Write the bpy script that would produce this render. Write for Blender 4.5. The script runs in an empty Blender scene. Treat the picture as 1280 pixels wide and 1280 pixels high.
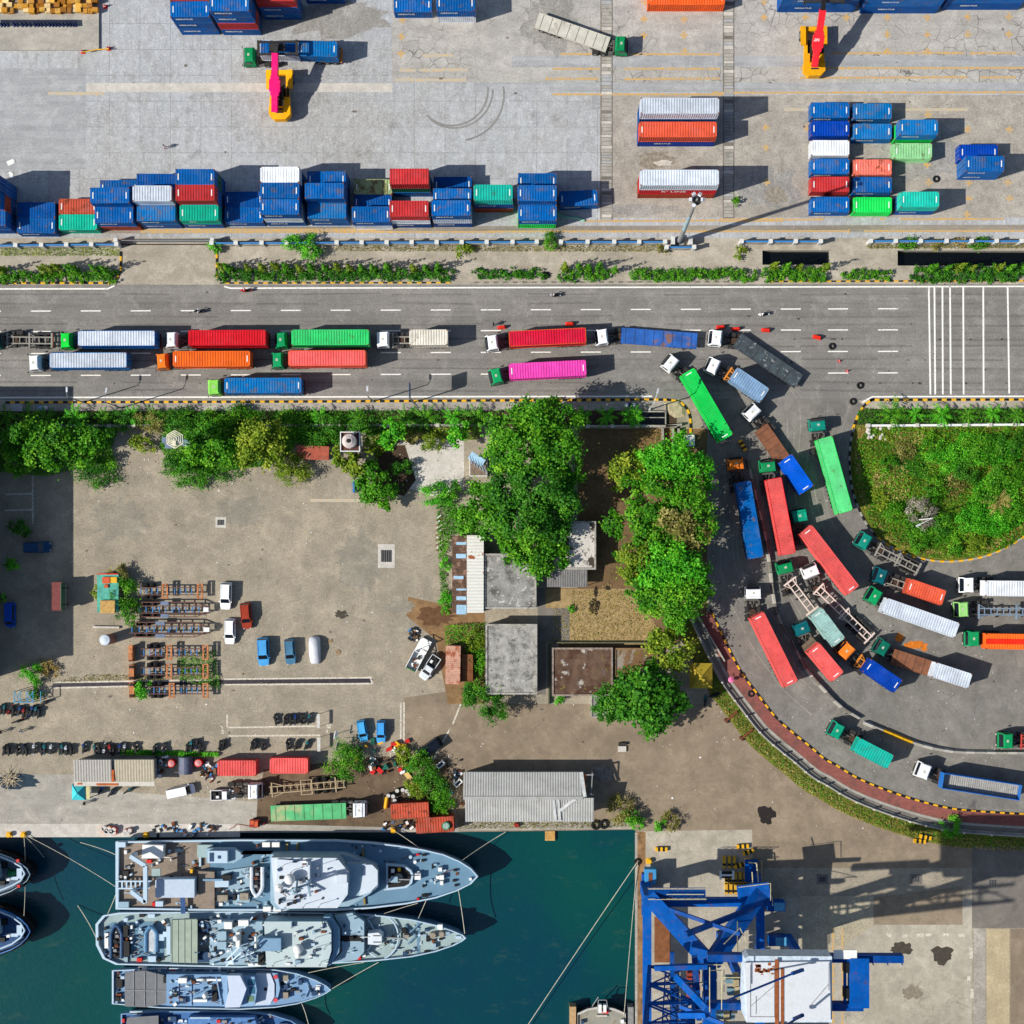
import bpy, math, random
import numpy as np
from mathutils import Vector, Matrix
from mathutils.geometry import tessellate_polygon
R = math.radians
sc = bpy.context.scene
COL = sc.collection
rnd = random.Random(7)

# ---------------------------------------------------------------- camera, sky, sun, exposure
S, CAMH, NX, NY = 0.1285, 235.0, 680.0, 700.0      # metres per photo pixel on the ground, drone height, point below the drone
cam_d = bpy.data.cameras.new("camera"); cam = bpy.data.objects.new("camera", cam_d); COL.objects.link(cam)
cam.location = (0, 0, CAMH); cam_d.sensor_width = 36; cam_d.lens = 36 * CAMH / (1280 * S)
cam_d.shift_x = (640 - NX) / 1280; cam_d.shift_y = (NY - 640) / 1280
cam_d.clip_start = 1; cam_d.clip_end = 2000; sc.camera = cam
SUN_EL, SHADOW_DIR = R(41), R(17.5)                 # shadows run to +x and a little +y
world = bpy.data.worlds.new("World"); sc.world = world; world.use_nodes = True
wn = world.node_tree; bg = wn.nodes["Background"]; sky = wn.nodes.new("ShaderNodeTexSky")
sky.sky_type = 'NISHITA'; sky.sun_disc = False; sky.sun_elevation = SUN_EL; sky.sun_rotation = R(252.5)
wn.links.new(sky.outputs[0], bg.inputs[0]); bg.inputs[1].default_value = 0.085
sun_d = bpy.data.lights.new("sun", 'SUN'); sun_d.energy = 4.5; sun_d.angle = R(0.5); sun_d.color = (1, 0.955, 0.88)
sun = bpy.data.objects.new("sun", sun_d); COL.objects.link(sun)
sd = Vector((math.cos(SUN_EL) * math.cos(SHADOW_DIR), math.cos(SUN_EL) * math.sin(SHADOW_DIR), -math.sin(SUN_EL)))
sun.rotation_euler = sd.to_track_quat('-Z', 'Y').to_euler(); sun.location = (-60, -20, 90)
sc.view_settings.view_transform = 'Standard'; sc.view_settings.look = 'None'
sc.view_settings.exposure = 0.3; sc.view_settings.gamma = 1
sc.cycles.max_bounces = 5; sc.cycles.diffuse_bounces = 2; sc.cycles.glossy_bounces = 2; sc.cycles.transmission_bounces = 2

def P(px, py, z=0.0):
    k = S * (CAMH - z) / CAMH
    return Vector(((px - NX) * k, (NY - py) * k, z))

# ---------------------------------------------------------------- mesh helpers
class MB:
    def __init__(s): s.v = []; s.f = []; s.m = []
    def add(s, vs, fs, mi=0):
        o = len(s.v); s.v += [tuple(v) for v in vs]; s.f += [[i + o for i in f] for f in fs]; s.m += [mi] * len(fs); return s
    def box(s, c, d, mi=0, rz=0, rx=0, ry=0):
        hx, hy, hz = d[0] / 2, d[1] / 2, d[2] / 2
        vs = [Vector((x, y, z)) for z in (-hz, hz) for y in (-hy, hy) for x in (-hx, hx)]
        if rz or rx or ry:
            m = Matrix.Rotation(rz, 3, 'Z') @ Matrix.Rotation(ry, 3, 'Y') @ Matrix.Rotation(rx, 3, 'X'); vs = [m @ v for v in vs]
        c = Vector(c)
        return s.add([v + c for v in vs], [(0, 2, 3, 1), (4, 5, 7, 6), (0, 1, 5, 4), (2, 6, 7, 3), (0, 4, 6, 2), (1, 3, 7, 5)], mi)
    def bx(s, x0, x1, y0, y1, z0, z1, mi=0):
        return s.box(((x0 + x1) / 2, (y0 + y1) / 2, (z0 + z1) / 2), (abs(x1 - x0), abs(y1 - y0), abs(z1 - z0)), mi)
    def cyl(s, p0, p1, r0, r1=None, n=10, mi=0, cap=True):
        p0, p1 = Vector(p0), Vector(p1); r1 = r0 if r1 is None else r1; d = (p1 - p0)
        if d.length < 1e-6: return s
        q = d.to_track_quat('Z', 'Y'); vs = []
        for p, r in ((p0, r0), (p1, r1)):
            for i in range(n):
                a = 2 * math.pi * i / n; vs.append(p + q @ Vector((r * math.cos(a), r * math.sin(a), 0)))
        fs = [(i, (i + 1) % n, n + (i + 1) % n, n + i) for i in range(n)]
        if cap: fs += [tuple(range(n - 1, -1, -1)), tuple(range(n, 2 * n))]
        return s.add(vs, fs, mi)
    def tube(s, pts, r, n=6, mi=0):
        for a, b in zip(pts, pts[1:]): s.cyl(a, b, r, r, n, mi)
        return s
    def bar(s, p0, p1, w, h, mi=0):                  # rectangular beam between two points, w horizontal, h the other way
        p0, p1 = Vector(p0), Vector(p1); d = p1 - p0; L = d.length
        if L < 1e-6: return s
        d.normalize(); up = Vector((0, 0, 1)) if abs(d.z) < .95 else Vector((0, 1, 0))
        a = d.cross(up).normalized(); b = a.cross(d).normalized(); vs = []
        for p in (p0, p1):
            for i, j in ((-1, -1), (1, -1), (1, 1), (-1, 1)): vs.append(p + a * (i * w / 2) + b * (j * h / 2))
        return s.add(vs, [(0, 3, 2, 1), (4, 5, 6, 7), (0, 1, 5, 4), (1, 2, 6, 5), (2, 3, 7, 6), (3, 0, 4, 7)], mi)
    def prism(s, poly, z0, z1, mi=0, mt=None, shrink=1.0, c=None):
        n = len(poly); A = sum(poly[i][0] * poly[(i + 1) % n][1] - poly[(i + 1) % n][0] * poly[i][1] for i in range(n))
        if A < 0: poly = list(reversed(poly))
        if c is None: c = (sum(p[0] for p in poly) / n, sum(p[1] for p in poly) / n)
        vs = [(p[0], p[1], z0) for p in poly] + [(c[0] + (p[0] - c[0]) * shrink, c[1] + (p[1] - c[1]) * shrink, z1) for p in poly]
        s.add(vs, [(i, (i + 1) % n, n + (i + 1) % n, n + i) for i in range(n)] + [tuple(range(n - 1, -1, -1))], mi)
        s.add(vs[n:], [tuple(range(n))], mi if mt is None else mt); return s
    def ball(s, c, r, n=8, k=5, mi=0, sz=1.0):
        c = Vector(c); vs = []; fs = []
        for j in range(k + 1):
            t = math.pi * j / k
            for i in range(n):
                a = 2 * math.pi * i / n; vs.append(c + Vector((r * math.sin(t) * math.cos(a), r * math.sin(t) * math.sin(a), r * sz * math.cos(t))))
        for j in range(k):
            for i in range(n): fs.append((j * n + i, (j + 1) * n + i, (j + 1) * n + (i + 1) % n, j * n + (i + 1) % n))
        return s.add(vs, fs, mi)
    def mesh(s, name, mats, smooth=False):
        me = bpy.data.meshes.new(name); me.from_pydata(s.v, [], s.f); me.update()
        for m in (mats if isinstance(mats, (list, tuple)) else [mats]): me.materials.append(m)
        me.polygons.foreach_set("material_index", s.m)
        if smooth: me.polygons.foreach_set("use_smooth", [True] * len(s.f))
        return me
    def build(s, name, mats, parent=None, loc=None, rz=0, smooth=False):
        return put(name, s.mesh(name, mats, smooth), parent, loc, rz)

def put(name, me, parent=None, loc=None, rz=0, mats=None):
    o = bpy.data.objects.new(name, me); COL.objects.link(o)
    if parent: o.parent = parent
    if loc is not None: o.location = loc
    if rz: o.rotation_euler = (0, 0, rz)
    if mats:
        for i, m in enumerate(mats):
            if i < len(o.material_slots): o.material_slots[i].link = 'OBJECT'; o.material_slots[i].material = m
    return o

def tag(o, label, cat, group=None, kind=None):
    o["label"] = label; o["category"] = cat
    if group: o["group"] = group
    if kind: o["kind"] = kind
    return o
def thing(name, label, cat, loc=(0, 0, 0), rz=0, group=None):
    o = bpy.data.objects.new(name, None); COL.objects.link(o); o.location = loc; o.rotation_euler = (0, 0, rz); o.empty_display_size = .3
    return tag(o, label, cat, group)
def struct(o, label=None):
    o["kind"] = "structure"
    if label: o["label"] = label
    return o
def stuff(o, label, cat): return tag(o, label, cat, kind="stuff")
def copy_tree(o, loc=None, rz=None, parent=None):
    c = o.copy(); COL.objects.link(c)
    if parent: c.parent = parent
    if loc is not None: c.location = loc
    if rz is not None: c.rotation_euler = (0, 0, rz)
    for ch in list(o.children): copy_tree(ch, parent=c)
    return c
def poly_px(pts, z=0): return [tuple(P(x, y, z))[:2] for x, y in pts]
def sheet(name, pts, z, mat, holes=(), label=None):
    loops = [[Vector((*P(x, y)[:2], z)) for x, y in pts]] + [[Vector((*P(x, y)[:2], z)) for x, y in h] for h in holes]
    tris = tessellate_polygon(loops); vs = [v for l in loops for v in l]; fs = []
    for t in tris:
        a, b, c = (vs[i] for i in t)
        n = (b - a).cross(c - a).z
        if abs(n) > 1e-9: fs.append(tuple(t) if n > 0 else tuple(reversed(t)))
    m = MB(); m.add(vs, fs); return struct(m.build(name, mat), label)
def strip_pts(pts, w0, w1):          # ribbon polygon between offsets w0 and w1 (px) to the left of a pixel polyline
    out = [[], []]
    for i, p in enumerate(pts):
        a = pts[max(0, i - 1)]; b = pts[min(len(pts) - 1, i + 1)]; dx, dy = b[0] - a[0], b[1] - a[1]; L = math.hypot(dx, dy) or 1
        nx, ny = dy / L, -dx / L
        for k, w in enumerate((w0, w1)): out[k].append((p[0] + nx * w, p[1] + ny * w))
    return out[0] + out[1][::-1]
def resample(pts, step):
    out = []; acc = 0.0
    for a, b in zip(pts, pts[1:]):
        L = math.hypot(b[0] - a[0], b[1] - a[1]); t = acc
        while t < L: out.append((a[0] + (b[0] - a[0]) * t / L, a[1] + (b[1] - a[1]) * t / L, math.atan2(-(b[1] - a[1]), b[0] - a[0]))); t += step
        acc = t - L
    return out
def spline(pts, n=6):
    out = []
    for i in range(len(pts) - 1):
        p0, p1, p2, p3 = pts[max(0, i - 1)], pts[i], pts[i + 1], pts[min(len(pts) - 1, i + 2)]
        for k in range(n):
            t = k / n
            out.append(tuple(.5 * (2 * p1[d] + (p2[d] - p0[d]) * t + (2 * p0[d] - 5 * p1[d] + 4 * p2[d] - p3[d]) * t * t + (3 * p1[d] - p0[d] - 3 * p2[d] + p3[d]) * t ** 3) for d in (0, 1)))
    return out + [tuple(pts[-1])]

# ---------------------------------------------------------------- materials
def lin(r, g, b, k=1.0):
    f = lambda c: ((c / 255 + .055) / 1.055) ** 2.4 if c > 10 else c / 255 / 12.92
    return (min(1, f(r) * k), min(1, f(g) * k), min(1, f(b) * k), 1)
class NT:
    def __init__(s, name, rough=.85, metal=0.0, spec=.3):
        s.mat = bpy.data.materials.new(name); s.mat.use_nodes = True; s.t = s.mat.node_tree; s.b = s.t.nodes["Principled BSDF"]
        s.b.inputs["Roughness"].default_value = rough; s.b.inputs["Metallic"].default_value = metal; s.b.inputs["Specular IOR Level"].default_value = spec
        s.co = s.t.nodes.new("ShaderNodeTexCoord").outputs["Object"]
    def n(s, typ, **kw):
        nd = s.t.nodes.new("ShaderNode" + typ)
        for k, v in kw.items():
            if hasattr(nd, k) and not k[0].isupper(): setattr(nd, k, v)
            else: s.set(nd, k, v)
        return nd
    def set(s, nd, k, v):
        i = nd.inputs[int(k[1:])] if k[0] == 'I' and k[1:].isdigit() else nd.inputs[k.replace("_", " ")]
        if hasattr(v, "is_output") or isinstance(v, bpy.types.NodeSocket): s.t.links.new(v, i)
        else: i.default_value = v
    def map(s, scale=(1, 1, 1), vec=None, loc=(0, 0, 0)):
        m = s.n("Mapping"); s.t.links.new(vec or s.co, m.inputs["Vector"]); m.inputs["Scale"].default_value = scale; m.inputs["Location"].default_value = loc; return m.outputs[0]
    def noise(s, scale, detail=4, rough=.6, vec=None, dist=0.0):
        nd = s.n("TexNoise", Scale=scale, Detail=detail, Roughness=rough, Distortion=dist); s.t.links.new(vec or s.co, nd.inputs["Vector"]); return nd.outputs[0]
    def ramp(s, fac, a, b, c0=(0, 0, 0, 1), c1=(1, 1, 1, 1)):
        r = s.n("ValToRGB"); s.t.links.new(fac, r.inputs[0]); e = r.color_ramp.elements
        e[0].position = a; e[1].position = b; e[0].color = c0; e[1].color = c1; return r.outputs[0]
    def mix(s, fac, a, b, typ='MIX'):
        m = s.n("Mix", data_type='RGBA', blend_type=typ); m.clamp_factor = True
        for i, v in ((0, fac), (6, a), (7, b)):
            if isinstance(v, bpy.types.NodeSocket): s.t.links.new(v, m.inputs[i])
            else: m.inputs[i].default_value = v
        return m.outputs[2]
    def math(s, op, a, b=0.0):
        m = s.n("Math", operation=op)
        for i, v in ((0, a), (1, b)):
            if isinstance(v, bpy.types.NodeSocket): s.t.links.new(v, m.inputs[i])
            else: m.inputs[i].default_value = v
        return m.outputs[0]
    def out(s, col, bump=None, bs=.3, dist=.05, rough=None):
        if isinstance(col, bpy.types.NodeSocket): s.t.links.new(col, s.b.inputs["Base Color"])
        else: s.b.inputs["Base Color"].default_value = col
        if rough is not None: s.t.links.new(rough, s.b.inputs["Roughness"])
        if bump is not None:
            bn = s.n("Bump", Strength=bs, Distance=dist); s.t.links.new(bump, bn.inputs["Height"]); s.t.links.new(bn.outputs[0], s.b.inputs["Normal"])
        return s.mat
    def rand(s):                                     # object coordinates shifted by a random amount per object
        oi = s.n("ObjectInfo"); sc_ = s.n("VectorMath", operation='SCALE'); cb = s.n("CombineXYZ")
        for i in range(3): s.t.links.new(oi.outputs["Random"], cb.inputs[i])
        s.t.links.new(cb.outputs[0], sc_.inputs[0]); sc_.inputs["Scale"].default_value = 91.7
        ad = s.n("VectorMath", operation='ADD'); s.t.links.new(s.co, ad.inputs[0]); s.t.links.new(sc_.outputs[0], ad.inputs[1]); s.co = ad.outputs[0]; return oi.outputs["Random"]
_mc = {}
def mul(c, k): return (min(1, c[0] * k), min(1, c[1] * k), min(1, c[2] * k), 1)
def paint(rgb, wear=.35, rough=.55, k=1.0, rust=(92, 52, 30), metal=0.0):    # weathered paint: faded patches and rust of their own shape
    key = ("paint", rgb, wear, rough, k, rust)
    if key in _mc: return _mc[key]
    n = NT("paint_%d_%d_%d" % rgb, rough, metal, .06); rr = n.rand(); c = lin(*rgb, k)
    fade = n.noise(.55, 4, .65); col = n.mix(n.ramp(fade, .35, .75), mul(c, .82), mul(c, 1.2))
    streak = n.noise(1.0, 3, .6, n.map((2.2, .25, .6))); col = n.mix(n.math('MULTIPLY', n.ramp(streak, .5, .78), .4 * wear), col, n.mix(.86, lin(190, 195, 198, .8), c))
    spots = n.noise(.9, 6, .72); col = n.mix(n.math('MULTIPLY', n.ramp(spots, .63 - .16 * wear, .71 - .16 * wear), .8 * min(1, wear * 1.8)), col, lin(*rust))
    col = n.mix(n.math('MULTIPLY', n.ramp(n.noise(.4, 5, .7, n.map(loc=(31, 7, 3))), .5, .66), .55 * wear + .08), col, n.mix(.3, mul(c, .7), lin(150, 158, 164))); dirt = n.noise(6, 3, .6); col = n.mix(n.math('MULTIPLY', n.ramp(dirt, .5, .8), .22), col, (.05, .045, .04, 1))
    hv = n.n("HueSaturation"); n.t.links.new(col, hv.inputs["Color"]); v = n.math('ADD', n.math('MULTIPLY', rr, .3), .86); n.t.links.new(v, hv.inputs["Value"])
    _mc[key] = n.out(hv.outputs[0]); return _mc[key]
def mat(name, rgb, rough=.8, metal=0.0, var=.25, scale=1.5, k=.9, blot=None, bump=0.0, spec=.3, fine=.12):
    key = ("m", name, rgb)
    if key in _mc: return _mc[key]
    n = NT(name, rough, metal, spec); c = lin(*rgb, k)
    col = n.mix(n.ramp(n.noise(scale, 5, .6), .3, .72), mul(c, 1 - var), mul(c, 1 + var))
    if fine: col = n.mix(n.math('MULTIPLY', n.ramp(n.noise(scale * 9, 2, .6), .42, .7), fine * 2), col, mul(c, .55))
    for i, q in enumerate([blot] if isinstance(blot, tuple) else blot or []): col = n.mix(n.ramp(n.noise(q[1], 6, .7, n.map(loc=(17 * i, 5 * i, 0))), q[2], q[3]), col, lin(*q[0]))
    _mc[key] = n.out(col, n.noise(scale * 8, 3) if bump else None, bump); return _mc[key]

STEEL = mat("dark_steel", (52, 50, 48)); RUBBER = mat("rubber", (24, 24, 25), .9, var=.15); GLASS = mat("dark_glass", (22, 30, 40), .08, spec=.6, var=.1, fine=0)
WHITEP = mat("white_paint", (236, 236, 232), .6, var=.08, scale=3); GREYM = mat("grey_metal", (140, 142, 142), .55, var=.15); LETTER = mat("white_lettering", (240, 240, 236), .6, var=.03, fine=0)
RUST = mat("rusty_steel", (128, 72, 42), .9, var=.35, scale=2.2, blot=((66, 44, 36), 1.5, .5, .62)); BLACKP = mat("black_paint", (22, 22, 22), .6)
YELLOWP = mat("yellow_paint", (236, 178, 22), .6, var=.12); REDP = mat("red_paint", (205, 30, 24), .5, var=.1); CONC = mat("concrete", (168, 164, 154), .92, var=.2, scale=.7, blot=((116, 112, 104), .5, .52, .72), bump=.1)
BLUEF = mat("blue_fence_paint", (62, 130, 190), .5, var=.12); WOOD = mat("weathered_wood", (150, 126, 96), .85, var=.25, scale=1.2)
ROPE = mat("pale_rope", (196, 190, 170), .9); SOIL = mat("dark_soil", (74, 58, 44), .95)

# ---- ground materials
def yard_mat():
    n = NT("yard_concrete", .93)
    br = n.n("TexBrick", offset=.0, Scale=1.0, Mortar_Size=.045, Mortar_Smooth=.3, Brick_Width=4.9, Row_Height=4.15, Bias=0.0)
    n.t.links.new(n.map(loc=(1.2, 1.0, 0)), br.inputs["Vector"])
    br.inputs["Color1"].default_value = lin(184, 187, 190, .84); br.inputs["Color2"].default_value = lin(172, 175, 178, .84); br.inputs["Mortar"].default_value = lin(126, 126, 126)
    col = br.outputs["Color"]
    big = n.noise(.035, 5, .6); col = n.mix(n.ramp(big, .46, .62), col, n.mix(.55, col, lin(150, 146, 138)))
    col = n.mix(n.math('MULTIPLY', n.ramp(n.noise(.5, 6, .65, n.map((1.6, .55, 1))), .45, .68), .5), col, lin(128, 125, 120))
    col = n.mix(n.math('MULTIPLY', n.ramp(n.noise(1.1, 5, .7), .5, .75), .38), col, lin(228, 228, 224))
    col = n.mix(n.math('MULTIPLY', n.ramp(n.noise(.22, 6, .7), .56, .72), .55), col, lin(96, 92, 88))
    col = n.mix(n.math('MULTIPLY', n.ramp(n.noise(4.5, 3, .7), .5, .8), .35), col, lin(92, 90, 86))
    col = n.mix(n.math('MULTIPLY', n.ramp(n.noise(1.6, 6, .75, n.map((1.8, .35, 1))), .5, .68), .4), col, lin(118, 116, 112)); col = n.mix(n.math('MULTIPLY', n.ramp(n.noise(3.6, 4, .8), .5, .68), .4), col, lin(232, 232, 228))
    return n.out(col, n.noise(3, 4), .15)
def asphalt(name, c1, c2, streak=(.03, 1.2, 1), crack=.5, grain=.45, spot=(80, 76, 70)):
    n = NT(name, .94); a, b, sp = lin(*c1), lin(*c2), lin(*spot); col = n.mix(n.ramp(n.noise(.06, 6, .65), .36, .66), a, b)
    col = n.mix(n.math('MULTIPLY', n.ramp(n.noise(1.0, 6, .7, n.map(streak)), .40, .66), .55), col, mul(a, .6))
    col = n.mix(n.math('MULTIPLY', n.ramp(n.noise(.33, 7, .75, None, .4), .50, .66), .45), col, mul(b, 1.3)); col = n.mix(n.math('MULTIPLY', n.ramp(n.noise(.8, 6, .75), .52, .70), .5), col, mul(a, .66))
    col = n.mix(n.math('MULTIPLY', n.ramp(n.noise(3.6, 4, .8), .44, .66), grain), col, sp); col = n.mix(n.math('MULTIPLY', n.ramp(n.noise(4.2, 3, .7, n.map(loc=(40, 9, 0))), .56, .72), grain * .8), col, mul(b, 1.45))
    col = n.mix(n.math('MULTIPLY', n.ramp(n.noise(1.1, 3, .9, n.map(loc=(7, 70, 0))), .66, .74), .6), col, mul(sp, .6))
    if crack > .4:
        vo = n.n("TexVoronoi", feature='DISTANCE_TO_EDGE', Scale=.5); n.t.links.new(n.mix(.5, n.co, n.noise(.8, 5), 'ADD'), vo.inputs["Vector"])
        msk = n.math('MULTIPLY', n.ramp(vo.outputs[0], .0, .03, (1, 1, 1, 1), (0, 0, 0, 1)), n.ramp(n.noise(.07, 4), .46, .58)); col = n.mix(n.math('MULTIPLY', msk, crack), col, lin(66, 62, 58))
    return n.out(col, n.noise(5, 4, .7), .3)
YARD = yard_mat()
ROAD = asphalt("road_asphalt", (124, 121, 117), (146, 142, 135), (.012, .55, 1), .3, .5, (78, 75, 71))
RAMP = asphalt("junction_asphalt", (116, 113, 107), (138, 134, 126), (.5, .35, 1), .3, .35, (82, 79, 73))
LOT = asphalt("lot_asphalt", (148, 139, 122), (172, 160, 139), (.25, .25, 1), .35, .5, (92, 86, 76))
DOCK = asphalt("dock_asphalt", (130, 116, 98), (148, 133, 112), (.3, .3, 1), .3, .2, (112, 98, 80))
APRON = asphalt("apron_concrete", (160, 152, 136), (182, 174, 157), (.4, .3, 1), .5, .4, (140, 132, 116))
QUAYM = asphalt("quay_concrete", (154, 150, 141), (178, 172, 160), (.15, .6, 1), .3, .4, (128, 122, 112))
VERGEM = asphalt("verge_concrete", (156, 147, 131), (186, 177, 161), (.2, .4, 1), .3, .5, (126, 116, 100))
DARKAS = asphalt("dark_asphalt_patch", (112, 106, 98), (126, 120, 112), (.3, .3, 1), .3, .25, (90, 86, 80))
LIGHTC = asphalt("pale_concrete_patch", (192, 186, 176), (206, 200, 190), (.5, .5, 1), .2, .4, (150, 146, 138))
GREYC = asphalt("grey_concrete_strip", (156, 157, 158), (174, 175, 175), (.05, .9, 1), .3, .4, (108, 107, 104))
TANC = asphalt("stained_concrete", (158, 151, 140), (182, 175, 163), (.4, .4, 1), .3, .5, (88, 84, 78))
DIRT = mat("bare_soil", (124, 98, 70), .95, var=.4, scale=.5, blot=((84, 66, 46), .25, .48, .7), bump=.3)
DRYG = mat("dry_grass_ground", (164, 140, 98), .95, var=.3, scale=1.2, blot=((126, 104, 62), .5, .56, .7), bump=.3)
GREENG = mat("weedy_ground", (104, 112, 36), .95, var=.45, scale=.8, blot=((120, 96, 40), .4, .52, .68), bump=.3)
BRICKP = None
def brick_path():
    n = NT("red_paving", .9); br = n.n("TexBrick", Scale=1.0, Mortar_Size=.02, Brick_Width=.5, Row_Height=.25); n.t.links.new(n.co, br.inputs["Vector"])
    br.inputs["Color1"].default_value = lin(146, 84, 74); br.inputs["Color2"].default_value = lin(128, 70, 64); br.inputs["Mortar"].default_value = lin(110, 84, 76)
    col = n.mix(n.ramp(n.noise(.35, 5, .65), .5, .7), br.outputs["Color"], lin(96, 70, 62)); return n.out(col)
BRICKP = brick_path()
def linepaint(name, rgb, under, keep=.5):
    n = NT(name, .8); return n.out(n.mix(n.ramp(n.noise(3.2, 5, .7), keep - .06, keep + .1), lin(*rgb, .95), lin(*under)))
WLINE = linepaint("white_road_paint", (236, 234, 226), (150, 145, 136), .60); YLINE = linepaint("yellow_yard_paint", (214, 162, 60), (160, 152, 138), .475); WFADE = linepaint("worn_white_paint", (214, 206, 190), (164, 154, 138), .5)
YFADE = linepaint("worn_yellow_paint", (214, 172, 84), (172, 168, 158), .42)
def water_mat():
    n = NT("harbour_water", .12, 0, .45); f = n.ramp(n.noise(.018, 3, .5), .4, .62); col = n.mix(f, lin(4, 58, 66), lin(4, 70, 60))
    col = n.mix(n.math('MULTIPLY', n.ramp(n.noise(.05, 6, .65, None, .5), .48, .72), .7), col, lin(4, 48, 74))
    col = n.mix(n.math('MULTIPLY', n.ramp(n.noise(.35, 6, .7, n.map((.6, 1.4, 1))), .58, .7), .25), col, lin(70, 92, 74)); return n.out(col, n.noise(.9, 6, .68, n.map((1, 1.7, 1))), .5, .12)
WATER = water_mat(); CANALW = mat("black_drain_water", (10, 13, 15), .12, spec=.4, var=.2)
def leaf_mat(name, dark, mid, light):
    n = NT(name, .6, 0, .25); at = n.n("Attribute", attribute_name="tint"); r = n.n("ValToRGB"); n.t.links.new(at.outputs["Fac"], r.inputs[0]); e = r.color_ramp.elements
    e[0].color = lin(*dark); e[1].color = lin(*light); m = e.new(.5); m.color = lin(*mid)
    tr = n.n("BsdfTranslucent"); n.t.links.new(r.outputs[0], tr.inputs[0]); mx = n.n("MixShader"); mx.inputs[0].default_value = .25
    n.t.links.new(r.outputs[0], n.b.inputs["Base Color"]); n.t.links.new(n.b.outputs[0], mx.inputs[1]); n.t.links.new(tr.outputs[0], mx.inputs[2])
    n.t.links.new(mx.outputs[0], n.t.nodes["Material Output"].inputs[0]); return n.mat
LG = leaf_mat("green_leaves", (32, 88, 6), (70, 142, 16), (130, 188, 40)); LD = leaf_mat("dark_leaves", (22, 74, 8), (52, 120, 18), (102, 164, 38))
LY = leaf_mat("yellow_green_leaves", (66, 98, 10), (112, 142, 26), (170, 182, 54)); LO = leaf_mat("olive_leaves", (84, 86, 34), (128, 126, 58), (176, 166, 96))
LB = leaf_mat("bright_leaves", (34, 116, 8), (74, 170, 22), (136, 214, 54)); LT = leaf_mat("dry_leaves", (128, 108, 52), (174, 150, 82), (210, 192, 124)); LGREY = leaf_mat("bare_twigs", (110, 104, 90), (150, 144, 126), (190, 184, 166))
BARK = mat("bark", (96, 78, 58), .95, var=.3)
# ---------------------------------------------------------------- the setting: ground, water, roads, markings
BIG = [(-2200, -2000), (3600, -2000), (3600, 3400), (795, 3400), (795, 1037), (575, 1040), (-2200, 1048)]
CANALS = [[(953, 313), (1038, 313), (1038, 331), (953, 331)], [(1122, 313), (1700, 315), (1700, 333), (1122, 332)]]
sheet("ground", BIG, 0.0, LOT, CANALS)
def pit(name, pts, depth, wall, floor):
    m = MB(); p = [P(*q) for q in pts]; n = len(p)
    vs = [(v.x, v.y, -.01) for v in p] + [(v.x, v.y, -depth - .6) for v in p]
    m.add(vs, [(i, (i + 1) % n, n + (i + 1) % n, n + i) for i in range(n)], 0); m.add([(v.x, v.y, -depth) for v in p], [tuple(range(n - 1, -1, -1))], 1)
    return struct(m.build(name, [wall, floor]))
for c in CANALS: pit("drain_canal", c, 1.3, CONC, CANALW)
WZ = -2.2
m = MB(); a = P(-2200, 1030); b = P(799, 3400); m.add([(a.x, b.y, WZ), (b.x, b.y, WZ), (b.x, a.y, WZ), (a.x, a.y, WZ)], [(0, 1, 2, 3)]); struct(m.build("water", WATER))
m = MB(); q = [P(-2200, 1048), P(575, 1040), P(795, 1037), P(795, 3400)]
for u, v in zip(q, q[1:]): m.add([(u.x, u.y, -.002), (v.x, v.y, -.002), (v.x, v.y, -7), (u.x, u.y, -7)], [(0, 1, 2, 3)])
struct(m.build("quay_wall", mat("wet_quay_concrete", (110, 104, 94), .9, var=.35, scale=.8)))
sheet("container_yard", [(-2200, -2000), (3600, -2000), (3600, 297), (-2200, 298)], .004, YARD)
sheet("verge", [(-2200, 298), (3600, 297), (3600, 354), (-2200, 357)], .004, VERGEM, CANALS)
sheet("road", [(-2200, 357), (3600, 354), (3600, 497), (1070, 499), (865, 499), (-2200, 501)], .004, ROAD)
OUT = spline([(865, 499), (878, 530), (886, 580), (884, 660), (880, 720), (889, 764), (908, 805), (925, 838), (947, 868), (969, 896), (1010, 931), (1046, 957), (1101, 985), (1162, 1004.5), (1239, 1015), (1330, 1020), (1800, 1030)])
ISL = spline([(1100, 499), (1086, 506), (1074, 520), (1064, 548), (1062, 585), (1068, 622), (1085, 658), (1108, 680), (1140, 695), (1180, 702), (1225, 697), (1262, 682), (1300, 655), (1420, 560), (1440, 499)])
sheet("junction_road", OUT + [(1800, 720), (1440, 720)] + ISL[::-1], .004, RAMP)
sheet("junction_road", [(1440, 720), (1800, 720), (1800, 497), (1440, 499)], .004, RAMP)
sheet("island_ground", ISL, .006, GREENG)
FP = spline([(889, 764), (908, 805), (925, 838), (947, 868), (969, 896), (990, 915), (1010, 931), (1030, 948), (1046, 957), (1071, 972), (1101, 985), (1134, 996.5), (1162, 1004.5), (1193, 1011), (1239, 1015), (1330, 1020), (1500, 1028)])
def step(name, pts, h, mt): m = MB(); m.prism(poly_px(pts), -.05, h, 0); return struct(m.build(name, mt))
step("footpath", strip_pts(FP, -1, -15), .14, BRICKP)
step("drain_channel", strip_pts(FP, -15.5, -27), .05, CONC)
sheet("grass_verge", strip_pts(FP, -28, -47), .008, GREENG)
sheet("drain_bed", strip_pts(FP, -18.5, -24), .056, DARKAS)
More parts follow.
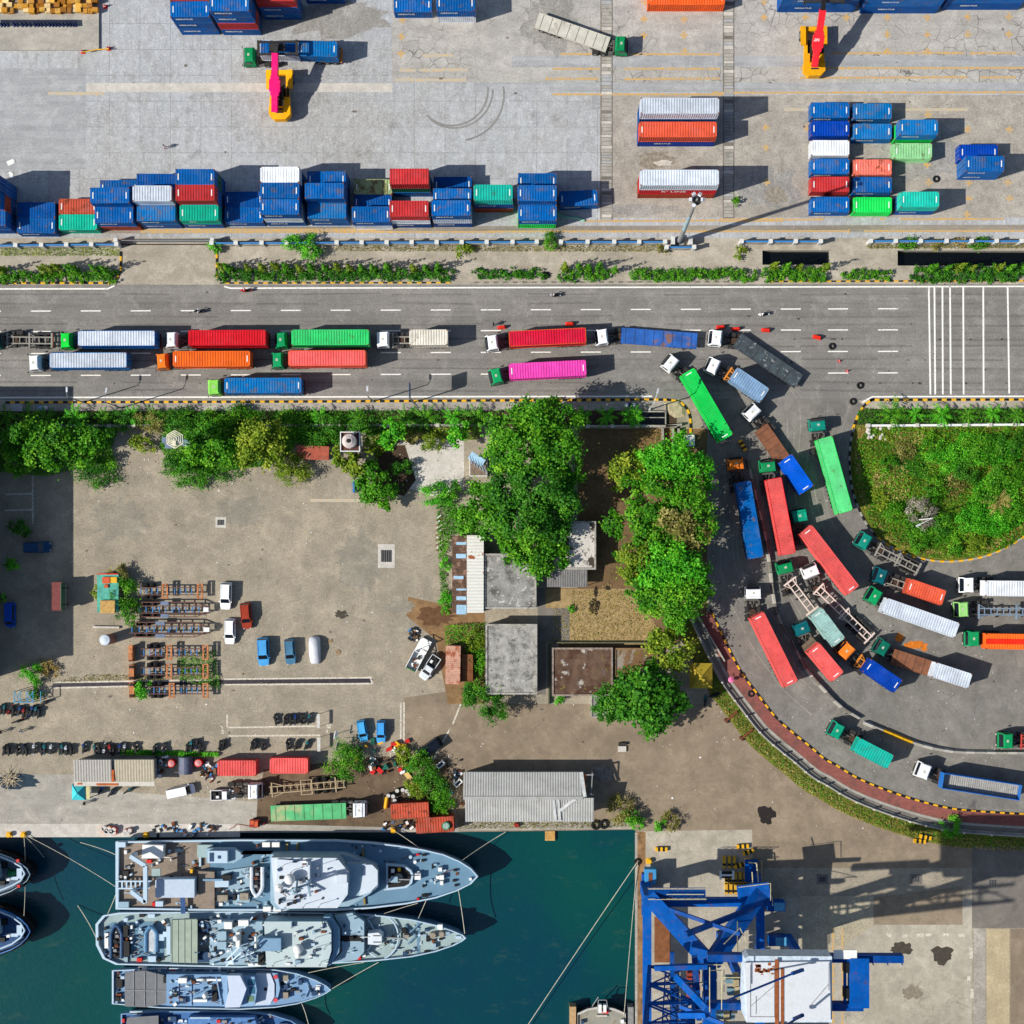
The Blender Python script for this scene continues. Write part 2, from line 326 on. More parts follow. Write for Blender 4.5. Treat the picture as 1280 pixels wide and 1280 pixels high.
# south kerb strip, planter beds
sheet("footway", [(-300, 500), (862, 500), (850, 513), (-300, 514)], .008, TANC)
sheet("planter_bed", [(-300, 514), (846, 513), (846, 533), (-300, 535)], .006, SOIL)
sheet("footway", [(1072, 501), (1092, 498), (1500, 497), (1500, 510), (1085, 511)], .010, VERGEM)
sheet("planter_bed", [(1078, 512), (1500, 511), (1500, 530), (1070, 531)], .010, SOIL)
# lot zones
sheet("dock_yard", [(505, 872), (575, 862), (640, 880), (880, 880), (905, 830), (935, 890), (1000, 958), (1080, 1005), (1180, 1032), (1290, 1040), (1500, 1050), (1500, 1085), (795, 1085), (795, 1037), (575, 1040), (560, 965), (505, 945)], .004, DOCK)
sheet("concrete_patch", [(805, 1039), (940, 1037), (942, 1120), (1000, 1122), (1215, 1122), (1215, 3000), (805, 3000)], .008, APRON)
sheet("concrete_patch", [(1000, 1120), (1092, 1120), (1092, 1156), (1044, 1190), (1000, 1192)], .012, asphalt("gravel_concrete", (170, 160, 136), (188, 178, 152), (.5, .5, 1), .2, .7, (110, 102, 86)))
sheet("asphalt_patch", [(1092, 1122), (1203, 1108), (1203, 1156), (1092, 1156)], .012, DOCK)
sheet("asphalt_patch", [(1215, 1058), (1500, 1060), (1500, 1160), (1215, 1160)], .010, DARKAS)
sheet("concrete_patch", [(1217, 1161), (1232, 1161), (1232, 3000), (1217, 3000)], .014, TANC)
sheet("concrete_patch", [(1233, 1161), (1262, 1161), (1262, 3000), (1233, 3000)], .014, asphalt("ochre_concrete", (178, 162, 130), (192, 176, 142), (.6, .2, 1), .3, .5, (130, 116, 92)))
sheet("concrete_patch", [(1263, 1161), (1500, 1161), (1500, 3000), (1263, 3000)], .014, DOCK)
sheet("quay_apron", [(-2200, 968), (95, 968), (95, 985), (330, 1003), (560, 1000), (574, 1040), (-2200, 1048)], .006, QUAYM)
sheet("quay_edge", [(-2200, 1028), (300, 1030), (300, 1046.4), (-2200, 1047)], .010, LIGHTC)
sheet("quay_edge", [(575, 1027), (792, 1027), (792, 1036), (575, 1038.5)], .010, TANC)
sheet("quay_track", [(795.5, 1040), (807, 1040), (807, 3000), (795.5, 3000)], .012, mat("rusty_quay_timber", (150, 116, 78), .95, var=.4, scale=.8, blot=((84, 66, 48), .5, .5, .68)))
sheet("concrete_patch", [(500, 548), (580, 548), (580, 612), (545, 622), (500, 606)], .006, LIGHTC)
sheet("bare_ground", [(722, 536), (884, 536), (884, 770), (838, 812), (700, 812), (680, 735), (722, 735)], .005, DIRT)
sheet("dry_grass", [(682, 736), (790, 736), (836, 806), (682, 804)], .009, DRYG)
sheet("bare_ground", [(468, 560), (506, 556), (520, 600), (505, 620), (470, 610)], .010, SOIL)
sheet("bare_ground", [(510, 746), (606, 766), (606, 880), (560, 880), (545, 800), (508, 770)], .005, mat("brown_soil", (138, 108, 74), .95, var=.35, scale=.7))
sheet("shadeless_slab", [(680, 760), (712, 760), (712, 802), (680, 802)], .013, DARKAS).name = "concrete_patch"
sheet("bare_ground", [(330, 962), (480, 945), (560, 950), (566, 1036), (320, 1030), (322, 1000)], .008, mat("oily_soil", (112, 94, 74), .95, var=.35, scale=.6, blot=((70, 60, 50), .3, .5, .68)))
# yard patches
for pts, mt in (([(490, 0), (2000, 0), (2000, 103), (490, 103)], asphalt("cracked_concrete", (168, 164, 158), (186, 182, 174), (.2, .5, 1), .85, .45, (108, 104, 98))),
                ([(-300, 85), (107, 85), (107, 212), (-300, 212)], GREYC), ([(750, 119), (2000, 119), (2000, 272), (750, 272)], TANC), ([(740, 137), (752, 137), (752, 119), (740, 119)], GREYC),
                ([(108, 104), (490, 104), (490, 115), (108, 115)], LIGHTC), ([(640, 70), (2000, 70), (2000, 82), (640, 84)], GREYC), ([(592, 103), (2000, 101), (2000, 114), (592, 115)], GREYC), ([(752, 121), (763, 121), (763, 274), (752, 274)], CONC),
                ([(60, 284), (2000, 279), (2000, 288), (60, 292)], asphalt("dusty_strip", (140, 132, 120), (156, 148, 134), (.05, .8, 1), .2, .5, (96, 88, 78)))):
    sheet("concrete_patch", pts, .008 + .0015 * rnd.random(), mt)
def cover_rows(x0, x1, y0, y1):
    m = MB(); y = y0
    while y < y1:
        h = rnd.uniform(3.2, 5.5)
        if rnd.random() > .06: a, b = P(x0 + rnd.uniform(0, .8), y + h - .6), P(x1 - rnd.uniform(0, .8), y); m.bx(a.x, b.x, a.y, b.y, -.02, .03 + .02 * rnd.random(), 0 if rnd.random() < .6 else (1 if rnd.random() < .6 else 2))
        y += h
    o = struct(m.build("drain_covers", [CONC, LIGHTC, GREYC])); o["kind"] = "structure"; return o
sheet("drain_bed", [(750.5, -100), (766, -100), (766, 275), (750.5, 275)], .011, DARKAS); sheet("drain_bed", [(903.5, -100), (918, -100), (918, 275), (903.5, 275)], .011, DARKAS)
sheet("bare_ground", [(818, 1146), (838, 1146), (838, 1203), (818, 1203)], .014, mat("rust_ground", (132, 84, 52), .95, var=.4, scale=1)); cover_rows(751.5, 765, -40, 274); cover_rows(904.5, 917, -40, 268)

def lines(name, segs, w, mt, z=.013):          # painted lines, one mesh per kind of marking
    m = MB()
    for i_, (x0, y0, x1, y1) in enumerate(segs):
        if i_: z += .0004 if i_ % 8 else -.0028
        a, b = P(x0, y0), P(x1, y1); d = (b - a); d.z = 0; d.normalize(); n = Vector((-d.y, d.x, 0)) * (w / 2); m.add([(*(a - n)[:2], z), (*(b - n)[:2], z), (*(b + n)[:2], z), (*(a + n)[:2], z)], [(0, 1, 2, 3)])
    return struct(m.build(name, mt))
rows = [(389, 385.5), (414.5, 412), (442, 438.8), (469.5, 465.6)]
seg = []
for k, (ya, yb) in enumerate(rows):
    x = -24
    while x < 1290:
        if not (1140 < x + 13 < 1262) and not (k in (1, 2, 3) and 850 < x < 965 and k > 1) and not (k == 3 and 700 < x < 1020): t = x / 1280; y = ya + (yb - ya) * t; seg.append((x, y, x + 25, y - .1))
        x += 62.5 if not (960 < x < 1010) else 59
lines("lane_markings", seg, .18, WLINE)
lines("edge_lines", [(-300, 361.5, 135, 361), (135, 361, 143, 357), (280, 358, 288, 360.3), (288, 360.3, 1700, 357), (-300, 497.5, 815, 495.4), (1078, 503, 1090, 496), (1090, 496, 1700, 494)], .24, WLINE)
lines("rumble_lines", [(1161, 358, 1163, 493), (1168, 358, 1169, 493), (1178, 358, 1178.5, 493), (1187.5, 358, 1188.5, 493), (1204, 358, 1204.5, 493), (1229, 358, 1229.5, 492), (1259.5, 358, 1261.5, 492)], .27, WLINE)
lines("yard_lines", [(176, 290, 270, 290), (270, 290, 620, 290), (730, 276.5, 900, 275.5), (980, 274.5, 1030, 274.3), (1100, 274, 1106, 274), (1125, 274, 1255, 273.7), (610, 289.5, 1062, 289), (1080, 289, 1600, 288), (690, 118, 905, 118), (890, 116, 1600, 115), (1000, 97.5, 1210, 96.5), (1225, 97, 1270, 96.6), (1000, 85.5, 1600, 84), (1040, 66.5, 1205, 66), (1212, 66.5, 1270, 66), (700, 67.5, 900, 68), (690, 86, 750, 86), (780, 86, 900, 86), (682, 98.5, 748, 98.5), (780, 99, 900, 98)], .34, YLINE)
lines("faded_yard_lines", [(494, 100, 583, 100), (500, 88, 520, 88), (524, 87.5, 585, 87.3), (528, 69.5, 566, 69), (176, 287, 250, 287.3), (60, 117, 130, 117), (980, 137, 1210, 137), (388, 625.5, 462, 625.5)], .5, YFADE, .0125)
lines("bold_yard_lines", [(176, 288.5, 470, 288), (900, 275.3, 980, 275), (1062, 289, 1060, 289)], .6, YLINE, .021); cr = []
for x in (855, 805): cr += [(x, 24), (x, 44)]
cr += [(856, 2), (806, 2), (856, 64), (1007, 22), (1058, 22), (1109, 22), (1159, 22), (1210, 21), (1261, 21), (1109, 43), (1159, 43), (1210, 43), (1261, 43), (1109, 64), (1159, 64), (1210, 162), (1262, 162), (1212, 205), (1260, 228), (1211, 228), (1211, 248), (1262, 248), (1159, 206), (1161, 228), (1160, 143), (1008, 160), (957, 160), (957, 184), (503, 25), (502, 46), (501, 67), (955, 2), (955, 22), (958, 228), (1209, 268)]
lines("yard_crosses", [(x - 4.5, y, x + 4.5, y) for x, y in cr], .4, YLINE, .014); lines("yard_crosses", [(x, y - 4.5, x, y + 4.5) for x, y in cr], .4, YLINE, .018)
lines("bay_markings", [(41, 590, 41, 655), (6, 618, 41, 617), (6, 638, 41, 637), (4, 580, 30, 580), (284, 893, 284, 909), (285, 909.5, 400, 907.5), (285, 920, 400, 919), (505, 878, 505, 940), (501, 878, 501, 935), (576, 880, 566, 905), (562, 912, 541, 950), (462, 845, 466, 855), (280, 849, 466, 847), (280, 856, 466, 854.5), (64, 853, 270, 850), (64, 860, 160, 858)], .26, WFADE)
lines("bay_numbers", [(276.5, 913, 279.5, 913), (279.5, 913, 276.5, 916.5), (276.5, 916.5, 280, 916.5), (278, 908, 278, 911.5), (278, 908, 275.5, 908), (408.5, 906.5, 413.5, 906.5), (413.5, 906.5, 408.5, 909.5), (408.5, 909.5, 413.5, 909.5), (408, 915.5, 409.5, 912.5), (408, 915.5, 410.5, 915.8)], .2, WFADE)
lines("apron_lines", [(1041.5, 1160, 1041.5, 1400), (1053, 1160, 1053, 1400), (952, 1075, 952, 1200), (1084, 1235, 1084, 1252)], .3, YLINE, .017)
lines("apron_marks", [(1108, 1168, 1114, 1170), (1128, 1170, 1134, 1170), (1146, 1169, 1155, 1169), (1157, 1168.5, 1164, 1168.5), (1178, 1168.5, 1186, 1168), (1198, 1169.5, 1206, 1169), (1214, 1185, 1214, 1198), (1211, 1220, 1211, 1226), (1215, 1236, 1215, 1248)], .5, WFADE, .017)
# open gutter with dark grating across the lot
sheet("gutter", [(66, 853.5), (160, 851), (466, 847.5), (466, 853.5), (160, 857), (66, 859)], .009, mat("gutter_water", (52, 46, 52), .5, var=.5, scale=1.5))  # flat sheet in a mottled dark gutter colour
# stains with shapes of their own
def splat(name, px, py, rx, ry, mt, z, seed, n=26):
    r = random.Random(seed); pts = []
    for i in range(n): a = 2 * math.pi * i / n; k = r.uniform(.68, 1.15); pts.append((px + rx * k * math.cos(a), py + ry * k * math.sin(a)))
    return sheet(name, pts, z, mt)
OIL = mat("oil_stain", (72, 66, 56), .8, var=.3); ORANGE_ST = mat("orange_spill", (206, 116, 34), .95, var=.35, scale=2)
splat("oil_stain", 427, 768, 9, 5.5, OIL, .011, 1); splat("oil_stain", 958, 1018, 11, 13, mat("fresh_oil_stain", (40, 33, 30), .6), .011, 2)
splat("oil_stain", 1128, 1186, 15, 9, OIL, .014, 3); splat("oil_stain", 1178, 1194, 15, 12, OIL, .014, 4); splat("oil_stain", 1140, 1240, 14, 9, mat("faint_stain", (138, 128, 112), .9), .014, 5)
splat("paint_spill", 1144, 806, 15, 5, ORANGE_ST, .011, 6); splat("paint_spill", 1155, 811, 5, 4, ORANGE_ST, .012, 7); splat("paint_spill", 1124, 797, 6, 6, ORANGE_ST, .012, 8)
splat("oil_stain", 745, 740, 3, 8, mat("burnt_ground", (44, 34, 30), .95), .016, 9); splat("oil_stain", 743, 758, 7, 11, mat("burnt_ground", (44, 34, 30), .95), .017, 10); splat("oil_stain", 760, 735, 4, 3, mat("burnt_ground", (44, 34, 30), .95), .016, 11)
splat("oil_stain", 820, 200, 26, 12, mat("tyre_smear", (146, 138, 124), .9, var=.4, scale=2), .012, 12); splat("paint_spill", 828, 204, 12, 4, LIGHTC, .014, 13)
splat("oil_stain", 970, 244, 16, 12, mat("tyre_smear", (146, 138, 124), .9, var=.4, scale=2), .012, 14)
splat("bare_ground", 545, 770, 26, 12, mat("brown_stain", (104, 74, 50), .95, var=.35), .010, 15)
for i, (x, y, a, b) in enumerate(((500, 758, 20, 8), (300, 640, 34, 20), (150, 650, 40, 26), (450, 700, 30, 40))): splat("worn_patch", x, y, a, b, asphalt("worn_asphalt", (138, 132, 118), (156, 148, 132), (.25, .25, 1), .3, .5, (92, 88, 78)), .006, 30 + i, 60)
for i, (x, y, a, b) in enumerate(((415, 22, 74, 24), (690, 30, 36, 40), (960, 235, 44, 26), (1150, 190, 60, 40), (800, 262, 50, 8))): splat("dirt_patch", x, y, a, b, asphalt("dirty_concrete", (146, 143, 137), (170, 167, 161), (1.2, .3, 1), .3, .6, (84, 80, 74)), .0112 + i * 1e-5, 80 + i, 40)
def track(cx, cy, r, a0, a1):
    pts = [(cx + r * math.cos(R(a)), cy - r * math.sin(R(a))) for a in range(a0, a1 + 1, 5)]
    return [(*a, *b) for a, b in zip(pts, pts[1:])]
lines("tyre_marks", track(565, 112, 45, 225, 365) + track(568, 112, 48, 230, 362) + track(572, 118, 58, 280, 370), .3, mat("tyre_mark", (140, 138, 134), .9), .0135)
tm = []
for k in range(16):
    f = .12 + .76 * k / 15 + rnd.uniform(-.02, .02); o_, i_ = [(842, 499)] + OUT[::6][:13], [(1090, 470)] + ISL[2:24:2] + [(1290, 700)]; n_ = 12
    c = spline([(o_[min(j, len(o_) - 1)][0] * (1 - f) + i_[min(j, len(i_) - 1)][0] * f, o_[min(j, len(o_) - 1)][1] * (1 - f) + i_[min(j, len(i_) - 1)][1] * f) for j in range(n_)], 4); a_ = rnd.randrange(0, 20); tm += [(*u, *v) for u, v in zip(c[a_:], c[a_ + 1:])]
lines("tyre_marks", tm[::1], .16, asphalt("worn_wheel_path", (138, 134, 126), (156, 151, 142), (.5, .5, 1), .2, .5, (88, 84, 78)), .0095)
lines("tyre_marks", [(x, y + rnd.uniform(-1, 1), x + rnd.uniform(60, 165), y + rnd.uniform(-1.5, 1.5)) for y in (368, 379, 396, 406, 424, 433, 450, 460, 478, 488) for x in range(-20, 1280, 170)], .3, asphalt("dark_wheel_path", (110, 107, 103), (132, 128, 122), (.05, .6, 1), .2, .5, (78, 75, 71)), .0095)
for i in range(46): splat("oil_stain", rnd.choice((rnd.uniform(0, 1280), rnd.uniform(900, 1270))), rnd.choice((424, 450, 479, rnd.uniform(365, 490))), rnd.uniform(.8, 2.6), rnd.uniform(.6, 1.6), OIL, .0125 + i * 1e-5, 200 + i, 10)
for i in range(40): splat("oil_stain", rnd.uniform(920, 1270), rnd.uniform(730, 930) if i % 2 else rnd.uniform(520, 700), rnd.uniform(.5, 1.8), rnd.uniform(.5, 1.6), OIL, .0105 + i * 1e-5, 300 + i, 10)
for i in range(60): splat("oil_stain", rnd.uniform(120, 1270), rnd.choice((rnd.uniform(30, 210), rnd.uniform(600, 840))) if i % 3 else rnd.uniform(860, 930), rnd.uniform(.6, 3.2), rnd.uniform(.5, 2.0), mat("old_stain", (112, 106, 98), .95, var=.3), .0195 + i * 1e-5, 400 + i, 10)
# kerbs: alternating black and yellow blocks
def kerb(pts, w=.3, h=.15, step_=6.0, cols=None):
    m = MB()
    for i, (x, y, a) in enumerate(resample(pts, step_)): p = P(x, y); m.box((p.x, p.y, h / 2 - .02), (step_ * S * .98, w, h + .04), i % 2, rz=a)
    return struct(m.build("kerb", cols or [BLACKP, YELLOWP]))
kerb([(10, 503), (400, 502), (815, 499.5), (836, 500)], .35); kerb(spline([(836, 500), (850, 503), (860, 514), (863, 528), (863, 540)]), .35)
kerb([(1090, 500), (1300, 499.5)], .35); kerb(spline([(1090, 500), (1080, 507), (1072, 520), (1066, 536)]), .35)
kerb([(0, 354), (138, 354), (146, 349), (151, 338), (151, 314)], .3); kerb([(271, 314), (271, 345), (278, 353)], .3); kerb([(278, 354), (560, 353.5)], .2); kerb([(590, 353.3), (940, 352.3)], .2, cols=[CONC, DARKAS]); kerb([(958, 352), (1300, 351)], .2)
kerb(FP[:26] + [], .28); kerb(FP[26:], .28)
ik = [p for p in ISL if p[1] > 535 and p[0] < 1300]
kerb(ik[:24], .3, cols=[CONC, BLACKP]); kerb(ik[24:], .3, cols=[YELLOWP, CONC])
lines("kerb_footing", [(795.3, 1041, 795.3, 1300)], .4, TANC, .02)
# a dead-flat manhole and grates
def grate(px, py, w, h, rim):
    m = MB(); p = P(px, py); m.bx(p.x - w, p.x + w, p.y - h, p.y + h, -.02, .03, 0); m.bx(p.x - w * .64, p.x + w * .64, p.y - h * .5, p.y + h * .5, .03, .06, 1)
    for i in range(5): x = p.x - w * .55 + i * w * .275; m.bx(x, x + .05, p.y - h * .48, p.y + h * .48, .06, .085, 2)
    return m.build("drain_grate", [rim, STEEL, GREYM])
tag(grate(483, 695, 1.35, 1.9, LIGHTC), "steel drain grate in a pale concrete collar in the open lot", "drain grate")
tag(grate(276, 653, .85, .85, LIGHTC), "small square pit with pale rim in the lot north of the parked white cars", "drain grate")
for px, lb in ((1028, "dark square grate nearest the striped barriers in the crane's shadow"), (1145, "dark square grate in the middle of the crane's shadow"), (1241, "dark square grate in the grey asphalt patch at the far right")):
    tag(grate(px, 1099 if px < 1200 else 1103, .95, .8, DARKAS), lb, "drain grate", "square grates east of the crane")
# litter specks that nobody could count
m = MB()
for (x0, y0, x1, y1, n) in ((100, 560, 500, 840, 260), (520, 880, 900, 1030, 160), (890, 740, 1270, 960, 420), (1000, 560, 1060, 720, 60), (0, 970, 330, 1040, 120), (150, 565, 200, 610, 60), (120, 840, 330, 880, 60), (500, 550, 580, 620, 120), (460, 940, 570, 1000, 140), (930, 890, 1250, 1045, 160), (0, 860, 330, 930, 60)):
    for _ in range(n // 2): p = P(rnd.uniform(x0, x1), rnd.uniform(y0, y1)); s_ = rnd.uniform(.04, .16) * (1 + (rnd.random() < .06)); m.box((p.x, p.y, .03), (s_, s_ * rnd.uniform(.5, 1.2), .05), 0 if rnd.random() < .65 else (1 if rnd.random() < .6 else 2), rz=rnd.uniform(0, 3))
stuff(m.build("litter", [WHITEP, DIRT, TANC]), "scattered pale litter specks across the lots and junction road", "litter")
# ---------------------------------------------------------------- shipping containers
_cm = {}
TXT = {}
def text_mesh(txt, h):
    key = (txt, h)
    if key in TXT: return TXT[key]
    cu = bpy.data.curves.new("lettering", 'FONT'); cu.body = txt; cu.size = h; cu.align_x = 'CENTER'; cu.align_y = 'CENTER'; cu.extrude = .004; cu.offset = .012
    o = bpy.data.objects.new("lettering", cu); COL.objects.link(o); dg = bpy.context.evaluated_depsgraph_get(); me = bpy.data.meshes.new_from_object(o.evaluated_get(dg)); COL.objects.unlink(o); bpy.data.objects.remove(o)
    me.materials.clear(); me.materials.append(LETTER); TXT[key] = me; return me
def cont_meshes(L, Hh, mark, d):
    key = (L, Hh, mark, d)
    if key in _cm: return _cm[key]
    W = 2.44; hl, hw = L / 2, W / 2
    def corr(a0, a1, pitch, amp):      # trapezoid profile
        n = max(2, round((a1 - a0) / pitch)); out = []
        for i in range(n):
            t = a0 + (a1 - a0) * i / n; q = (a1 - a0) / n; out += [(t, 0), (t + q * .38, 0), (t + q * .5, -amp), (t + q * .88, -amp)]
        return out + [(a1, 0)]
    w = MB()
    for sy in (-1, 1):
        pr = corr(-hl + .12, hl - .12, .34, .06); vs = []
        for x, o in pr: y = sy * (hw - .015 + o); vs += [(x, y, .16), (x, y, Hh - .1)]
        w.add(vs, [((2 * i, 2 * i + 2, 2 * i + 3, 2 * i + 1) if sy < 0 else (2 * i + 1, 2 * i + 3, 2 * i + 2, 2 * i)) for i in range(len(pr) - 1)])
    pr = corr(-hw + .12, hw - .12, .3, .05); vs = []
    for y, o in pr: x = d * (hl - .02 + o); vs += [(x, y, .16), (x, y, Hh - .1)]
    w.add(vs, [(2 * i, 2 * i + 2, 2 * i + 3, 2 * i + 1) for i in range(len(pr) - 1)])
    r = MB(); pr = corr(-hl + .1, hl - .1, .42, .055); vs = []
    for x, o in pr: vs += [(x, -hw + .06, Hh - .012 + o), (x, hw - .06, Hh - .012 + o)]
    r.add(vs, [(2 * i, 2 * i + 2, 2 * i + 3, 2 * i + 1) for i in range(len(pr) - 1)])
    r.bx(-hl + .02, -hl + .3, -hw + .1, hw - .1, Hh - .1, Hh - .004); r.bx(hl - .3, hl - .02, -hw + .1, hw - .1, Hh - .1, Hh - .004)
    if mark:
        for sx in (-1, 1): r.bx(sx * (hl - .52), sx * (hl - .37), -.5, .5, Hh - .02, Hh + .006, 1)
    f = MB()
    for sx in (-1, 1):
        for sy in (-1, 1):
            f.bx(sx * hl, sx * (hl - .16), sy * hw, sy * (hw - .14), .1, Hh - .08); 
            for z0, z1 in ((0, .12), (Hh - .11, Hh + .012)): f.bx(sx * (hl + .004), sx * (hl - .2), sy * (hw + .004), sy * (hw - .17), z0, z1, 1)
        f.bx(sx * (hl - .01), sx * (hl - .09), -hw + .15, hw - .15, Hh - .1, Hh - .002); f.bx(sx * (hl - .01), sx * (hl - .09), -hw + .15, hw - .15, .03, .17)
    for sy in (-1, 1):
        f.bx(-hl + .18, hl - .18, sy * (hw - .002), sy * (hw - .07), Hh - .09, Hh + .002); f.bx(-hl + .18, hl - .18, sy * (hw - .002), sy * (hw - .09), .02, .17)
    dr = MB(); x = -d * (hl - .05)
    for sy in (-1, 1):
        dr.bx(x, x - d * .05, sy * .03, sy * (hw - .16), .17, Hh - .11)
        for k in (.3, .75): dr.cyl((x - d * .06, sy * k * hw, .2), (x - d * .06, sy * k * hw, Hh - .14), .03, n=5, mi=1)
    base = MB().bx(-hl + .1, hl - .1, -hw + .09, hw - .09, .06, .15)
    _cm[key] = [("side_walls", w.mesh("side_walls", [CONC])), ("roof", r.mesh("roof", [CONC, LETTER])), ("corner_frame", f.mesh("corner_frame", [CONC, RUST])), ("doors", dr.mesh("doors", [CONC, GREYM])), ("floor_pan", base.mesh("floor_pan", [STEEL]))]
    return _cm[key]
CC = {"blue": ((0, 92, 164), .5), "dark blue": ((0, 76, 146), .35), "bright blue": ((0, 90, 206), .12), "navy": ((0, 60, 156), .1), "steel blue": ((4, 106, 170), .55), "red": ((188, 52, 54), .28), "bright red": ((205, 26, 40), .1), "crimson": ((205, 26, 58), .12),
      "salmon": ((226, 92, 88), .3), "leaf green": ((92, 208, 128), .4), "rust red": ((178, 78, 56), .62), "brown red": ((150, 60, 34), .3), "orange": ((226, 92, 36), .22), "brick": ((206, 84, 58), .3), "pale red": ((222, 110, 92), .55), "white": ((222, 226, 230), .2), "grey white": ((196, 204, 214), .18), "cream": ((226, 220, 204), .4), "teal": ((14, 176, 144), .25), "dark green": ((20, 96, 70), .2), "green": ((50, 194, 104), .35),
      "bright green": ((24, 206, 84), .12), "pale green": ((150, 214, 150), .45), "mottled green": ((150, 168, 120), .9), "turquoise": ((26, 180, 160), .3), "pink": ((226, 70, 170), .08), "grey green": ((150, 186, 178), .45), "dark grey": ((78, 88, 94), .6), "blue grey": ((120, 150, 180), .3), "hot orange": ((236, 104, 34), .12)}
def cpaint(c): return paint(CC[c][0], CC[c][1], rust=(104, 90, 84) if "blue" in c else (92, 52, 30))
def container(label, cx, cy, z, rz, col, L=6.06, Hh=2.59, roof=None, mark=True, group="shipping containers", words=None, d=1, frame=None, wpos=.62):
    t = thing("shipping_container", label, "container", (cx, cy, z), rz, group); mw = cpaint(col); mr = cpaint(roof) if roof else mw
    for nm, me in cont_meshes(L, Hh, mark, d): put(nm, me, t, mats=[mr if nm == "roof" else (cpaint(frame) if frame and nm == "corner_frame" else mw)] if nm != "floor_pan" else None)
    if words:
        o = put("lettering", text_mesh(words[0], words[1]), t, (words[2] if len(words) > 2 else -L * .18, -1.232, Hh * wpos)); o.rotation_euler = (R(90), 0, 0)
    return t
# yard stacks: (group phrase, base left px, base front px, rows front to back, each row bottom to top)
MER = ("MERATUS", .62)
STACKS = [
 ("left-edge stack", -26, 292, [["blue", "blue"], ["blue", "rust red", "blue"], ["blue", "blue", "dark blue"]]),
 ("low shadowed pair", 28.5, 296, [["blue"], ["dark blue"]]),
 ("low teal and rust pair", 80, 291.8, [["teal"], ["rust red"]]),
 ("stack beside the teal-rust pair", 131, 288, [["rust red", "blue"], ["blue", "blue", "blue"], ["blue"]]),
 ("grey-white roofed stack", 182.3, 285.8, [["blue", "steel blue"], ["blue", "blue", "grey white"], ["blue", "dark blue"]]),
 ("stack with teal, red and blue roofs", 234.5, 285.2, [["blue", "teal"], ["blue", "blue", "red"], ["blue", "dark green", "blue"]]),
 ("low pair beside the white-topped stack", 285.5, 283, [["blue"], ["dark blue"]]),
 ("tall white-topped stack", 336.8, 282.5, [["blue", "white", "blue"], ["blue", "blue", "blue"], ["blue", "blue", "white"]]),
 ("all-blue stack past the white-topped one", 390.5, 282.5, [["blue", "steel blue"], ["blue", "blue", "blue"], ["blue", "blue"]]),
 ("mottled green container's stack", 444.8, 286.9, [["white", "blue"], ["dark blue"], ["mottled green"]]),
 ("gapped stack of two red tops", 493, 284.7, [["dark blue", "white", "red"], None, ["blue", "dark green", "red"]]),
 ("stack left of the turquoise top", 544, 284.1, [["dark blue", "grey white", "blue"], ["blue", "blue"], ["dark blue"]]),
 ("single column with the turquoise top", 595, 265.5, [["brown red", "dark blue", "turquoise"]]),
 ("green-footed stack", 648, 285.2, [["bright green", "blue"], ["blue", "blue", "blue"], ["blue", "blue"]]),
 ("stack nearest the concrete platform", 228, 43.6, [["blue", "blue", "blue"], ["blue", "blue", "red"]]),
 ("four-high stack at the top edge", 280.2, 44, [["blue", "red", "blue", "blue"], ["blue", "blue", "blue", "blue"]]),
 ("stack with a red top at the top edge", 331.5, 24.5, [["blue", "blue", "red"]]),
 ("low column behind the pink reach stacker", 384, 4.7, [["dark blue", "blue"]]),
 ("single blue column left of the white-footed one", 494, 22.8, [["blue"]]),
 ("blue on white column at the top edge", 548, 28.7, [["white", "blue"]]),
]
ROWN = {1: ["only"], 2: ["front", "back"], 3: ["front", "middle", "back"]}
def lev(i, n): return "the only container" if n == 1 else (["bottom", "top"][i] if n == 2 else (["bottom", "middle", "top"][i] if n == 3 else ["bottom", "second", "third", "top"][i])) + " container"
for ph, bx, by, rows_ in STACKS:
    for ri, row in enumerate(rows_):
        if row is None: continue
        for li, c in enumerate(row):
            a = P(bx, by); jx = rnd.uniform(-.06, .06); L = 6.06
            rown = "" if len(rows_) == 1 else " of the %s row" % ROWN[len(rows_)][ri]
            lb = ("%s %s%s, %s" % (c, lev(li, len(row)).replace("the only container", "single container"), rown, ph))
            top = li == len(row) - 1
            container(lb, a.x + L / 2 + jx, a.y + 1.22 + ri * 2.5 + rnd.uniform(-.03, .03), li * 2.6, R(rnd.uniform(-.4, .4)), c, roof=None, mark=rnd.random() < .75, group="containers stacked in the yard",
                      words=MER if ("blue" in c and ri == 0) else (("SPIL", .7) if c == "teal" and ri == 0 else None), d=1 if rnd.random() < .5 else -1)
a = P(699.6, 262); container("lone blue container half in shadow, set askew east of the green-footed stack", a.x + 2.95, a.y + 1.2, 0, R(2.6), "blue", group="containers stacked in the yard", words=MER)
# forty-foot stacks
def forty(ph, bx, by, lv, first=0.0, **kw):
    a = P(bx, by); z = 0
    for i, (c, hc, words) in enumerate(lv):
        Hh = 2.9 if hc else 2.59
        container("%s forty-foot %s, %s" % (c, lev(i, len(lv)).replace("the only container", "single container"), ph), a.x + 6.1, a.y + 1.22, z, first, c, L=12.19, Hh=Hh, words=words, mark=(c == "brick" or c == "orange"), group="forty-foot containers in the yard", d=-1, frame=None); z += Hh + .01
forty("stack by the tall light mast", 796.3, 247.9, [("brown red", 0, None), ("bright red", 0, ("K\u2019 LINE", 1.25, -.6)), ("grey white", 1, None)])
forty("pair just below the grey-white roofed stack", 796.3, 183.2, [("navy", 0, MER), ("brick", 0, None)])
forty("stack behind the brick-coloured pair", 796.5, 161.2, [("dark blue", 0, None), ("dark blue", 0, None), ("grey white", 1, None)])
forty("cut by the top edge over yellow crosses", 808.4, 14.5, [("orange", 1, None)])
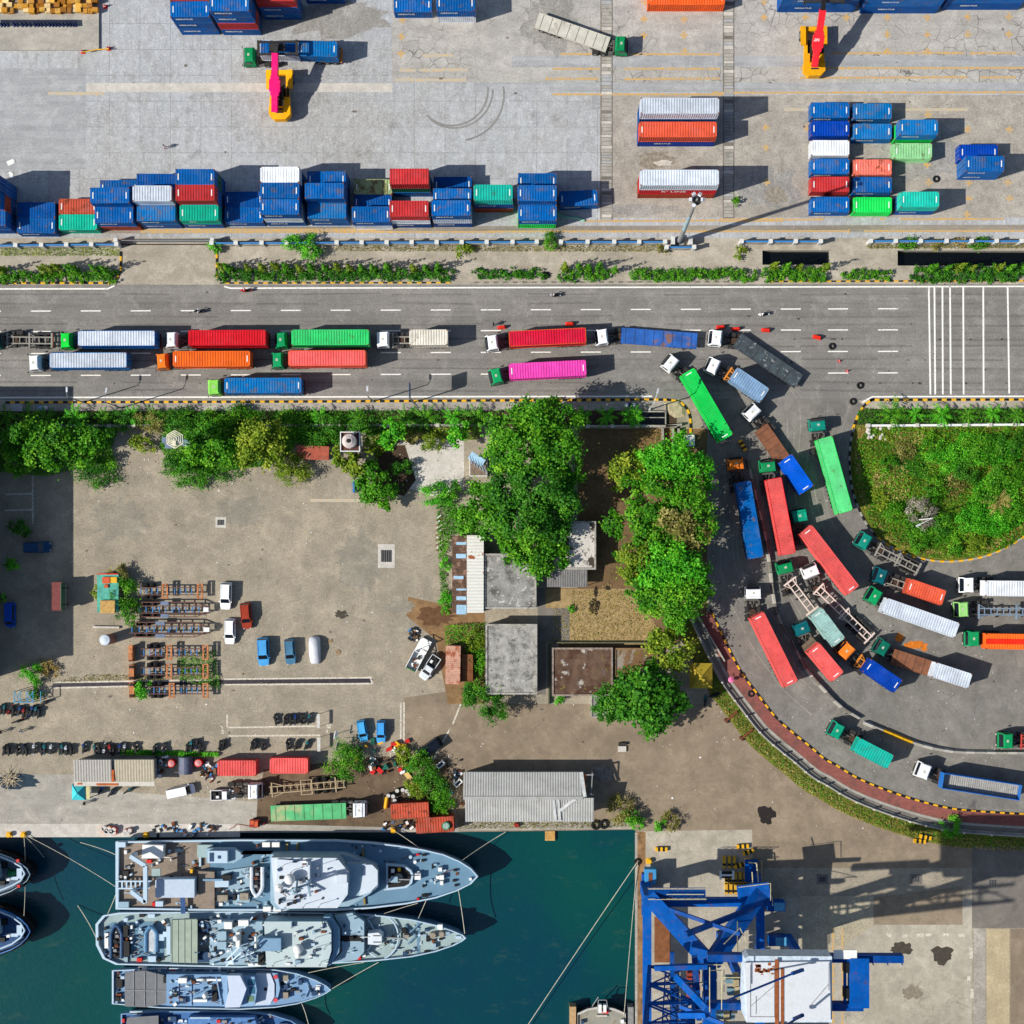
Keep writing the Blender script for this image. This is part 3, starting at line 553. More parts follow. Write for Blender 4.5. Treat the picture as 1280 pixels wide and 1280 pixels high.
for bx, by, ph in ((971, 15.5, "row end under the red boom"), (1074, 17, "row between its two neighbours at the top edge"), (1176.3, 12.5, "row end in the top right corner")): forty(ph, bx, by, [("dark blue", 1, MER), ("blue", 1, MER)])
GR = [[("blue", 153.2), ("navy", 176), ("white", 200), ("blue", 222.6), ("red", 245), ("blue", 270)], [("steel blue", 154.5), ("steel blue", 179.5), None, ("pale red", 223.8), ("blue", 245.5), ("bright green", 270.5)]]
nm = [["rust-streaked blue container at the north-west corner of the block", "clean navy container second from the north in the block's west column", "white container between navy and blue ones in the block's west column", "blue container just south of the white one in the grid block", "red container crossed by the light mast's shadow", "blue container at the south-west corner of the grid block"],
      ["blue container with a dark cross stain at the block's north edge", "blue container north of the empty gap in the grid block", None, "pale red scratched container south of the empty gap", "blue container between pale red and bright green ones", "bright green container at the foot of the grid block"]]
for ci, colm in enumerate(GR):
    for ri, it in enumerate(colm):
        if it: a = P(1010.3 if ci == 0 else 1062.8, it[1]); container(nm[ci][ri], a.x + 3.03, a.y + 1.22, 0, 0, it[0], group="containers in the grid block", words=MER if "blue" in it[0] else None, d=1)
for lb, bx, by, z, c in (("bright green container under a rust-streaked blue one, east of the block", 1113.7, 180.6, 0, "bright green"), ("rust-streaked blue container on a bright green one", 1114.5, 180.6, 2.6, "steel blue"), ("pale green container with a faded roof, single on the ground", 1112.5, 203.7, 0, "pale green"), ("blue container under the turquoise one beside bright green container", 1116, 268.7, 0, "dark blue"), ("turquoise container on a blue one at the yard's south edge", 1116, 268.7, 2.6, "turquoise"),
                         ("blue lower container of the pair standing alone at the far right", 1195.6, 225, 0, "blue"), ("blue upper container of the pair standing alone at the far right", 1195.6, 225, 2.6, "blue"), ("blue single container tucked behind the lone two-high pair", 1193.8, 205.2, 0, "navy")):
    a = P(bx, by); container(lb, a.x + 3.03, a.y + 1.22, z, 0, c, group="containers east of the grid block", words=MER if "blue" in c else None, d=1)
for lb, cx, cy, rz, c in (("faded red container on the quay beside the red round tanks", 300, 957.5, 0, "salmon"), ("faded red container on the quay next to the round bush", 364.5, 954.5, 0, "salmon"), ("rusty red container below the white drums", 514, 1010, 3, "rust red"), ("rusty red container at the quay edge carrying a green tub", 545, 1027.5, 3.2, "rust red")):
    a = P(cx, cy); container(lb, a.x, a.y, 0, R(rz), c, group="red containers on the quay", mark=False)

# ---------------------------------------------------------------- lorries
def wheel_mesh(r, w, n=14):
    m = MB(); m.cyl((0, -w / 2, 0), (0, w / 2, 0), r, n=n, mi=0)
    for s in (-1, 1): m.cyl((0, s * w / 2, 0), (0, s * (w / 2 + .015), 0), r * .55, n=8, mi=1); m.cyl((0, s * (w / 2 + .015), 0), (0, s * (w / 2 + .06), 0), r * .2, n=6, mi=1)
    return m.mesh("wheel", [RUBBER, GREYM])
WH = wheel_mesh(.5, .3); WD = wheel_mesh(.5, .62)
def cab_mesh():
    m = MB(); hw = 1.22; pr = [(-.95, .55), (.98, .55), (1.02, .9), (1.0, 1.6), (.56, 2.72), (.44, 2.84), (-.82, 2.88), (-.95, 2.7)]
    vs = []
    for s, k in ((-1, 1.0), (1, 1.0)):
        for x, z in pr: yy = hw if z < 1.7 else (hw - .05 if z < 2.75 else hw - .16); vs.append((x, s * yy, z))
    n = len(pr); m.add(vs, [(i, i + n, (i + 1) % n + n, (i + 1) % n) for i in range(n)] + [tuple(range(n)), tuple(range(2 * n - 1, n - 1, -1))])
    m.bx(1.0, 1.14, -1.2, 1.2, .42, .82, 1)                                              # bumper
    m.bx(-.2, .12, -.2, .2, 2.86, 2.9, 2); m.bx(-.5, .4, -.5, .5, 2.84, 2.89, 0); m.bx(-.72, -.6, -.9, .9, 2.86, 2.98, 0)    # roof hatch, rear ridge
    for s in (-1, 1): m.bx(.75, -.75, s * 1.19, s * 1.30, .45, .62, 1); m.bx(1.12, 1.16, s * .7, s * 1.05, .55, .75, 3)
    return m.mesh("cab", [CONC, STEEL, mat("roof_vent", (190, 190, 170), .7), WHITEP])
CABM = cab_mesh()
WS = MB().add([(.97, -1.06, 1.66), (.97, 1.06, 1.66), (.56, 1.0, 2.66), (.56, -1.0, 2.66), (1.0, -1.06, 1.67), (1.0, 1.06, 1.67), (.59, 1.0, 2.68), (.59, -1.0, 2.68)], [(4, 5, 6, 7), (0, 1, 5, 4), (1, 2, 6, 5), (2, 3, 7, 6), (3, 0, 4, 7)]).mesh("windscreen", [GLASS])
SW = MB().bx(-.35, .6, -.012, .012, 1.75, 2.5).mesh("side_window", [GLASS])
VIS = MB().box((.72, 0, 2.76), (.3, 2.1, .05), ry=R(14)).mesh("sun_visor", [CONC])
MIR = MB().bar((0, 0, 0), (.12, .18, 0), .03, .03, 1).box((.14, .26, -.1), (.07, .18, .42), 0).mesh("mirror", [BLACKP, STEEL]); MIRR = MB().bar((0, 0, 0), (.12, -.18, 0), .03, .03, 1).box((.14, -.26, -.1), (.07, .18, .42), 0).mesh("mirror", [BLACKP, STEEL])
def trac_mesh():
    m = MB()
    for s in (-1, 1): m.bx(.9, -4.7, s * .36, s * .46, .72, .98)
    for x in (-1.1, -2.0, -3.2, -4.6): m.bx(x - .05, x + .05, -.38, .38, .76, .94)
    m.cyl((-1.3, .95, .7), (-2.2, .95, .7), .3, n=10, mi=1); m.bx(-1.3, -2.0, -1.2, -.7, .45, .95, 1)
    m.cyl((-3.1, 0, 1.0), (-3.1, 0, 1.14), .52, n=12, mi=2); m.bx(-3.1, -3.75, -.5, -.25, 1.0, 1.12, 2); m.bx(-3.1, -3.75, .25, .5, 1.0, 1.12, 2)
    m.bx(-1.05, -1.3, -.9, .9, 1.0, 1.5, 1); m.tube([(-1.2, .3, 1.5), (-1.9, .2, 1.3), (-2.4, .1, 1.2)], .05, 5, 3); m.tube([(-1.2, -.3, 1.5), (-1.8, -.1, 1.4), (-2.4, 0, 1.2)], .05, 5, 3)
    m.bx(-1.5, -1.75, .2, .55, 1.0, 1.35, 3); m.bx(-1.55, -1.8, -.55, -.15, .98, 1.3, 2)
    for s in (-1, 1):
        for x in (-2.75, -4.05): m.box((x, s * .95, 1.1), (1.05, .6, .05), 0)
    return m.mesh("chassis", [STEEL, mat("tank_grey", (96, 94, 90), .6), mat("greasy_brown", (72, 52, 40), .8), mat("hose_grey", (110, 104, 100), .7)])
TRM = trac_mesh()
def trailer_mesh(L, kind):
    m = MB()
    if kind == "skel":
        for s in (-1, 1): m.bx(-.1, -L, s * .42, s * .6, .98, 1.3)
        nx = int(L / 1.0)
        for i in range(nx + 1): x = -.15 - (L - .3) * i / nx; m.bx(x - .06, x + .06, -.43, .43, 1.02, 1.26)
        for x in (-.25, -L * .5, -L + .2): m.bx(x - .13, x + .13, -1.2, 1.2, 1.05, 1.32)
        for s in (-1, 1):
            m.bar((-.25, s * 1.15, 1.18), (-1.3, s * .55, 1.18), .1, .12); m.bar((-L * .5, s * 1.15, 1.18), (-L * .5 - .9, s * .55, 1.18), .1, .12)
            m.bx(-L + .4, -L + 4.0, s * .95, s * 1.2, 1.02, 1.06, 1)
    else:
        m.bx(0, -L, -1.22, 1.22, 1.2, 1.36, 0)
        for s in (-1, 1): m.bx(-.4, -L + .2, s * .42, s * .6, .85, 1.2, 1); m.bx(0, -L, s * 1.19, s * 1.26, 1.16, 1.4, 0)
        for i in range(int(L / 1.5)): x = -.7 - i * 1.5; m.bx(x - .03, x + .03, -1.15, 1.15, 1.36, 1.385, 1)
    for s in (-1, 1): m.bx(-3.2, -3.4, s * .75, s * .9, .25, 1.1, 1); m.bx(-3.15, -3.45, s * .7, s * .95, .18, .26, 1)
    m.bx(-L + .1, -L + .16, -1.15, 1.15, .55, .75, 2)
    for x in (-L + 1.2, -L + 2.5): m.cyl((x, -1.0, .5), (x, 1.0, .5), .09, n=6, mi=1)
    return m
_tm = {}
def trailer_of(L, kind, mt):
    key = (round(L, 1), kind)
    if key not in _tm: _tm[key] = trailer_mesh(L, kind).mesh("trailer", [CONC, STEEL, REDP])
    return _tm[key]
GOOSE = MB()
def ang(a, b): return math.atan2(b.y - a.y, b.x - a.x)
CABC = {"white": (234, 236, 238), "green": (16, 142, 84), "bright green": (24, 196, 60), "lime": (132, 204, 84), "orange": (228, 122, 40), "teal": (20, 136, 118), "dark green": (12, 104, 84), "dark teal": (14, 96, 104), "pale lime": (150, 206, 120), "sea green": (18, 158, 124)}
def truck(label, cab, cc, F=None, Rr=None, zr=1.35, kind="skel", tcol=None, load=None, head=None, L=None, visor=True, load_at=0.0):
    c0 = P(cab[0], cab[1], 2.88)
    if F: f = P(F[0], F[1], zr); r = P(Rr[0], Rr[1], zr); f.z = r.z = 0; ta = ang(r, f)
    hd = R(head) if head is not None else (ang(f, c0) if F else 0)
    t = thing("lorry", label, "truck", (c0.x, c0.y, 0), hd, "lorries"); cm = paint(CABC[cc], .12, .4)
    cb = put("cab", CABM, t, mats=[cm]); put("windscreen", WS, cb)
    for s in (-1, 1): put("side_window", SW, cb, (0, s * 1.2, 0))
    put("mirror", MIR, cb, (.9, 1.18, 2.2)); put("mirror", MIRR, cb, (.9, -1.18, 2.2))
    if visor and rnd.random() < .3: put("sun_visor", VIS, cb, mats=[cm])
    put("chassis", TRM, t)
    for s in (-1, 1): put("wheel", WH, t, (.25, s * 1.02, .5)); put("wheel", WD, t, (-2.75, s * .9, .5)); put("wheel", WD, t, (-4.05, s * .9, .5))
    if F:
        tl = L or (r - f).length; tm = trailer_of(tl, kind, None); o = bpy.data.objects.new("trailer", tm); COL.objects.link(o); o.parent = t
        q = Matrix.Rotation(-hd, 3, 'Z') @ (f - Vector((c0.x, c0.y, 0))); o.location = q; o.rotation_euler = (0, 0, ta - hd)
        o.material_slots[0].link = 'OBJECT'; o.material_slots[0].material = tcol or STEEL
        for x in (-tl + 1.2, -tl + 2.5) + ((-tl + 3.8,) if tl > 11 else ()):
            for s in (-1, 1): put("wheel", WD, o, (x, s * .9, .5))
        if load:
            lb, c, Lc, Hh, kw = load; d = Vector((math.cos(ta), math.sin(ta), 0)); p = f - d * (Lc / 2 + load_at)
            container(lb, p.x, p.y, 1.385, ta, c, L=Lc, Hh=Hh, group="containers on lorries", **kw)
    return t
Z4, Z4H = 1.385 + 2.59, 1.385 + 2.9
FORTY = 12.19
IRON = mat("grey_trailer_steel", (150, 146, 136), .7, var=.2); DARKIRON = mat("dark_trailer_steel", (84, 80, 76), .7, var=.3); PINKW = mat("pale_trailer_paint", (226, 206, 194), .6, var=.12); RUSTD = mat("rust_deck", (136, 88, 62), .9, var=.3, scale=.8, blot=((92, 66, 54), .6, .55, .68))
def T(label, cab, cc, F, Rr, load, zr=None, **kw):
    if load and zr is None: zr = 1.385 + load[3]
    truck(label, cab, cc, F, Rr, zr or 1.35, load=load, **kw)
T("truck with an empty frame trailer, cab cut off by the left edge", (-11, 425), "dark green", (7, 425), (66, 425.5), None, tcol=IRON)
T("truck with a bright green cab pulling a white-roofed container", (80.5, 425), "bright green", (97, 423), (195, 422.7), ("white-roofed blue container behind the bright green cab", "blue", FORTY, 2.9, dict(roof="grey white", mark=False)))
T("truck with a white cab and bright red container", (212.5, 424), "white", (235.3, 422.2), (333, 422), ("bright red container on the truck in the upper lane", "bright red", FORTY, 2.9, dict(mark=False)))
T("truck with a green cab under a green container in the upper lane", (350, 424.5), "green", (364.2, 421.8), (461, 421.5), ("green container with dark stains on the upper-lane truck", "green", FORTY, 2.9, dict(mark=False)))
T("truck with white cab and short cream container at its trailer's rear", (478, 423.5), "white", (487, 422), (558.8, 421.5), ("short cream-white container at the rear of a long trailer", "cream", 6.06, 2.59, dict(mark=False)), load_at=3.1, tcol=IRON)
T("truck with white cab and crimson container beside a red road barrier", (614.5, 427.7), "white", (636.2, 423.6), (730.5, 419.2), ("crimson container above the pink one", "crimson", FORTY, 2.59, dict(mark=False, frame="orange")))
BLDECK = mat("worn_blue_deck", (40, 96, 176), .8, var=.35, scale=.5, blot=((130, 92, 60), .35, .55, .66))
T("truck with white cab and empty blue rust-streaked flatbed", (752, 420.5), "white", (776.5, 419.3), (871.3, 426.5), None, kind="flat", tcol=BLDECK, visor=False)
DKDECK = mat("dark_worn_deck", (66, 76, 82), .8, var=.4, scale=1.2, blot=((196, 198, 196), 1.6, .6, .68))
T("truck with white cab and dark grey worn flatbed, beside red barriers", (895, 421.5), "white", (921.5, 425), (998.5, 477.2), None, kind="flat", tcol=DKDECK, head=174, visor=False)
T("truck with white and blue cab and white-roofed container, middle lane", (41, 453), "white", (61.7, 450.5), (156, 450), ("white-roofed blue container on the middle-lane truck with the blue tail", "steel blue", FORTY, 2.9, dict(roof="grey white", mark=False)))
T("truck with an orange cab and matching orange container in the lane", (200.7, 451), "orange", (216, 448.6), (311, 448.3), ("orange container behind the orange cab in the lane", "hot orange", FORTY, 2.59, dict(mark=True)))
T("truck with a green cab pulling a red container, middle lane", (345.5, 449.7), "green", (360.2, 447.8), (456, 447.3), ("red ribbed container directly below the green one", "salmon", FORTY, 2.9, dict(mark=False, frame="orange")))
T("truck with a green cab pulling the pink container", (619.7, 469.5), "green", (636.2, 464.2), (732.3, 459.5), ("bright pink container in the lane", "pink", FORTY, 2.9, dict(mark=True)))
T("truck with a lime cab and blue container, alone in the bottom lane", (266.7, 483.5), "lime", (280.2, 482), (378, 481.7), ("blue container behind the lime cab in the bottom lane", "steel blue", FORTY, 2.59, dict(mark=True)))
T("truck with white cab turning, pulling the long bright green container", (838, 453), "white", (859.3, 464.2), (906.9, 545.9), ("long bright green container turning the corner", "bright green", FORTY, 2.9, dict(mark=True)), head=141)
T("truck with white cab and orange gooseneck under a blue-grey container", (891, 456.5), "white", (911, 463), (955.4, 493.2), ("scuffed blue container with pale streaks on the orange gooseneck", "blue grey", 6.06, 2.59, dict(mark=True)), load_at=.9, tcol=mat("orange_trailer", (214, 132, 48), .6), head=155)
T("truck with white cab and rusty flatbed with blue container at its rear", (940.5, 514.3), "white", (954.2, 533), (1009.4, 613), ("smooth bright blue container at the end of a rusty flatbed", "bright blue", 6.06, 2.59, dict(mark=True)), zr=3.9, kind="flat", tcol=RUSTD, head=134, load_at=6.15)
T("truck with teal cab pulling a pale green container beside the island", (1023, 530.5), "teal", (1031, 547), (1056, 637), ("weathered green container alongside the grassy island", "leaf green", FORTY, 2.9, dict(mark=False, frame="bright green")), head=96)
T("truck with an orange cab under a worn blue container, by the tree shade", (920.5, 579), "orange", (929, 602.3), (944.5, 694), ("worn blue container with dark stains in the tree shade", "blue", FORTY, 2.59, dict(mark=False)), head=96)
T("truck with a green cab pulling a long salmon container with creases", (960.5, 582), "green", (967.2, 598), (985, 690.3), ("salmon red container between the worn blue and the diagonal one", "salmon", FORTY, 2.9, dict(mark=False, frame="bright red")), head=96)
T("truck with dark green cab pulling a salmon container set diagonally", (1000, 644.5), "sea green", (1007.2, 662), (1064.5, 735.7), ("salmon red container lying diagonally across the junction", "salmon", FORTY, 2.9, dict(mark=True)), head=100)
T("truck with green cab, pale gooseneck trailer and grey-green container", (982, 709), "green", (988.5, 725.3), (1047, 802.5), ("pale grey-green short container at the end of a pale gooseneck", "grey green", 6.06, 2.59, dict(mark=True)), zr=3.0, tcol=PINKW, head=104, load_at=6.3)
T("truck with white cab pulling an empty pale skeleton trailer", (1013.8, 713.6), "white", (1021.8, 734.7), (1088, 798.8), None, tcol=PINKW, head=112)
T("truck with dark teal cab and short brick red container at its rear", (1101, 719.7), "dark teal", (1110, 724), (1181, 748.2), ("short brick red container above the long white one", "brick", 6.06, 2.59, dict(mark=True)), zr=3.5, tcol=IRON, head=160, load_at=3.2)
T("truck with teal cab and empty grey skeleton trailer hugging the island", (1080.6, 675.8), "teal", (1095.8, 686), (1149, 713), None, tcol=IRON, head=150)
T("truck with a rusty-topped green cab pulling the long white container", (1093.4, 745), "green", (1105.5, 756.3), (1199, 789), ("long white container lying across the middle of the junction", "grey white", FORTY, 2.9, dict(mark=False)), head=149)
T("truck with dark green cab and rusty flatbed with white container at rear", (1103.5, 809.5), "dark green", (1119, 821.5), (1213.3, 852), ("short white container at the rear of a rusty flatbed", "grey white", 6.06, 2.59, dict(mark=False)), zr=3.2, kind="flat", tcol=RUSTD, head=148, load_at=6.2)
T("truck with white cab and white container cut by the right edge", (1210, 731.3), "white", (1231.5, 735.3), (1329, 736.5), ("white container cut by the right edge", "white", FORTY, 2.9, dict(mark=False)), head=180)
T("truck with pale lime cab and empty frame trailer at the right edge", (1203.5, 762), "pale lime", (1222, 764.5), (1320, 765), None, tcol=mat("blue_grey_trailer", (120, 140, 160), .7), head=182)
T("truck with green cab and orange open container at the right edge", (1217.3, 798.5), "green", (1232.4, 801.7), (1331, 803), ("orange container with a red stripe along its roof, right edge", "hot orange", FORTY, 2.59, dict(mark=False)), head=180)
T("truck with white cab pulling a faded red container along the footpath", (942.3, 741), "white", (946.3, 769), (988, 853.5), ("faded red container with dark stains nearest the red footpath", "salmon", FORTY, 2.9, dict(mark=True, frame="salmon")), head=91)
T("truck with dark teal cab and short red container inside the junction", (1003, 785.5), "dark teal", (1011.5, 803.5), (1048.5, 847.5), ("short red container with dark scars beside the concrete divider", "salmon", 6.06, 2.59, dict(mark=True)), load_at=1.0, head=112, kind="flat", tcol=mat("brown_flatbed", (110, 98, 82), .9))
T("truck with an orange cab and short deep blue container", (1058.5, 813.8), "orange", (1075.5, 826), (1124.3, 859.3), ("short deep blue container on the truck with the orange cab", "navy", 6.06, 2.59, dict(mark=True)), load_at=1.2, head=137, tcol=mat("orange_trailer", (214, 132, 48), .6))
T("truck with green cab and turquoise container near the footpath", (1046.3, 913.3), "sea green", (1070.5, 931), (1112.4, 952.5), ("turquoise short container between divider and red footpath", "turquoise", 6.06, 2.59, dict(mark=False)), head=152, tcol=RUST)
# open-topped blue trailer box
T("truck with white cab and blue-sided open body with grey floor", (1155.3, 964.3), "white", (1179, 976.3), (1276.5, 991.5), None, zr=3.9, kind="flat", tcol=RUST, head=159)
T("truck with green cab and red trailer frame cut by the right edge", (1259.5, 926.6), "green", (1275, 927), (1372, 928), None, tcol=mat("red_trailer_paint", (190, 70, 60), .6), head=180)
T("truck with white cab and long weathered green flatbed on the quay", (449, 1013), "white", (432.5, 1013.5), (338.5, 1017), None, kind="flat", tcol=mat("weathered_green_deck", (92, 186, 122), .85, var=.25, scale=.6, blot=((176, 170, 128), .25, .5, .66)), head=0)
T("truck with green cab beneath the pink reach stacker's boom", (310, 68), "green", (325, 66), (428, 68.5), ("blue container at the rear of the truck being loaded", "steel blue", 6.06, 2.59, dict(mark=True)), zr=1.4, tcol=mat("orange_trailer", (214, 132, 48), .6), head=181, load_at=6.6)
T("truck with green cab and grey-white flatbed parked askew in the yard", (777, 54), "green", (760, 56), (671, 25), None, kind="flat", tcol=mat("chalky_deck", (202, 198, 184), .85, var=.15, scale=.8, blot=((150, 140, 124), .3, .58, .7)), head=-3)
# container held by the pink reach stacker
a = P(349, 60, 4.2); container("white-sided container gripped under the pink reach stacker's spreader", a.x, a.y, 1.6, R(-1.5), "grey white", roof="blue", group="containers on lorries", mark=False)
# sides of the open body
f, r = P(1179, 976.3, 3.9), P(1276.5, 991.5, 3.9); f.z = r.z = 0; an = ang(r, f); d = Vector((math.cos(an), math.sin(an), 0)); L = (r - f).length
m = MB(); mid = (f + r) / 2
for s in (-1, 1):
    m.bx(-L / 2, L / 2, s * 1.22, s * 1.14, 0, 2.4)
    for i in range(24): x = -L / 2 + .3 + i * (L - .6) / 23; m.bx(x - .05, x + .05, s * 1.22, s * 1.28, .05, 2.38)
m.bx(L / 2 - .08, L / 2, -1.14, 1.14, 0, 2.4); m.bx(-L / 2, -L / 2 + .08, -1.14, 1.14, 0, 2.4)
m.bx(-L / 2 + .08, L / 2 - .08, -1.14, 1.14, .04, 1.1, 1)
for i in range(36): x = -L / 2 + .3 + i * (L - .6) / 35; m.bx(x - .07, x + .07, -1.12, 1.12, 1.1, 1.17, 1)
t = thing("open_top_container", "blue-sided open-top container with a grey ribbed load cover", "container", (mid.x, mid.y, 1.386), an, "containers on lorries"); m.build("side_walls", [paint((40, 112, 190), .25), mat("grey_ribbed_cover", (168, 166, 160), .8)], t)
# red stripe on the orange container
# ---------------------------------------------------------------- cars
def car_parts(Lc=4.2, van=False, pickup=False):
    k = Lc / 4.2; b = MB(); st = [(-2.1, .68, .72), (-1.98, .80, .92), (-1.2, .86, .98), (1.05, .86, .95), (1.75, .80, .84), (2.02, .68, .70), (2.1, .5, .6)]; vs = []
    for x, w, z in st: vs += [(x * k, -w, .32), (x * k, -w * 1.02, .62), (x * k, -w * .93, z), (x * k, w * .93, z), (x * k, w * 1.02, .62), (x * k, w, .32)]
    fs = []
    for i in range(len(st) - 1):
        for j in range(6): fs.append((i * 6 + j, i * 6 + (j + 1) % 6, (i + 1) * 6 + (j + 1) % 6, (i + 1) * 6 + j))
    fs = [tuple(reversed(f)) for f in fs]; fs += [tuple(range(6)), tuple(range(6 * len(st) - 1, 6 * len(st) - 7, -1))]; b.add(vs, fs)
    x0, x1, r0, r1, zt = (-1.95, 1.15, -1.75, .45, 1.62) if not van else (-2.0, 1.6, -1.95, 1.05, 1.9)
    if pickup: x0, x1, r0, r1, zt = -.3, 1.15, -.2, .55, 1.6
    x0, x1, r0, r1 = x0 * k, x1 * k, r0 * k, r1 * k; lo, hi = .8, .68
    lv = [(x0, -lo, .93), (x1, -lo, .93), (x1, lo, .93), (x0, lo, .93)]; hv = [(r0, -hi, zt), (r1, -hi, zt), (r1, hi, zt), (r0, hi, zt)]
    b.add(lv + hv, [(4, 5, 6, 7), (0, 1, 5, 4), (2, 3, 7, 6), (1, 2, 6, 5), (3, 0, 4, 7)])
    b.bx(r0 + .15, r1 - .1, -hi + .06, -hi + .1, zt, zt + .05); b.bx(r0 + .15, r1 - .1, hi - .1, hi - .06, zt, zt + .05)
    for s in (-1, 1): b.bx(x1 - .15, x1 - .3, s * .84, s * 1.0, .95, 1.08); b.bx(2.0 * k, 2.09 * k, s * .42, s * .6, .58, .72, 1)
    if pickup:
        b.bx(-2.05 * k, -.35 * k, -.72, .72, .97, 1.0, 2)
        for s in (-1, 1): b.bx(-2.08 * k, -.33 * k, s * .86, s * .76, .6, 1.28)
        b.bx(-2.1 * k, -2.02 * k, -.8, .8, .6, 1.26); b.box((-1.5 * k, .2, 1.15), (.6, .5, .3), 2); b.box((-1.0 * k, -.3, 1.12), (.5, .4, .25), 1)
    body = b.mesh("body", [CONC, WHITEP, BLACKP])
    def q(t0, t1, s0, s1, n):      # glass panel on the slanted quad
        a, bb, c, d = n; e = Vector(bb) - Vector(a); f = Vector(d) - Vector(a); nn = e.cross(f).normalized() * .018
        pt = lambda u, v: (Vector(a) * (1 - u) * (1 - v) + Vector(bb) * u * (1 - v) + Vector(c) * u * v + Vector(d) * (1 - u) * v)
        p = [pt(t0, s0), pt(t1, s0), pt(t1, s1), pt(t0, s1)]; return [v + nn for v in p] + [v - nn for v in p]
    bf = [(0, 1, 2, 3), (7, 6, 5, 4), (0, 4, 5, 1), (1, 5, 6, 2), (2, 6, 7, 3), (3, 7, 4, 0)]
    ws = MB().add(q(.06, .94, .1, .95, (lv[1], lv[2], hv[2], hv[1])), bf).mesh("windscreen", [GLASS]); rw = MB().add(q(.08, .92, .2, .9, (lv[3], lv[0], hv[0], hv[3])), bf).mesh("rear_window", [GLASS])
    s1 = MB().add(q(.08, .9, .15, .88, (lv[0], lv[1], hv[1], hv[0])), bf).mesh("side_window", [GLASS]); s2 = MB().add(q(.1, .92, .15, .88, (lv[2], lv[3], hv[3], hv[2])), bf).mesh("side_window", [GLASS])
    return body, [("windscreen", ws), ("rear_window", rw), ("side_window", s1), ("side_window", s2)]
CP = {"car": car_parts(), "van": car_parts(4.5, True), "pickup": car_parts(4.4, pickup=True)}
WC = wheel_mesh(.32, .2, 12)
def car(label, px, py, head, rgb, kind="car", sc_=1.0, cat="car"):
    p = P(px, py, 1.5); t = thing("parked_car" if cat == "car" else cat, label, cat, (p.x, p.y, 0), R(head), "parked cars"); t.scale = (sc_, sc_, sc_); bd, gl = CP[kind]
    put("body", bd, t, mats=[paint(rgb, .06, .3)])
    for n_, me in gl: put(n_, me, t)
    for x in (-1.3, 1.3):
        for s in (-1, 1): put("wheel", WC, t, (x, s * .76, .32))
W_ = (236, 238, 242); BL = (70, 146, 200)
car("white car parked nose-down beside the upper stack of trailer frames", 281, 745, -92, W_, sc_=1.04); car("white car below the other, next to the maroon car's tail", 286, 789.5, -91, W_, sc_=.98); car("maroon car with a rusty red roof between the two white ones", 306.5, 770, -85, (158, 62, 44), sc_=1.0)
car("light blue car nearest the gutter end of the trailer frames", 328, 815, -87, BL, sc_=1.08); car("grey blue car between the light blue one and the covered one", 361.5, 815, -86, (74, 120, 150), sc_=.98)
car("light blue car with its rear to the motorcycles, by the sign post", 452, 914.5, -80, (70, 160, 214), sc_=.84); car("bright blue car beside the line of kerb stones", 475.5, 915.5, -90, (70, 156, 220), sc_=.86); car("black car half under the quay trees", 536, 936, 215, (16, 24, 38), sc_=1.05)
car("dark blue car standing alone in the building's shadow", 44, 684, 2, (34, 74, 110), sc_=1.04); car("deep blue van in shadow cut close to the left edge", 10.5, 769, -90, (30, 84, 190), "van", .9, "van")
car("white van with dark windscreen on the quay facing right", 224.5, 990, 12, W_, "van", .98, "van"); car("white pickup truck with tyres in its black bed", 279, 994.5, 1, W_, "pickup", .95, "pickup"); car("white pickup with boxy bed beside the wrecked truck", 536.5, 835, 236, (220, 226, 228), "pickup", .98, "pickup")
# car under a white dust sheet
p = P(392.5, 813, 1.2); m = MB(); pr = [(-2.2, .6, .55), (-1.9, .86, .95), (-1.3, .9, 1.45), (.2, .9, 1.5), (1.0, .88, 1.15), (1.8, .82, .9), (2.2, .6, .5)]; vs = []
for x, w, z in pr: vs += [(x, -w, .08), (x, -w * .96, z * .6), (x, -w * .72, z), (x, 0, z + .04), (x, w * .72, z), (x, w * .96, z * .6), (x, w, .08)]
fs = [(i * 7 + j, (i + 1) * 7 + j, (i + 1) * 7 + j + 1, i * 7 + j + 1) for i in range(len(pr) - 1) for j in range(6)] + [tuple(range(7)), tuple(range(7 * len(pr) - 1, 7 * len(pr) - 8, -1))]
m.add(vs, fs); o = m.build("covered_car", mat("white_dust_sheet", (214, 216, 222), .8, var=.15, scale=2.2, bump=.4), None, (p.x, p.y, 0), R(-88), True); tag(o, "car wholly covered by a pale dust sheet, last of its row", "car", "parked cars")
truck("white truck cab without a trailer on the quay, beside the frame trailer", (317.5, 990), "white", head=0, visor=False)
# wrecked open truck
p = P(524.5, 817); t = thing("wrecked_truck", "stripped white truck wreck with bare roof bars and junk", "truck", (p.x, p.y, 0), R(62))
m = MB(); m.bx(-2.8, 2.6, -.95, .95, .35, .8, 0); m.bx(-2.8, .1, -.95, -.85, .8, 1.7, 0); m.bx(-2.8, .1, .85, .95, .8, 1.7, 0); m.bx(-2.8, -2.7, -.85, .85, .8, 1.7, 2); m.build("body", [WHITEP, BLACKP, mat("green_panel", (40, 130, 70))], t)
m = MB(); m.bar((.2, -.9, 1.7), (2.4, .9, 1.7), .12, .1); m.bar((.2, .9, 1.72), (2.4, -.9, 1.72), .12, .1); m.bar((.2, -.9, 1.7), (.2, .9, 1.7), .1, .1); m.bar((2.4, -.9, 1.7), (2.4, .9, 1.7), .1, .1)
for x in (.2, 2.4):
    for y in (-.9, .9): m.bar((x, y, .8), (x, y, 1.7), .08, .08)
m.build("roof_frame", WHITEP, t); m = MB()
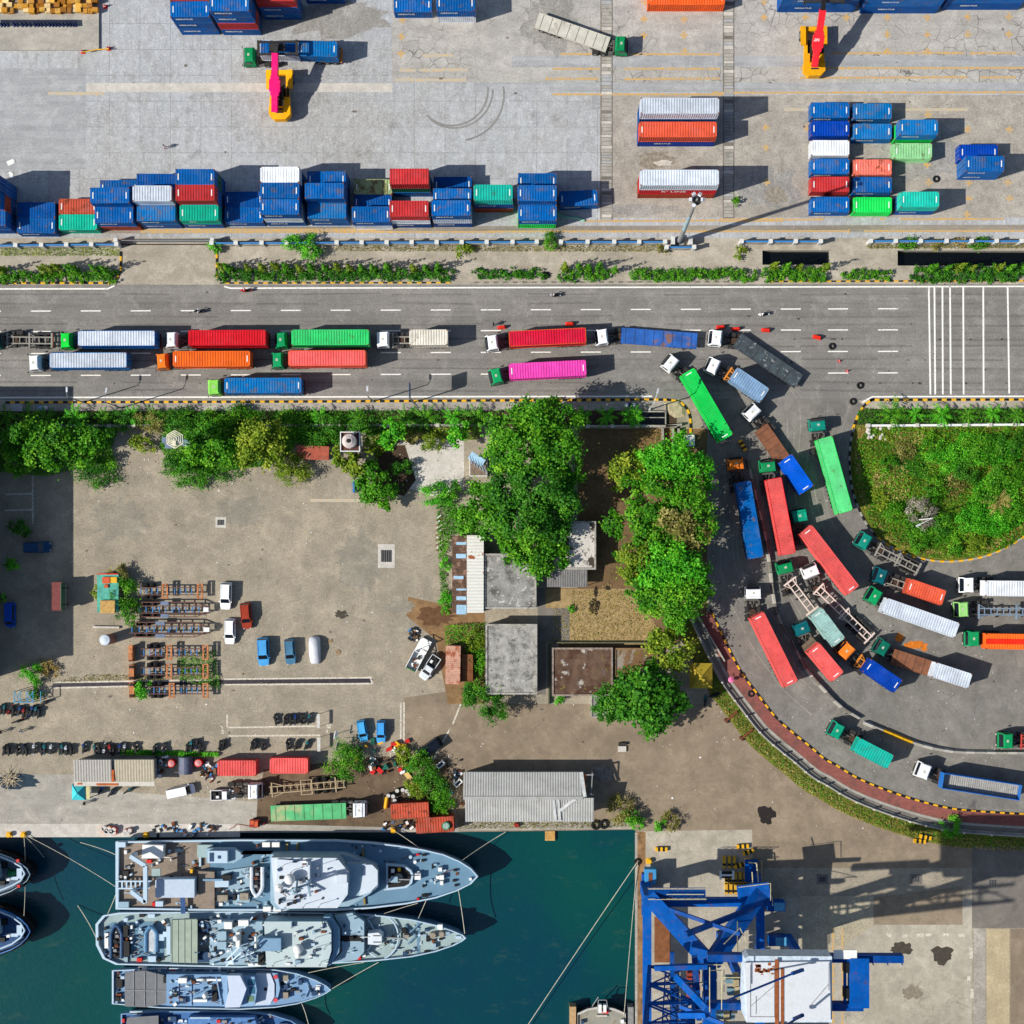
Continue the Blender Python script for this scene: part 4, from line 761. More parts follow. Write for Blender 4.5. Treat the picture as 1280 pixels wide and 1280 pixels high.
for i in range(9): m.box((rnd.uniform(-2.4, -.1), rnd.uniform(-.6, .6), 1.0), (rnd.uniform(.2, .6), rnd.uniform(.2, .5), rnd.uniform(.2, .7)), i % 3, rz=rnd.uniform(0, 3))
m.build("junk", [WHITEP, BLACKP, RUST], t)["kind"] = "stuff"
for x in (-1.6, 1.7):
    for s in (-1, 1): put("wheel", WC, t, (x, s * .85, .32))
# ---------------------------------------------------------------- motorcycles
mb_ = MB(); mb_.bx(-.75, .25, -.13, .13, .45, .68); mb_.bx(.1, .45, -.2, .2, .45, .95); mb_.bx(.38, .62, -.17, .17, .75, 1.0); mb_.box((-.85, 0, .7), (.35, .16, .06), ry=R(12)); mb_.bar((.62, 0, .35), (.42, 0, .95), .12, .08); mb_.bx(.5, .8, -.08, .08, .58, .64); mb_.bx(-.3, .2, -.22, .22, .25, .45, 1)
MBODY = mb_.mesh("body", [BLACKP, STEEL]); MSEAT = MB().bx(-.8, .08, -.15, .15, .68, .8).mesh("seat", [BLACKP]); MWH = wheel_mesh(.29, .11, 10); MBAR = MB().tube([(.3, -.36, 1.02), (.42, -.1, 1.05), (.42, .1, 1.05), (.3, .36, 1.02)], .025, 5).box((.32, -.36, 1.13), (.03, .12, .08)).box((.32, .36, 1.13), (.03, .12, .08)).mesh("handlebar", [STEEL])
MC = [(18, 22, 30), (30, 40, 60), (24, 60, 120), (150, 40, 40), (40, 44, 48), (180, 188, 196), (30, 100, 110)]
def bike(px, py, head, label, group, c=None):
    p = P(px, py); t = thing("motorcycle", label, "motorcycle", (p.x, p.y, 0), R(head), group); put("body", MBODY, t, mats=[paint(c or rnd.choice(MC), .05, .4)]); put("seat", MSEAT, t); put("handlebar", MBAR, t)
    for x in (-.66, .64): put("wheel", MWH, t, (x, 0, .29))
    return t
def bike_row(xs, y, jy, lb, gr, hd=88):
    for x in xs: bike(x, y + rnd.uniform(-jy, jy), hd + rnd.uniform(-14, 14) + (180 if rnd.random() < .15 else 0), lb, gr)
bike_row([7, 12, 23, 31, 34, 44, 53, 57, 65, 76, 79, 84, 90], 936, 1.2, "motorcycle in the western half of the long row above the tin-roofed shed", "motorcycles in the long row, west half")
bike_row([106, 120, 125, 132, 139, 143, 151, 157, 170, 194, 206], 935, 1.5, "motorcycle in the long row along the bright grass strip", "motorcycles in the long row, by the grass", 92)
bike_row([235, 240, 247, 251, 276, 280], 932, 2, "motorcycle at the eastern end of the bright grass strip", "motorcycles at the grass strip's end")
bike_row([316, 320, 329, 360, 371, 384], 930, 1.5, "motorcycle behind the red quay containers, below the bay lines", "motorcycles behind the red containers", 80)
bike_row([345, 357, 364, 370, 378, 387], 899, 1.5, "motorcycle in the short row above the white bay line", "motorcycles above the bay line", 86)
bike_row([3, 7, 14, 18, 26, 31, 36, 41, 46, 50], 888, 2.5, "motorcycle in the cluster below the blue rack at the left edge", "motorcycles below the blue rack", 75)
for x, y, h, lb in ((24, 901, 15, "motorcycle pulling away just below the left-edge cluster"), (57, 878, 30, "reddish motorcycle beside the blue rack"), (128, 986, 60, "motorcycle leaning by the shed's shaded south side, nearest the turquoise tent"), (141, 989, 55, "motorcycle by the shed's south side, middle of three"), (162, 987, 35, "motorcycle at the shed's south side, farthest from the turquoise tent"), (881, 875, 85, "motorcycle in the tree shade south of the yellow tent"), (893, 868, 20, "pale motorcycle lying near the yellow tent")): bike(x, y, h, lb, "single motorcycles")
# ---------------------------------------------------------------- people
def person_mesh(joints, edges, radii, colors):
    me = bpy.data.meshes.new("person"); me.from_pydata(joints, edges, []); o = bpy.data.objects.new("person_source", me); COL.objects.link(o)
    sk = o.modifiers.new("skin", 'SKIN'); sk.use_smooth_shade = True; sl = me.skin_vertices[0].data
    for i, r in enumerate(radii): sl[i].radius = (r, r); sl[i].use_root = (i == 0)
    sb = o.modifiers.new("sub", 'SUBSURF'); sb.levels = 1; sb.render_levels = 1
    dg = bpy.context.evaluated_depsgraph_get(); res = bpy.data.meshes.new_from_object(o.evaluated_get(dg)); COL.objects.unlink(o); bpy.data.objects.remove(o)
    return res
SKIN = mat("skin", (150, 100, 72), .7, var=.05); HAIR = mat("dark_hair", (20, 16, 14), .8)
def body(pose):
    if pose == "stand":
        J = [(0, 0, .95), (0, 0, 1.18), (0, 0, 1.42), (0, 0, 1.52), (.02, 0, 1.64), (.04, 0, 1.72), (0, .19, 1.4), (.03, .27, 1.13), (.14, .28, .9), (.17, .28, .8), (0, -.19, 1.4), (-.03, -.27, 1.13), (.06, -.29, .9), (.09, -.29, .8), (.02, .1, .9), (.14, .11, .5), (.10, .11, .09), (.26, .12, .05), (-.02, -.1, .9), (-.08, -.11, .5), (-.2, -.11, .1), (-.06, -.12, .05)]
    else:
        J = [(-.15, 0, .86), (-.08, 0, 1.08), (.02, 0, 1.32), (.05, 0, 1.42), (.09, 0, 1.54), (.12, 0, 1.62), (.02, .19, 1.3), (.14, .3, 1.1), (.32, .33, 1.08), (.4, .32, 1.06), (.02, -.19, 1.3), (.14, -.3, 1.1), (.32, -.33, 1.08), (.4, -.32, 1.06), (-.1, .12, .85), (.25, .2, .78), (.1, .2, .36), (.24, .2, .3), (-.1, -.12, .85), (.25, -.2, .78), (.1, -.2, .36), (.24, -.2, .3)]
    E = [(0, 1), (1, 2), (2, 3), (3, 4), (4, 5), (2, 6), (6, 7), (7, 8), (8, 9), (2, 10), (10, 11), (11, 12), (12, 13), (0, 14), (14, 15), (15, 16), (16, 17), (0, 18), (18, 19), (19, 20), (20, 21)]
    Rr = [.15, .15, .15, .065, .1, .09, .075, .055, .042, .045, .075, .055, .042, .045, .1, .07, .05, .045, .1, .07, .05, .045]
    return person_mesh(J, E, Rr, None)
PB = {"stand": body("stand"), "ride": body("ride")}
HAIRM = MB().ball((.0, 0, 0), .115, 8, 5, 0, .9).mesh("hair", [HAIR], True)
_pc = {}
def person(label, px, py, head, shirt, legs, pose="stand", z=0.0, hat=None):
    key = (pose, shirt, legs)
    if key not in _pc:
        me = PB[pose].copy(); me.materials.clear()
        for mm in (mat("trousers", legs, .8), mat("shirt", shirt, .8), SKIN): me.materials.append(mm)
        zw, zn = (.98, 1.5) if pose == "stand" else (.9, 1.41); idx = []
        for f in me.polygons:
            c = f.center; idx.append(2 if (c.z > zn or (pose == "stand" and c.z < .93 and abs(c.y) > .225) or (pose == "ride" and c.x > .3 and c.z > 1.0)) else (1 if c.z > zw else 0))
        me.polygons.foreach_set("material_index", idx); _pc[key] = me
    p = P(px, py); t = thing("person", label, "person", (p.x, p.y, z), R(head)); put("body", _pc[key], t)
    h = put("hair" if not hat else "helmet", HAIRM, t, (.0, 0, 1.71) if pose == "stand" else (.09, 0, 1.6), mats=[mat("helmet", hat, .3)] if hat else None)
    if hat: h.scale = (1.15, 1.15, 1.1)
for px, py, hd, sh, lg, lb in ((207.5, 185, 200, (230, 226, 226), (190, 50, 50), "person in white top and red trousers walking across the open yard"), (617, 406.5, 10, (60, 50, 90), (30, 30, 40), "person in a purple top standing beside the red road barrier"), (4, 914, 20, (40, 40, 44), (30, 30, 30), "dark-clothed person walking at the left edge with a long shadow"), (29, 913, 30, (225, 225, 235), (60, 60, 80), "person in white walking below the motorcycle cluster"),
                               (108, 1003, 25, (40, 40, 50), (30, 30, 36), "dark-clothed person walking on the quay south of the turquoise tent"), (254, 968, 90, (210, 170, 40), (40, 44, 60), "person in a yellow vest working among the quay junk"), (260, 972, 180, (30, 60, 120), (30, 34, 50), "person in dark blue beside the yellow-vested one"), (912, 850, 40, (20, 24, 40), (20, 24, 30), "person in dark clothes by the pink umbrella at the fence"), (333, 1028, 120, (200, 40, 50), (40, 60, 140), "person in red top beside the small red generator")):
    person(lb, px, py, hd, sh, lg)
for px, py, hd, c, sh, lb in ((308, 364, 180, (190, 30, 40), (200, 40, 44), "in red"), (250, 390, 178, (30, 34, 40), (240, 240, 244), "in white, below the lane dash"), (693, 370, 177, (170, 172, 176), (92, 60, 50), "in brown, mid-road"), (953, 394, 182, (236, 236, 236), (40, 44, 56), "in dark top on a white machine")):
    bike(px, py, hd, "motorcycle ridden along the road by someone " + lb, "ridden motorcycles", c); person("person riding a motorcycle on the main road, dressed " + lb, px - 0, py, hd, sh, (40, 44, 60), "ride", .0, hat=(220, 220, 220) if px > 300 else (30, 30, 34))
# ---------------------------------------------------------------- vegetation
def leaf_mesh(name, blobs, size, dens, mt, seed, clump=.3, up=.75, narrow=.65, tilt=.6):
    r = np.random.default_rng(seed); Pn, Nn, Tn = [], [], []
    for (x, y, z, rx, ry, rz) in blobs:
        n = int(dens * 5.2 * (rx * ry + rx * rz + ry * rz) / 3 * 4.2); k = max(4, int(7 + (rx + ry) * 2.2))
        u = r.normal(size=(k, 3)); u[:, 2] = np.abs(u[:, 2]) * 1.1 - .25; u /= np.linalg.norm(u, axis=1)[:, None]; cr = r.uniform(.6, 1.08, k)[:, None]; ct = r.normal(0, .17, k)
        i = r.integers(0, k, n); p = u[i] * cr[i] + r.normal(0, clump, (n, 3)) * r.uniform(.4, 1, (n, 1)); L = np.linalg.norm(p, axis=1)[:, None]
        nn = p / np.maximum(L, .01); pos = p * np.array([rx, ry, rz]) + np.array([x, y, z]); Pn.append(pos); Nn.append(nn); Tn.append(.5 + ct[i] + r.normal(0, .16, n))
    p = np.concatenate(Pn); nn = np.concatenate(Nn); t = np.clip(np.concatenate(Tn), 0, 1); keep = p[:, 2] > .05; p, nn, t = p[keep], nn[keep], t[keep]; n = len(p)
    nrm = nn * .6 + np.array([0, 0, up]) + r.normal(0, tilt, (n, 3)); nrm /= np.linalg.norm(nrm, axis=1)[:, None]
    a = np.cross(nrm, r.normal(size=(n, 3))); a /= np.linalg.norm(a, axis=1)[:, None] + 1e-9; b = np.cross(nrm, a); s = (size * .8 * r.uniform(.55, 1.35, n))[:, None]
    v = np.stack([p - a * s * .5, p + b * s * narrow * .5, p + a * s * .5 + nrm * s * -.1, p - b * s * narrow * .5], 1).reshape(-1, 3)
    return quad_mesh(name, v, t, mt)
def quad_mesh(name, v, t, mt):
    n = len(v) // 4; me = bpy.data.meshes.new(name); me.vertices.add(4 * n); me.vertices.foreach_set("co", v.astype(np.float32).ravel()); me.loops.add(4 * n); me.loops.foreach_set("vertex_index", np.arange(4 * n, dtype=np.int32)); me.polygons.add(n)
    me.polygons.foreach_set("loop_start", np.arange(0, 4 * n, 4, dtype=np.int32)); me.polygons.foreach_set("loop_total", np.full(n, 4, dtype=np.int32)); me.update(calc_edges=True)
    at = me.attributes.new("tint", 'FLOAT', 'FACE'); at.data.foreach_set("value", t.astype(np.float32)); me.materials.append(mt); return me
def trunk_mb(h, r, tips, seed):
    q = random.Random(seed); m = MB(); m.cyl((0, 0, -.1), (0, 0, h * .55), r, r * .75, 9)
    for (x, y, z) in tips:
        s0 = Vector((0, 0, h * q.uniform(.3, .55))); e = Vector((x, y, z)); mid = s0.lerp(e, .5) + Vector((q.uniform(-.4, .4), q.uniform(-.4, .4), .5)); m.cyl(s0, mid, r * .45, r * .3, 6); m.cyl(mid, e, r * .3, r * .08, 6)
        for _ in range(3): e2 = e + Vector((q.uniform(-1.4, 1.4), q.uniform(-1.4, 1.4), q.uniform(-.3, 1.2))); m.cyl(mid.lerp(e, .6), e2, r * .16, r * .04, 5)
    return m
SEED = [100]
def tree(label, blobs, mt, size=.55, dens=16, name="broadleaf_tree", group="trees", trunk=.28, clump=.22, narrow=.72, flat=.75):
    """blobs: (px, py, radius px, top height m)"""
    SEED[0] += 1; ws = []
    for x, y, r, zt in blobs: rr = r * S * .88; rz = min(rr * flat, zt * .45); z = zt - rz; c = P(x, y, z); ws.append((c.x, c.y, z, rr, rr, rz))
    bx_ = sum(w[0] for w in ws) / len(ws); by_ = sum(w[1] for w in ws) / len(ws); t = thing(name, label, "tree" if "tree" in name or "palm" in name else "shrub", (bx_, by_, 0), 0, group)
    loc = [(x - bx_, y - by_, z, rx, ry, rz) for x, y, z, rx, ry, rz in ws]; trunk_mb(max(w[2] for w in ws), trunk, [(w[0], w[1], w[2] + w[5] * .3) for w in loc], SEED[0]).build("trunk", BARK, t)
    put("crown", leaf_mesh("crown", loc, size, dens, mt, SEED[0], clump, narrow=narrow), t); return t
def bush(label, px, py, r, h, mt, size=.32, dens=26, group="bushes and shrubs", sx=1.0, name="leafy_bush"):
    SEED[0] += 1; rr = r * S * .9; z = h * .45; c = P(px, py, z); t = thing(name, label, "bush", (c.x, c.y, 0), 0, group)
    m = MB(); q = random.Random(SEED[0])
    for _ in range(5): m.cyl((q.uniform(-.15, .15), q.uniform(-.15, .15), 0), (q.uniform(-.6, .6) * rr, q.uniform(-.6, .6) * rr, h * .7), .05, .02, 5)
    m.build("stems", BARK, t); put("foliage", leaf_mesh("foliage", [(0, 0, z, rr * sx, rr / sx, h * .5)], size, dens, mt, SEED[0], .24), t); return t
G1 = "big trees in the middle of the photo"
tree("large deep green tree at the road edge, top of the central clump", [(640, 532, 32, 11), (668, 520, 27, 12), (700, 526, 27, 11), (628, 568, 24, 10), (662, 562, 34, 12.5), (697, 560, 33, 12), (714, 588, 19, 9)], LG, group=G1, trunk=.4)
tree("large deep green tree in the heart of the central clump", [(640, 612, 30, 11), (676, 606, 34, 12.5), (704, 622, 23, 10), (655, 645, 32, 11), (690, 650, 28, 8)], LD, group=G1, trunk=.4)
tree("deep green tree whose crown hangs over the grey roofs", [(636, 682, 21, 6), (668, 684, 32, 6.5), (690, 696, 21, 6), (672, 706, 18, 5.5)], LG, group=G1)
tree("mid green tree left of the central clump by the striped tin roof", [(604, 628, 26, 8), (585, 648, 22, 7), (618, 652, 25, 8.5)], LG, group=G1)
tree("bright green tree topping the eastern clump near the green container", [(846, 572, 32, 10), (820, 582, 25, 9), (870, 592, 24, 9)], LB, group=G1)
tree("yellow-tipped thin tree at the north-west of the eastern clump", [(785, 582, 24, 7), (776, 600, 15, 5)], LY, dens=9, group=G1)
tree("broad green tree beside the shaded lane, eastern clump", [(822, 622, 28, 10), (860, 625, 28, 11), (872, 655, 24, 10), (768, 656, 16, 6)], LG, group=G1, trunk=.36)
tree("yellowish olive tree with bare twigs on top, eastern clump", [(846, 650, 26, 11.5), (868, 672, 20, 10)], LO, dens=11, group=G1)
tree("yellow-green tree at the west flank of the eastern clump", [(800, 690, 26, 8.5), (788, 712, 20, 7)], LY, group=G1)
tree("light green tree right of centre in the eastern clump", [(838, 700, 33, 11), (864, 716, 26, 10), (820, 722, 22, 9)], LB, group=G1)
tree("dark green tree at the southern end of the eastern clump", [(850, 748, 32, 10.5), (818, 752, 26, 9), (870, 736, 20, 9.5), (846, 774, 20, 8)], LG, group=G1)
tree("yellow-green tree just north of the yellow tent", [(838, 812, 28, 7), (826, 800, 16, 6)], LY, size=.55, group=G1)
tree("glossy dark round tree west of the yellow tent", [(808, 868, 40, 8.5), (826, 884, 30, 8), (818, 902, 20, 6.5), (790, 880, 24, 7)], LD, size=.75, dens=11, group=G1, narrow=.8)
tree("dark green small-leaved tree over the ruined slab", [(770, 876, 24, 7), (758, 886, 16, 5.5)], LD, size=.45, group=G1)
tree("feathery dark green tree south of the rusty shed", [(604, 878, 25, 5), (622, 884, 18, 4.5), (590, 868, 15, 4)], LD, size=.8, dens=10, group=G1, narrow=.22)
tree("green tree filling the eastern clump between bright top and yellow flank", [(800, 640, 20, 8), (815, 668, 24, 9), (790, 610, 17, 7), (835, 676, 22, 9)], LG, group=G1); tree("dark tree on the eastern clump's shaded western flank", [(796, 735, 16, 7), (812, 712, 18, 7.5), (778, 690, 12, 5)], LD, group=G1)
G2 = "trees and bushes of the northern planting"
tree("dark tree at the left edge below the kerb", [(28, 548, 26, 7), (52, 562, 24, 6.5), (22, 575, 18, 6)], LG, group=G2); tree("deep green tree next to the building's shadow edge", [(72, 545, 22, 6.5), (66, 572, 20, 6), (84, 560, 16, 5.5)], LG, group=G2)
tree("mid green tree just right of the building's shadow edge", [(112, 548, 20, 5.5), (104, 568, 16, 5), (128, 545, 14, 4.5)], LG, group=G2); tree("dense dark tree under the lattice tower", [(246, 556, 20, 5.5), (264, 545, 20, 5.5), (276, 566, 22, 6), (240, 575, 16, 4)], LG, group=G2)
tree("broad yellow-olive tree left of the small red roof", [(326, 545, 28, 7), (312, 566, 20, 6.5), (340, 566, 20, 6)], LY, group=G2); bush("yellow-green round bush below the small red roof", 365, 590, 23, 3.2, LY, group=G2)
tree("yellowish tree around the water tank tower", [(430, 572, 17, 4.5), (446, 582, 15, 4.5), (462, 556, 11, 4)], LY, dens=12, group=G2); tree("round green tree with a blue panel at its side", [(470, 606, 25, 5), (480, 620, 16, 4), (462, 590, 14, 4)], LG, group=G2)
tree("green tree right of the water tank tower", [(492, 536, 15, 5.5), (484, 552, 12, 5)], LB, group=G2); bush("bright leafy bush at the broken slab's corner", 548, 619, 19, 2.6, LB, group=G2, sx=1.25); bush("small green bush right of the broken slab", 566, 612, 12, 2.2, LG, group=G2)
tree("slim green tree at the east end of the planter", [(570, 545, 13, 4.5), (576, 530, 10, 4)], LB, group=G2)
for px, py, r, mt, lb in ((120, 590, 26, LD, "low dark creeper mound at the north-west lot corner"), (215, 582, 16, LD, "low ivy mound left of the lattice tower's foot"), (240, 588, 28, LG, "spreading ivy mound below the lattice tower"), (280, 580, 24, LD, "dark ivy mound under the dense tower tree"), (395, 545, 20, LD, "dark bush above the small red roof"), (372, 528, 20, LG, "green bush in the planter right of the olive tree"), (412, 530, 18, LD, "dark bush in the planter above the water tank"), (455, 530, 20, LD, "dark bush in the planter right of the water tank"), (300, 525, 22, LG, "green bush in the planter left of the olive tree"), (190, 526, 18, LO, "olive bush in the planter above the lattice tower"), (180, 556, 14, LY, "yellowish weed bush left of the lattice tower"), (225, 525, 20, LD, "dark bush in the planter near the lattice tower"), (260, 526, 18, LG, "mid green bush in the planter east of the lattice tower"), (152, 525, 16, LD, "dark bush in the planter beside the tower's western palms"), (540, 553, 14, LY, "yellowish hedge bush at the broken slab's north side"), (520, 549, 12, LO, "olive bush at the broken slab's north-west"), (505, 585, 14, LD, "dark bush in the soot-stained dump corner")):
    bush(lb, px, py, r, 1.6 if "mound" in lb else 2.4, mt, group=G2, sx=1.2)
# hedges and topiary along the north verge
def hedge(label, x0, y0, x1, y1, w=10, h=1.1):
    SEED[0] += 1; a, b = P(x0, y0), P(x1, y1); n = max(2, int((b - a).length / .9)); bl = []
    for i in range(n + 1): c = a.lerp(b, i / n) + Vector((rnd.uniform(-.1, .1), rnd.uniform(-.15, .15), 0)); bl.append((c.x, c.y, h * .45, .9, w * S * .72, h * .6))
    o = put("hedge", leaf_mesh("hedge", bl, .32, 22, rnd.choice([LD, LG]), SEED[0], .22)); tag(o, label, "hedge", "hedges of the north verge")
hedge("short hedge at the left edge of the north verge", 0, 345, 10, 345, 14); hedge("low hedge with leaning cone shrubs west of the driveway", 20, 347, 142, 346.5); hedge("long hedge with a row of cone shrubs east of the driveway", 275, 345, 562, 344); hedge("low flat hedge piece near the lone tyre on the verge", 597, 343.5, 676, 343.2, 9, .9); hedge("short hedge with four cone shrubs and a blue sign", 704, 344, 756, 344, 11)
hedge("long flat hedge opposite the light mast", 793, 344.5, 938, 343.8, 11, 1.0); hedge("hedge in front of the western black drain", 957, 344, 1028, 344, 13); hedge("small boxed hedge between the two black drains", 1058, 344.3, 1110, 344, 9, .9); hedge("long hedge in front of the eastern black drain", 1142, 343, 1300, 342.5, 14)
def cone_mesh(sd):
    bl = [(0, 0, .5 + i * .5, .66 - i * .075, .66 - i * .075, .45) for i in range(8)]; return leaf_mesh("foliage", bl, .26, 22, LG if sd % 2 else LY, sd, .2)
CONES = [cone_mesh(900 + i) for i in range(4)]; CST = MB().cyl((0, 0, 0), (0, 0, 3.4), .07, .03, 6).mesh("stem", [BARK])
def topiary(xs, y, lb, gr):
    for x in xs:
        p = P(x, y - 3.5 + rnd.uniform(-1, 1)); t = thing("cone_shrub", lb, "shrub", (p.x, p.y, 0), rnd.uniform(0, 6), gr); s = rnd.uniform(.85, 1.15); t.scale = (s, s, s * 1.1); put("stem", CST, t); put("foliage", rnd.choice(CONES), t)
topiary([6, 58, 66, 78, 92, 98, 124, 136], 343, "leaning cone shrub in the hedge west of the driveway", "cone shrubs west of the driveway"); topiary([280, 288, 312, 330, 346, 360, 376, 391, 408, 423, 438, 454, 468, 486, 517, 533, 549], 341, "clipped cone shrub in the long hedge east of the driveway", "cone shrubs in the long hedge")
topiary([706, 723, 735, 749], 340, "clipped cone shrub in the short hedge with the blue sign", "cone shrubs by the blue sign"); topiary([768], 343, "lone cone shrub standing on bare verge", "lone shrubs"); topiary([966, 981, 998, 1030], 340, "cone shrub before the western black drain", "cone shrubs by the western drain"); topiary([1162, 1181, 1195, 1212, 1244, 1258, 1276], 341, "cone shrub before the eastern black drain", "cone shrubs by the eastern drain")
bush("bright green bush spilling over the blue fence", 365, 303, 13, 3, LB, sx=1.2); bush("bright green bush on the fence right of the other", 388, 309, 15, 3, LB); bush("small bright bush where the driveway gate meets the fence", 269, 308, 9, 2, LB); bush("bush on the fence right of the yellow patch", 688, 303, 12, 2, LG); bush("grassy bush at a gap in the fence above the low hedge", 581, 313, 12, 1.6, LY); bush("yellowish bush at the fence end near the drain", 925, 316, 9, 1.2, LY)
bush("bush on the eastern fence left of the pink flowers", 1134, 304, 10, 1.6, LG, sx=1.3); bush("bush on the eastern fence right of the pink flowers", 1222, 304, 11, 1.4, LG, sx=1.3); bush("green bush near the eastern fence's middle", 1172, 306, 9, 1.3, LO, sx=1.3); bush("pale pink flowering bush on the eastern fence", 1200, 303, 9, 1.4, LT, sx=1.3)
# palms in the planters
def frond_mesh(n, L, sd, drop=.5):
    r = np.random.default_rng(sd); V, Tt = [], []
    for i in range(n):
        a = 2 * math.pi * i / n + r.uniform(-.3, .3); d = np.array([math.cos(a), math.sin(a), 0]); s = np.array([-d[1], d[0], 0]); Li = L * r.uniform(.75, 1.1); k = 9
        for j in range(k):
            t0 = (j + .5) / k; c = d * Li * t0 + np.array([0, 0, 1.2 + .9 * math.sin(t0 * 2.4) * L * .35 - drop * t0 * t0 * L * .5])
            for sg in (-1, 1):
                w = .55 * L * .3 * (1 - abs(t0 - .45)); e = c + s * sg * w + d * w * .6 - np.array([0, 0, .12]); q = d * .09; V += [c - q, e - q * .3, e + q * .3, c + q]; Tt.append(np.clip(.5 + r.normal(0, .2), 0, 1))
    return quad_mesh("fronds", np.array(V), np.array(Tt), LB if sd % 2 else LG)
FR = [frond_mesh(9 + i % 3, 1.9 + .25 * (i % 3), 500 + i) for i in range(4)]; PST = MB().cyl((0, 0, 0), (0, 0, 1.25), .14, .1, 7).mesh("trunk", [BARK])
def palms(xs, y, lb, gr):
    for x in xs: p = P(x, y + rnd.uniform(-2, 2)); t = thing("small_palm", lb, "palm", (p.x, p.y, 0), rnd.uniform(0, 6), gr); s = rnd.uniform(.85, 1.2); t.scale = (s, s, s); put("trunk", PST, t); put("fronds", rnd.choice(FR), t)
palms([14, 40, 62, 98, 132, 168, 196, 232], 522, "small palm in the planter west of the lattice tower's line", "palms in the western planter"); palms([356, 402, 448, 508, 532, 566, 596], 522, "small palm in the planter by the water tank", "palms in the middle planter"); palms([728, 758, 788, 794], 523, "small palm in the open black planter beside the junction", "palms beside the junction"); palms([1112, 1142, 1174, 1207, 1238, 1268], 519, "small palm in the island's kerb planter", "palms on the island edge")
def ground_cover(name, label, poly, n, size, h, mt, seed, zmax=1.0, narrow=.3, tilt=1.0):
    r = np.random.default_rng(seed); xs, ys = [p[0] for p in poly], [p[1] for p in poly]; pts = []
    while len(pts) < n:
        x, y = r.uniform(min(xs), max(xs)), r.uniform(min(ys), max(ys)); ins = False; j = len(poly) - 1
        for i in range(len(poly)):
            if (poly[i][1] > y) != (poly[j][1] > y) and x < (poly[j][0] - poly[i][0]) * (y - poly[i][1]) / (poly[j][1] - poly[i][1]) + poly[i][0]: ins = not ins
            j = i
        if ins: pts.append((x, y))
    p = np.array([tuple(P(x, y)) for x, y in pts]); hum = (np.sin(p[:, 0] * .9 + seed) * np.cos(p[:, 1] * 1.1 + 2) + np.sin(p[:, 0] * .37 + p[:, 1] * .53)) * .25 + .5
    p[:, 2] = np.clip(r.uniform(.1, 1, n) * h * (.35 + hum), .05, zmax * 3); t = np.clip(.5 + (hum - .5) * .5 + r.normal(0, .2, n), 0, 1)
    nrm = np.array([0, 0, 1.0]) + r.normal(0, tilt * .5, (n, 3)); nrm /= np.linalg.norm(nrm, axis=1)[:, None]; a = np.cross(nrm, r.normal(size=(n, 3))); a /= np.linalg.norm(a, axis=1)[:, None] + 1e-9; b = np.cross(nrm, a); s = (size * r.uniform(.5, 1.4, n))[:, None]
    v = np.stack([p - a * s * .5, p + b * s * narrow * .5, p + a * s * .5, p - b * s * narrow * .5], 1).reshape(-1, 3); stuff(put(name, quad_mesh(name, v, t, mt)), label, "ground cover")
IN = [(1090, 535), (1290, 533), (1290, 660), (1260, 684), (1225, 694), (1180, 699), (1142, 692), (1110, 676), (1088, 655), (1072, 622), (1066, 585), (1070, 550)]
ground_cover("grass", "rough yellow-green grass covering the teardrop island", IN, 9000, .42, .5, LY, 3)
ground_cover("undergrowth", "tangled green undergrowth all over the island", IN, 11000, .46, .8, LG, 4)
ri = random.Random(5)
for i, (x, y, a, b, mt, n, lb) in enumerate(((1225, 560, 55, 26, LB, 3600, "brighter green growth in the island's north-east"), (1240, 630, 44, 40, LB, 4200, "brighter green growth in the island's east"), (1160, 660, 40, 22, LG, 2400, "deeper green growth in the island's south-west"), (1140, 580, 26, 22, LD, 1800, "dark weeds in the island's west"), (1115, 600, 24, 34, LT, 900, "ochre grass patch in the island's west"), (1190, 600, 26, 20, LT, 700, "ochre grass patch in the island's middle"), (1130, 548, 34, 10, LT, 700, "ochre grass patch along the island's upper wall"))):
    ground_cover("undergrowth", lb, [(x + a * ri.uniform(.6, 1.1) * math.cos(t * .45), min(690, max(538, y + b * ri.uniform(.6, 1.1) * math.sin(t * .45)))) for t in range(14)], n, .48, 1.3 if mt in (LB, LG) else .5, mt, 40 + i)
ground_cover("dry_grass", "dry straw-coloured grass band round the island's rim", strip_pts([p for p in ISL if p[1] > 530 and p[0] < 1290], 6, 14), 3500, .4, .35, LT, 5)
ground_cover("grass", "dry grass strip outside the curving drain and footpath", strip_pts(FP[4:], -28, -46), 3600, .34, .45, LO, 6); ground_cover("undergrowth", "green weeds mixed into the curving verge", strip_pts(FP[10:], -29, -45), 2600, .36, .6, LG, 66)
ground_cover("dry_grass", "straw tufts along the curving outer fence", strip_pts(FP[12:], -34, -47), 2500, .34, .4, LT, 7)
ground_cover("dry_grass", "trampled straw grass of the enclosure right of the grey roofs", [(714, 737), (790, 737), (834, 804), (690, 803), (690, 760), (714, 760)], 1500, .3, .15, LT, 8); ground_cover("grass", "dull green weeds in the straw enclosure", [(714, 737), (790, 737), (834, 804), (690, 803), (690, 760), (714, 760)], 1300, .3, .2, LO, 88); ground_cover("grass", "sparse weeds on the shaded bare soil", [(724, 540), (790, 540), (800, 735), (726, 735)], 1500, .3, .2, LO, 89)
ground_cover("undergrowth", "weeds filling the planter bed along the road", [(60, 514), (605, 513), (605, 533), (60, 534)], 7000, .36, 1.3, LD, 9)
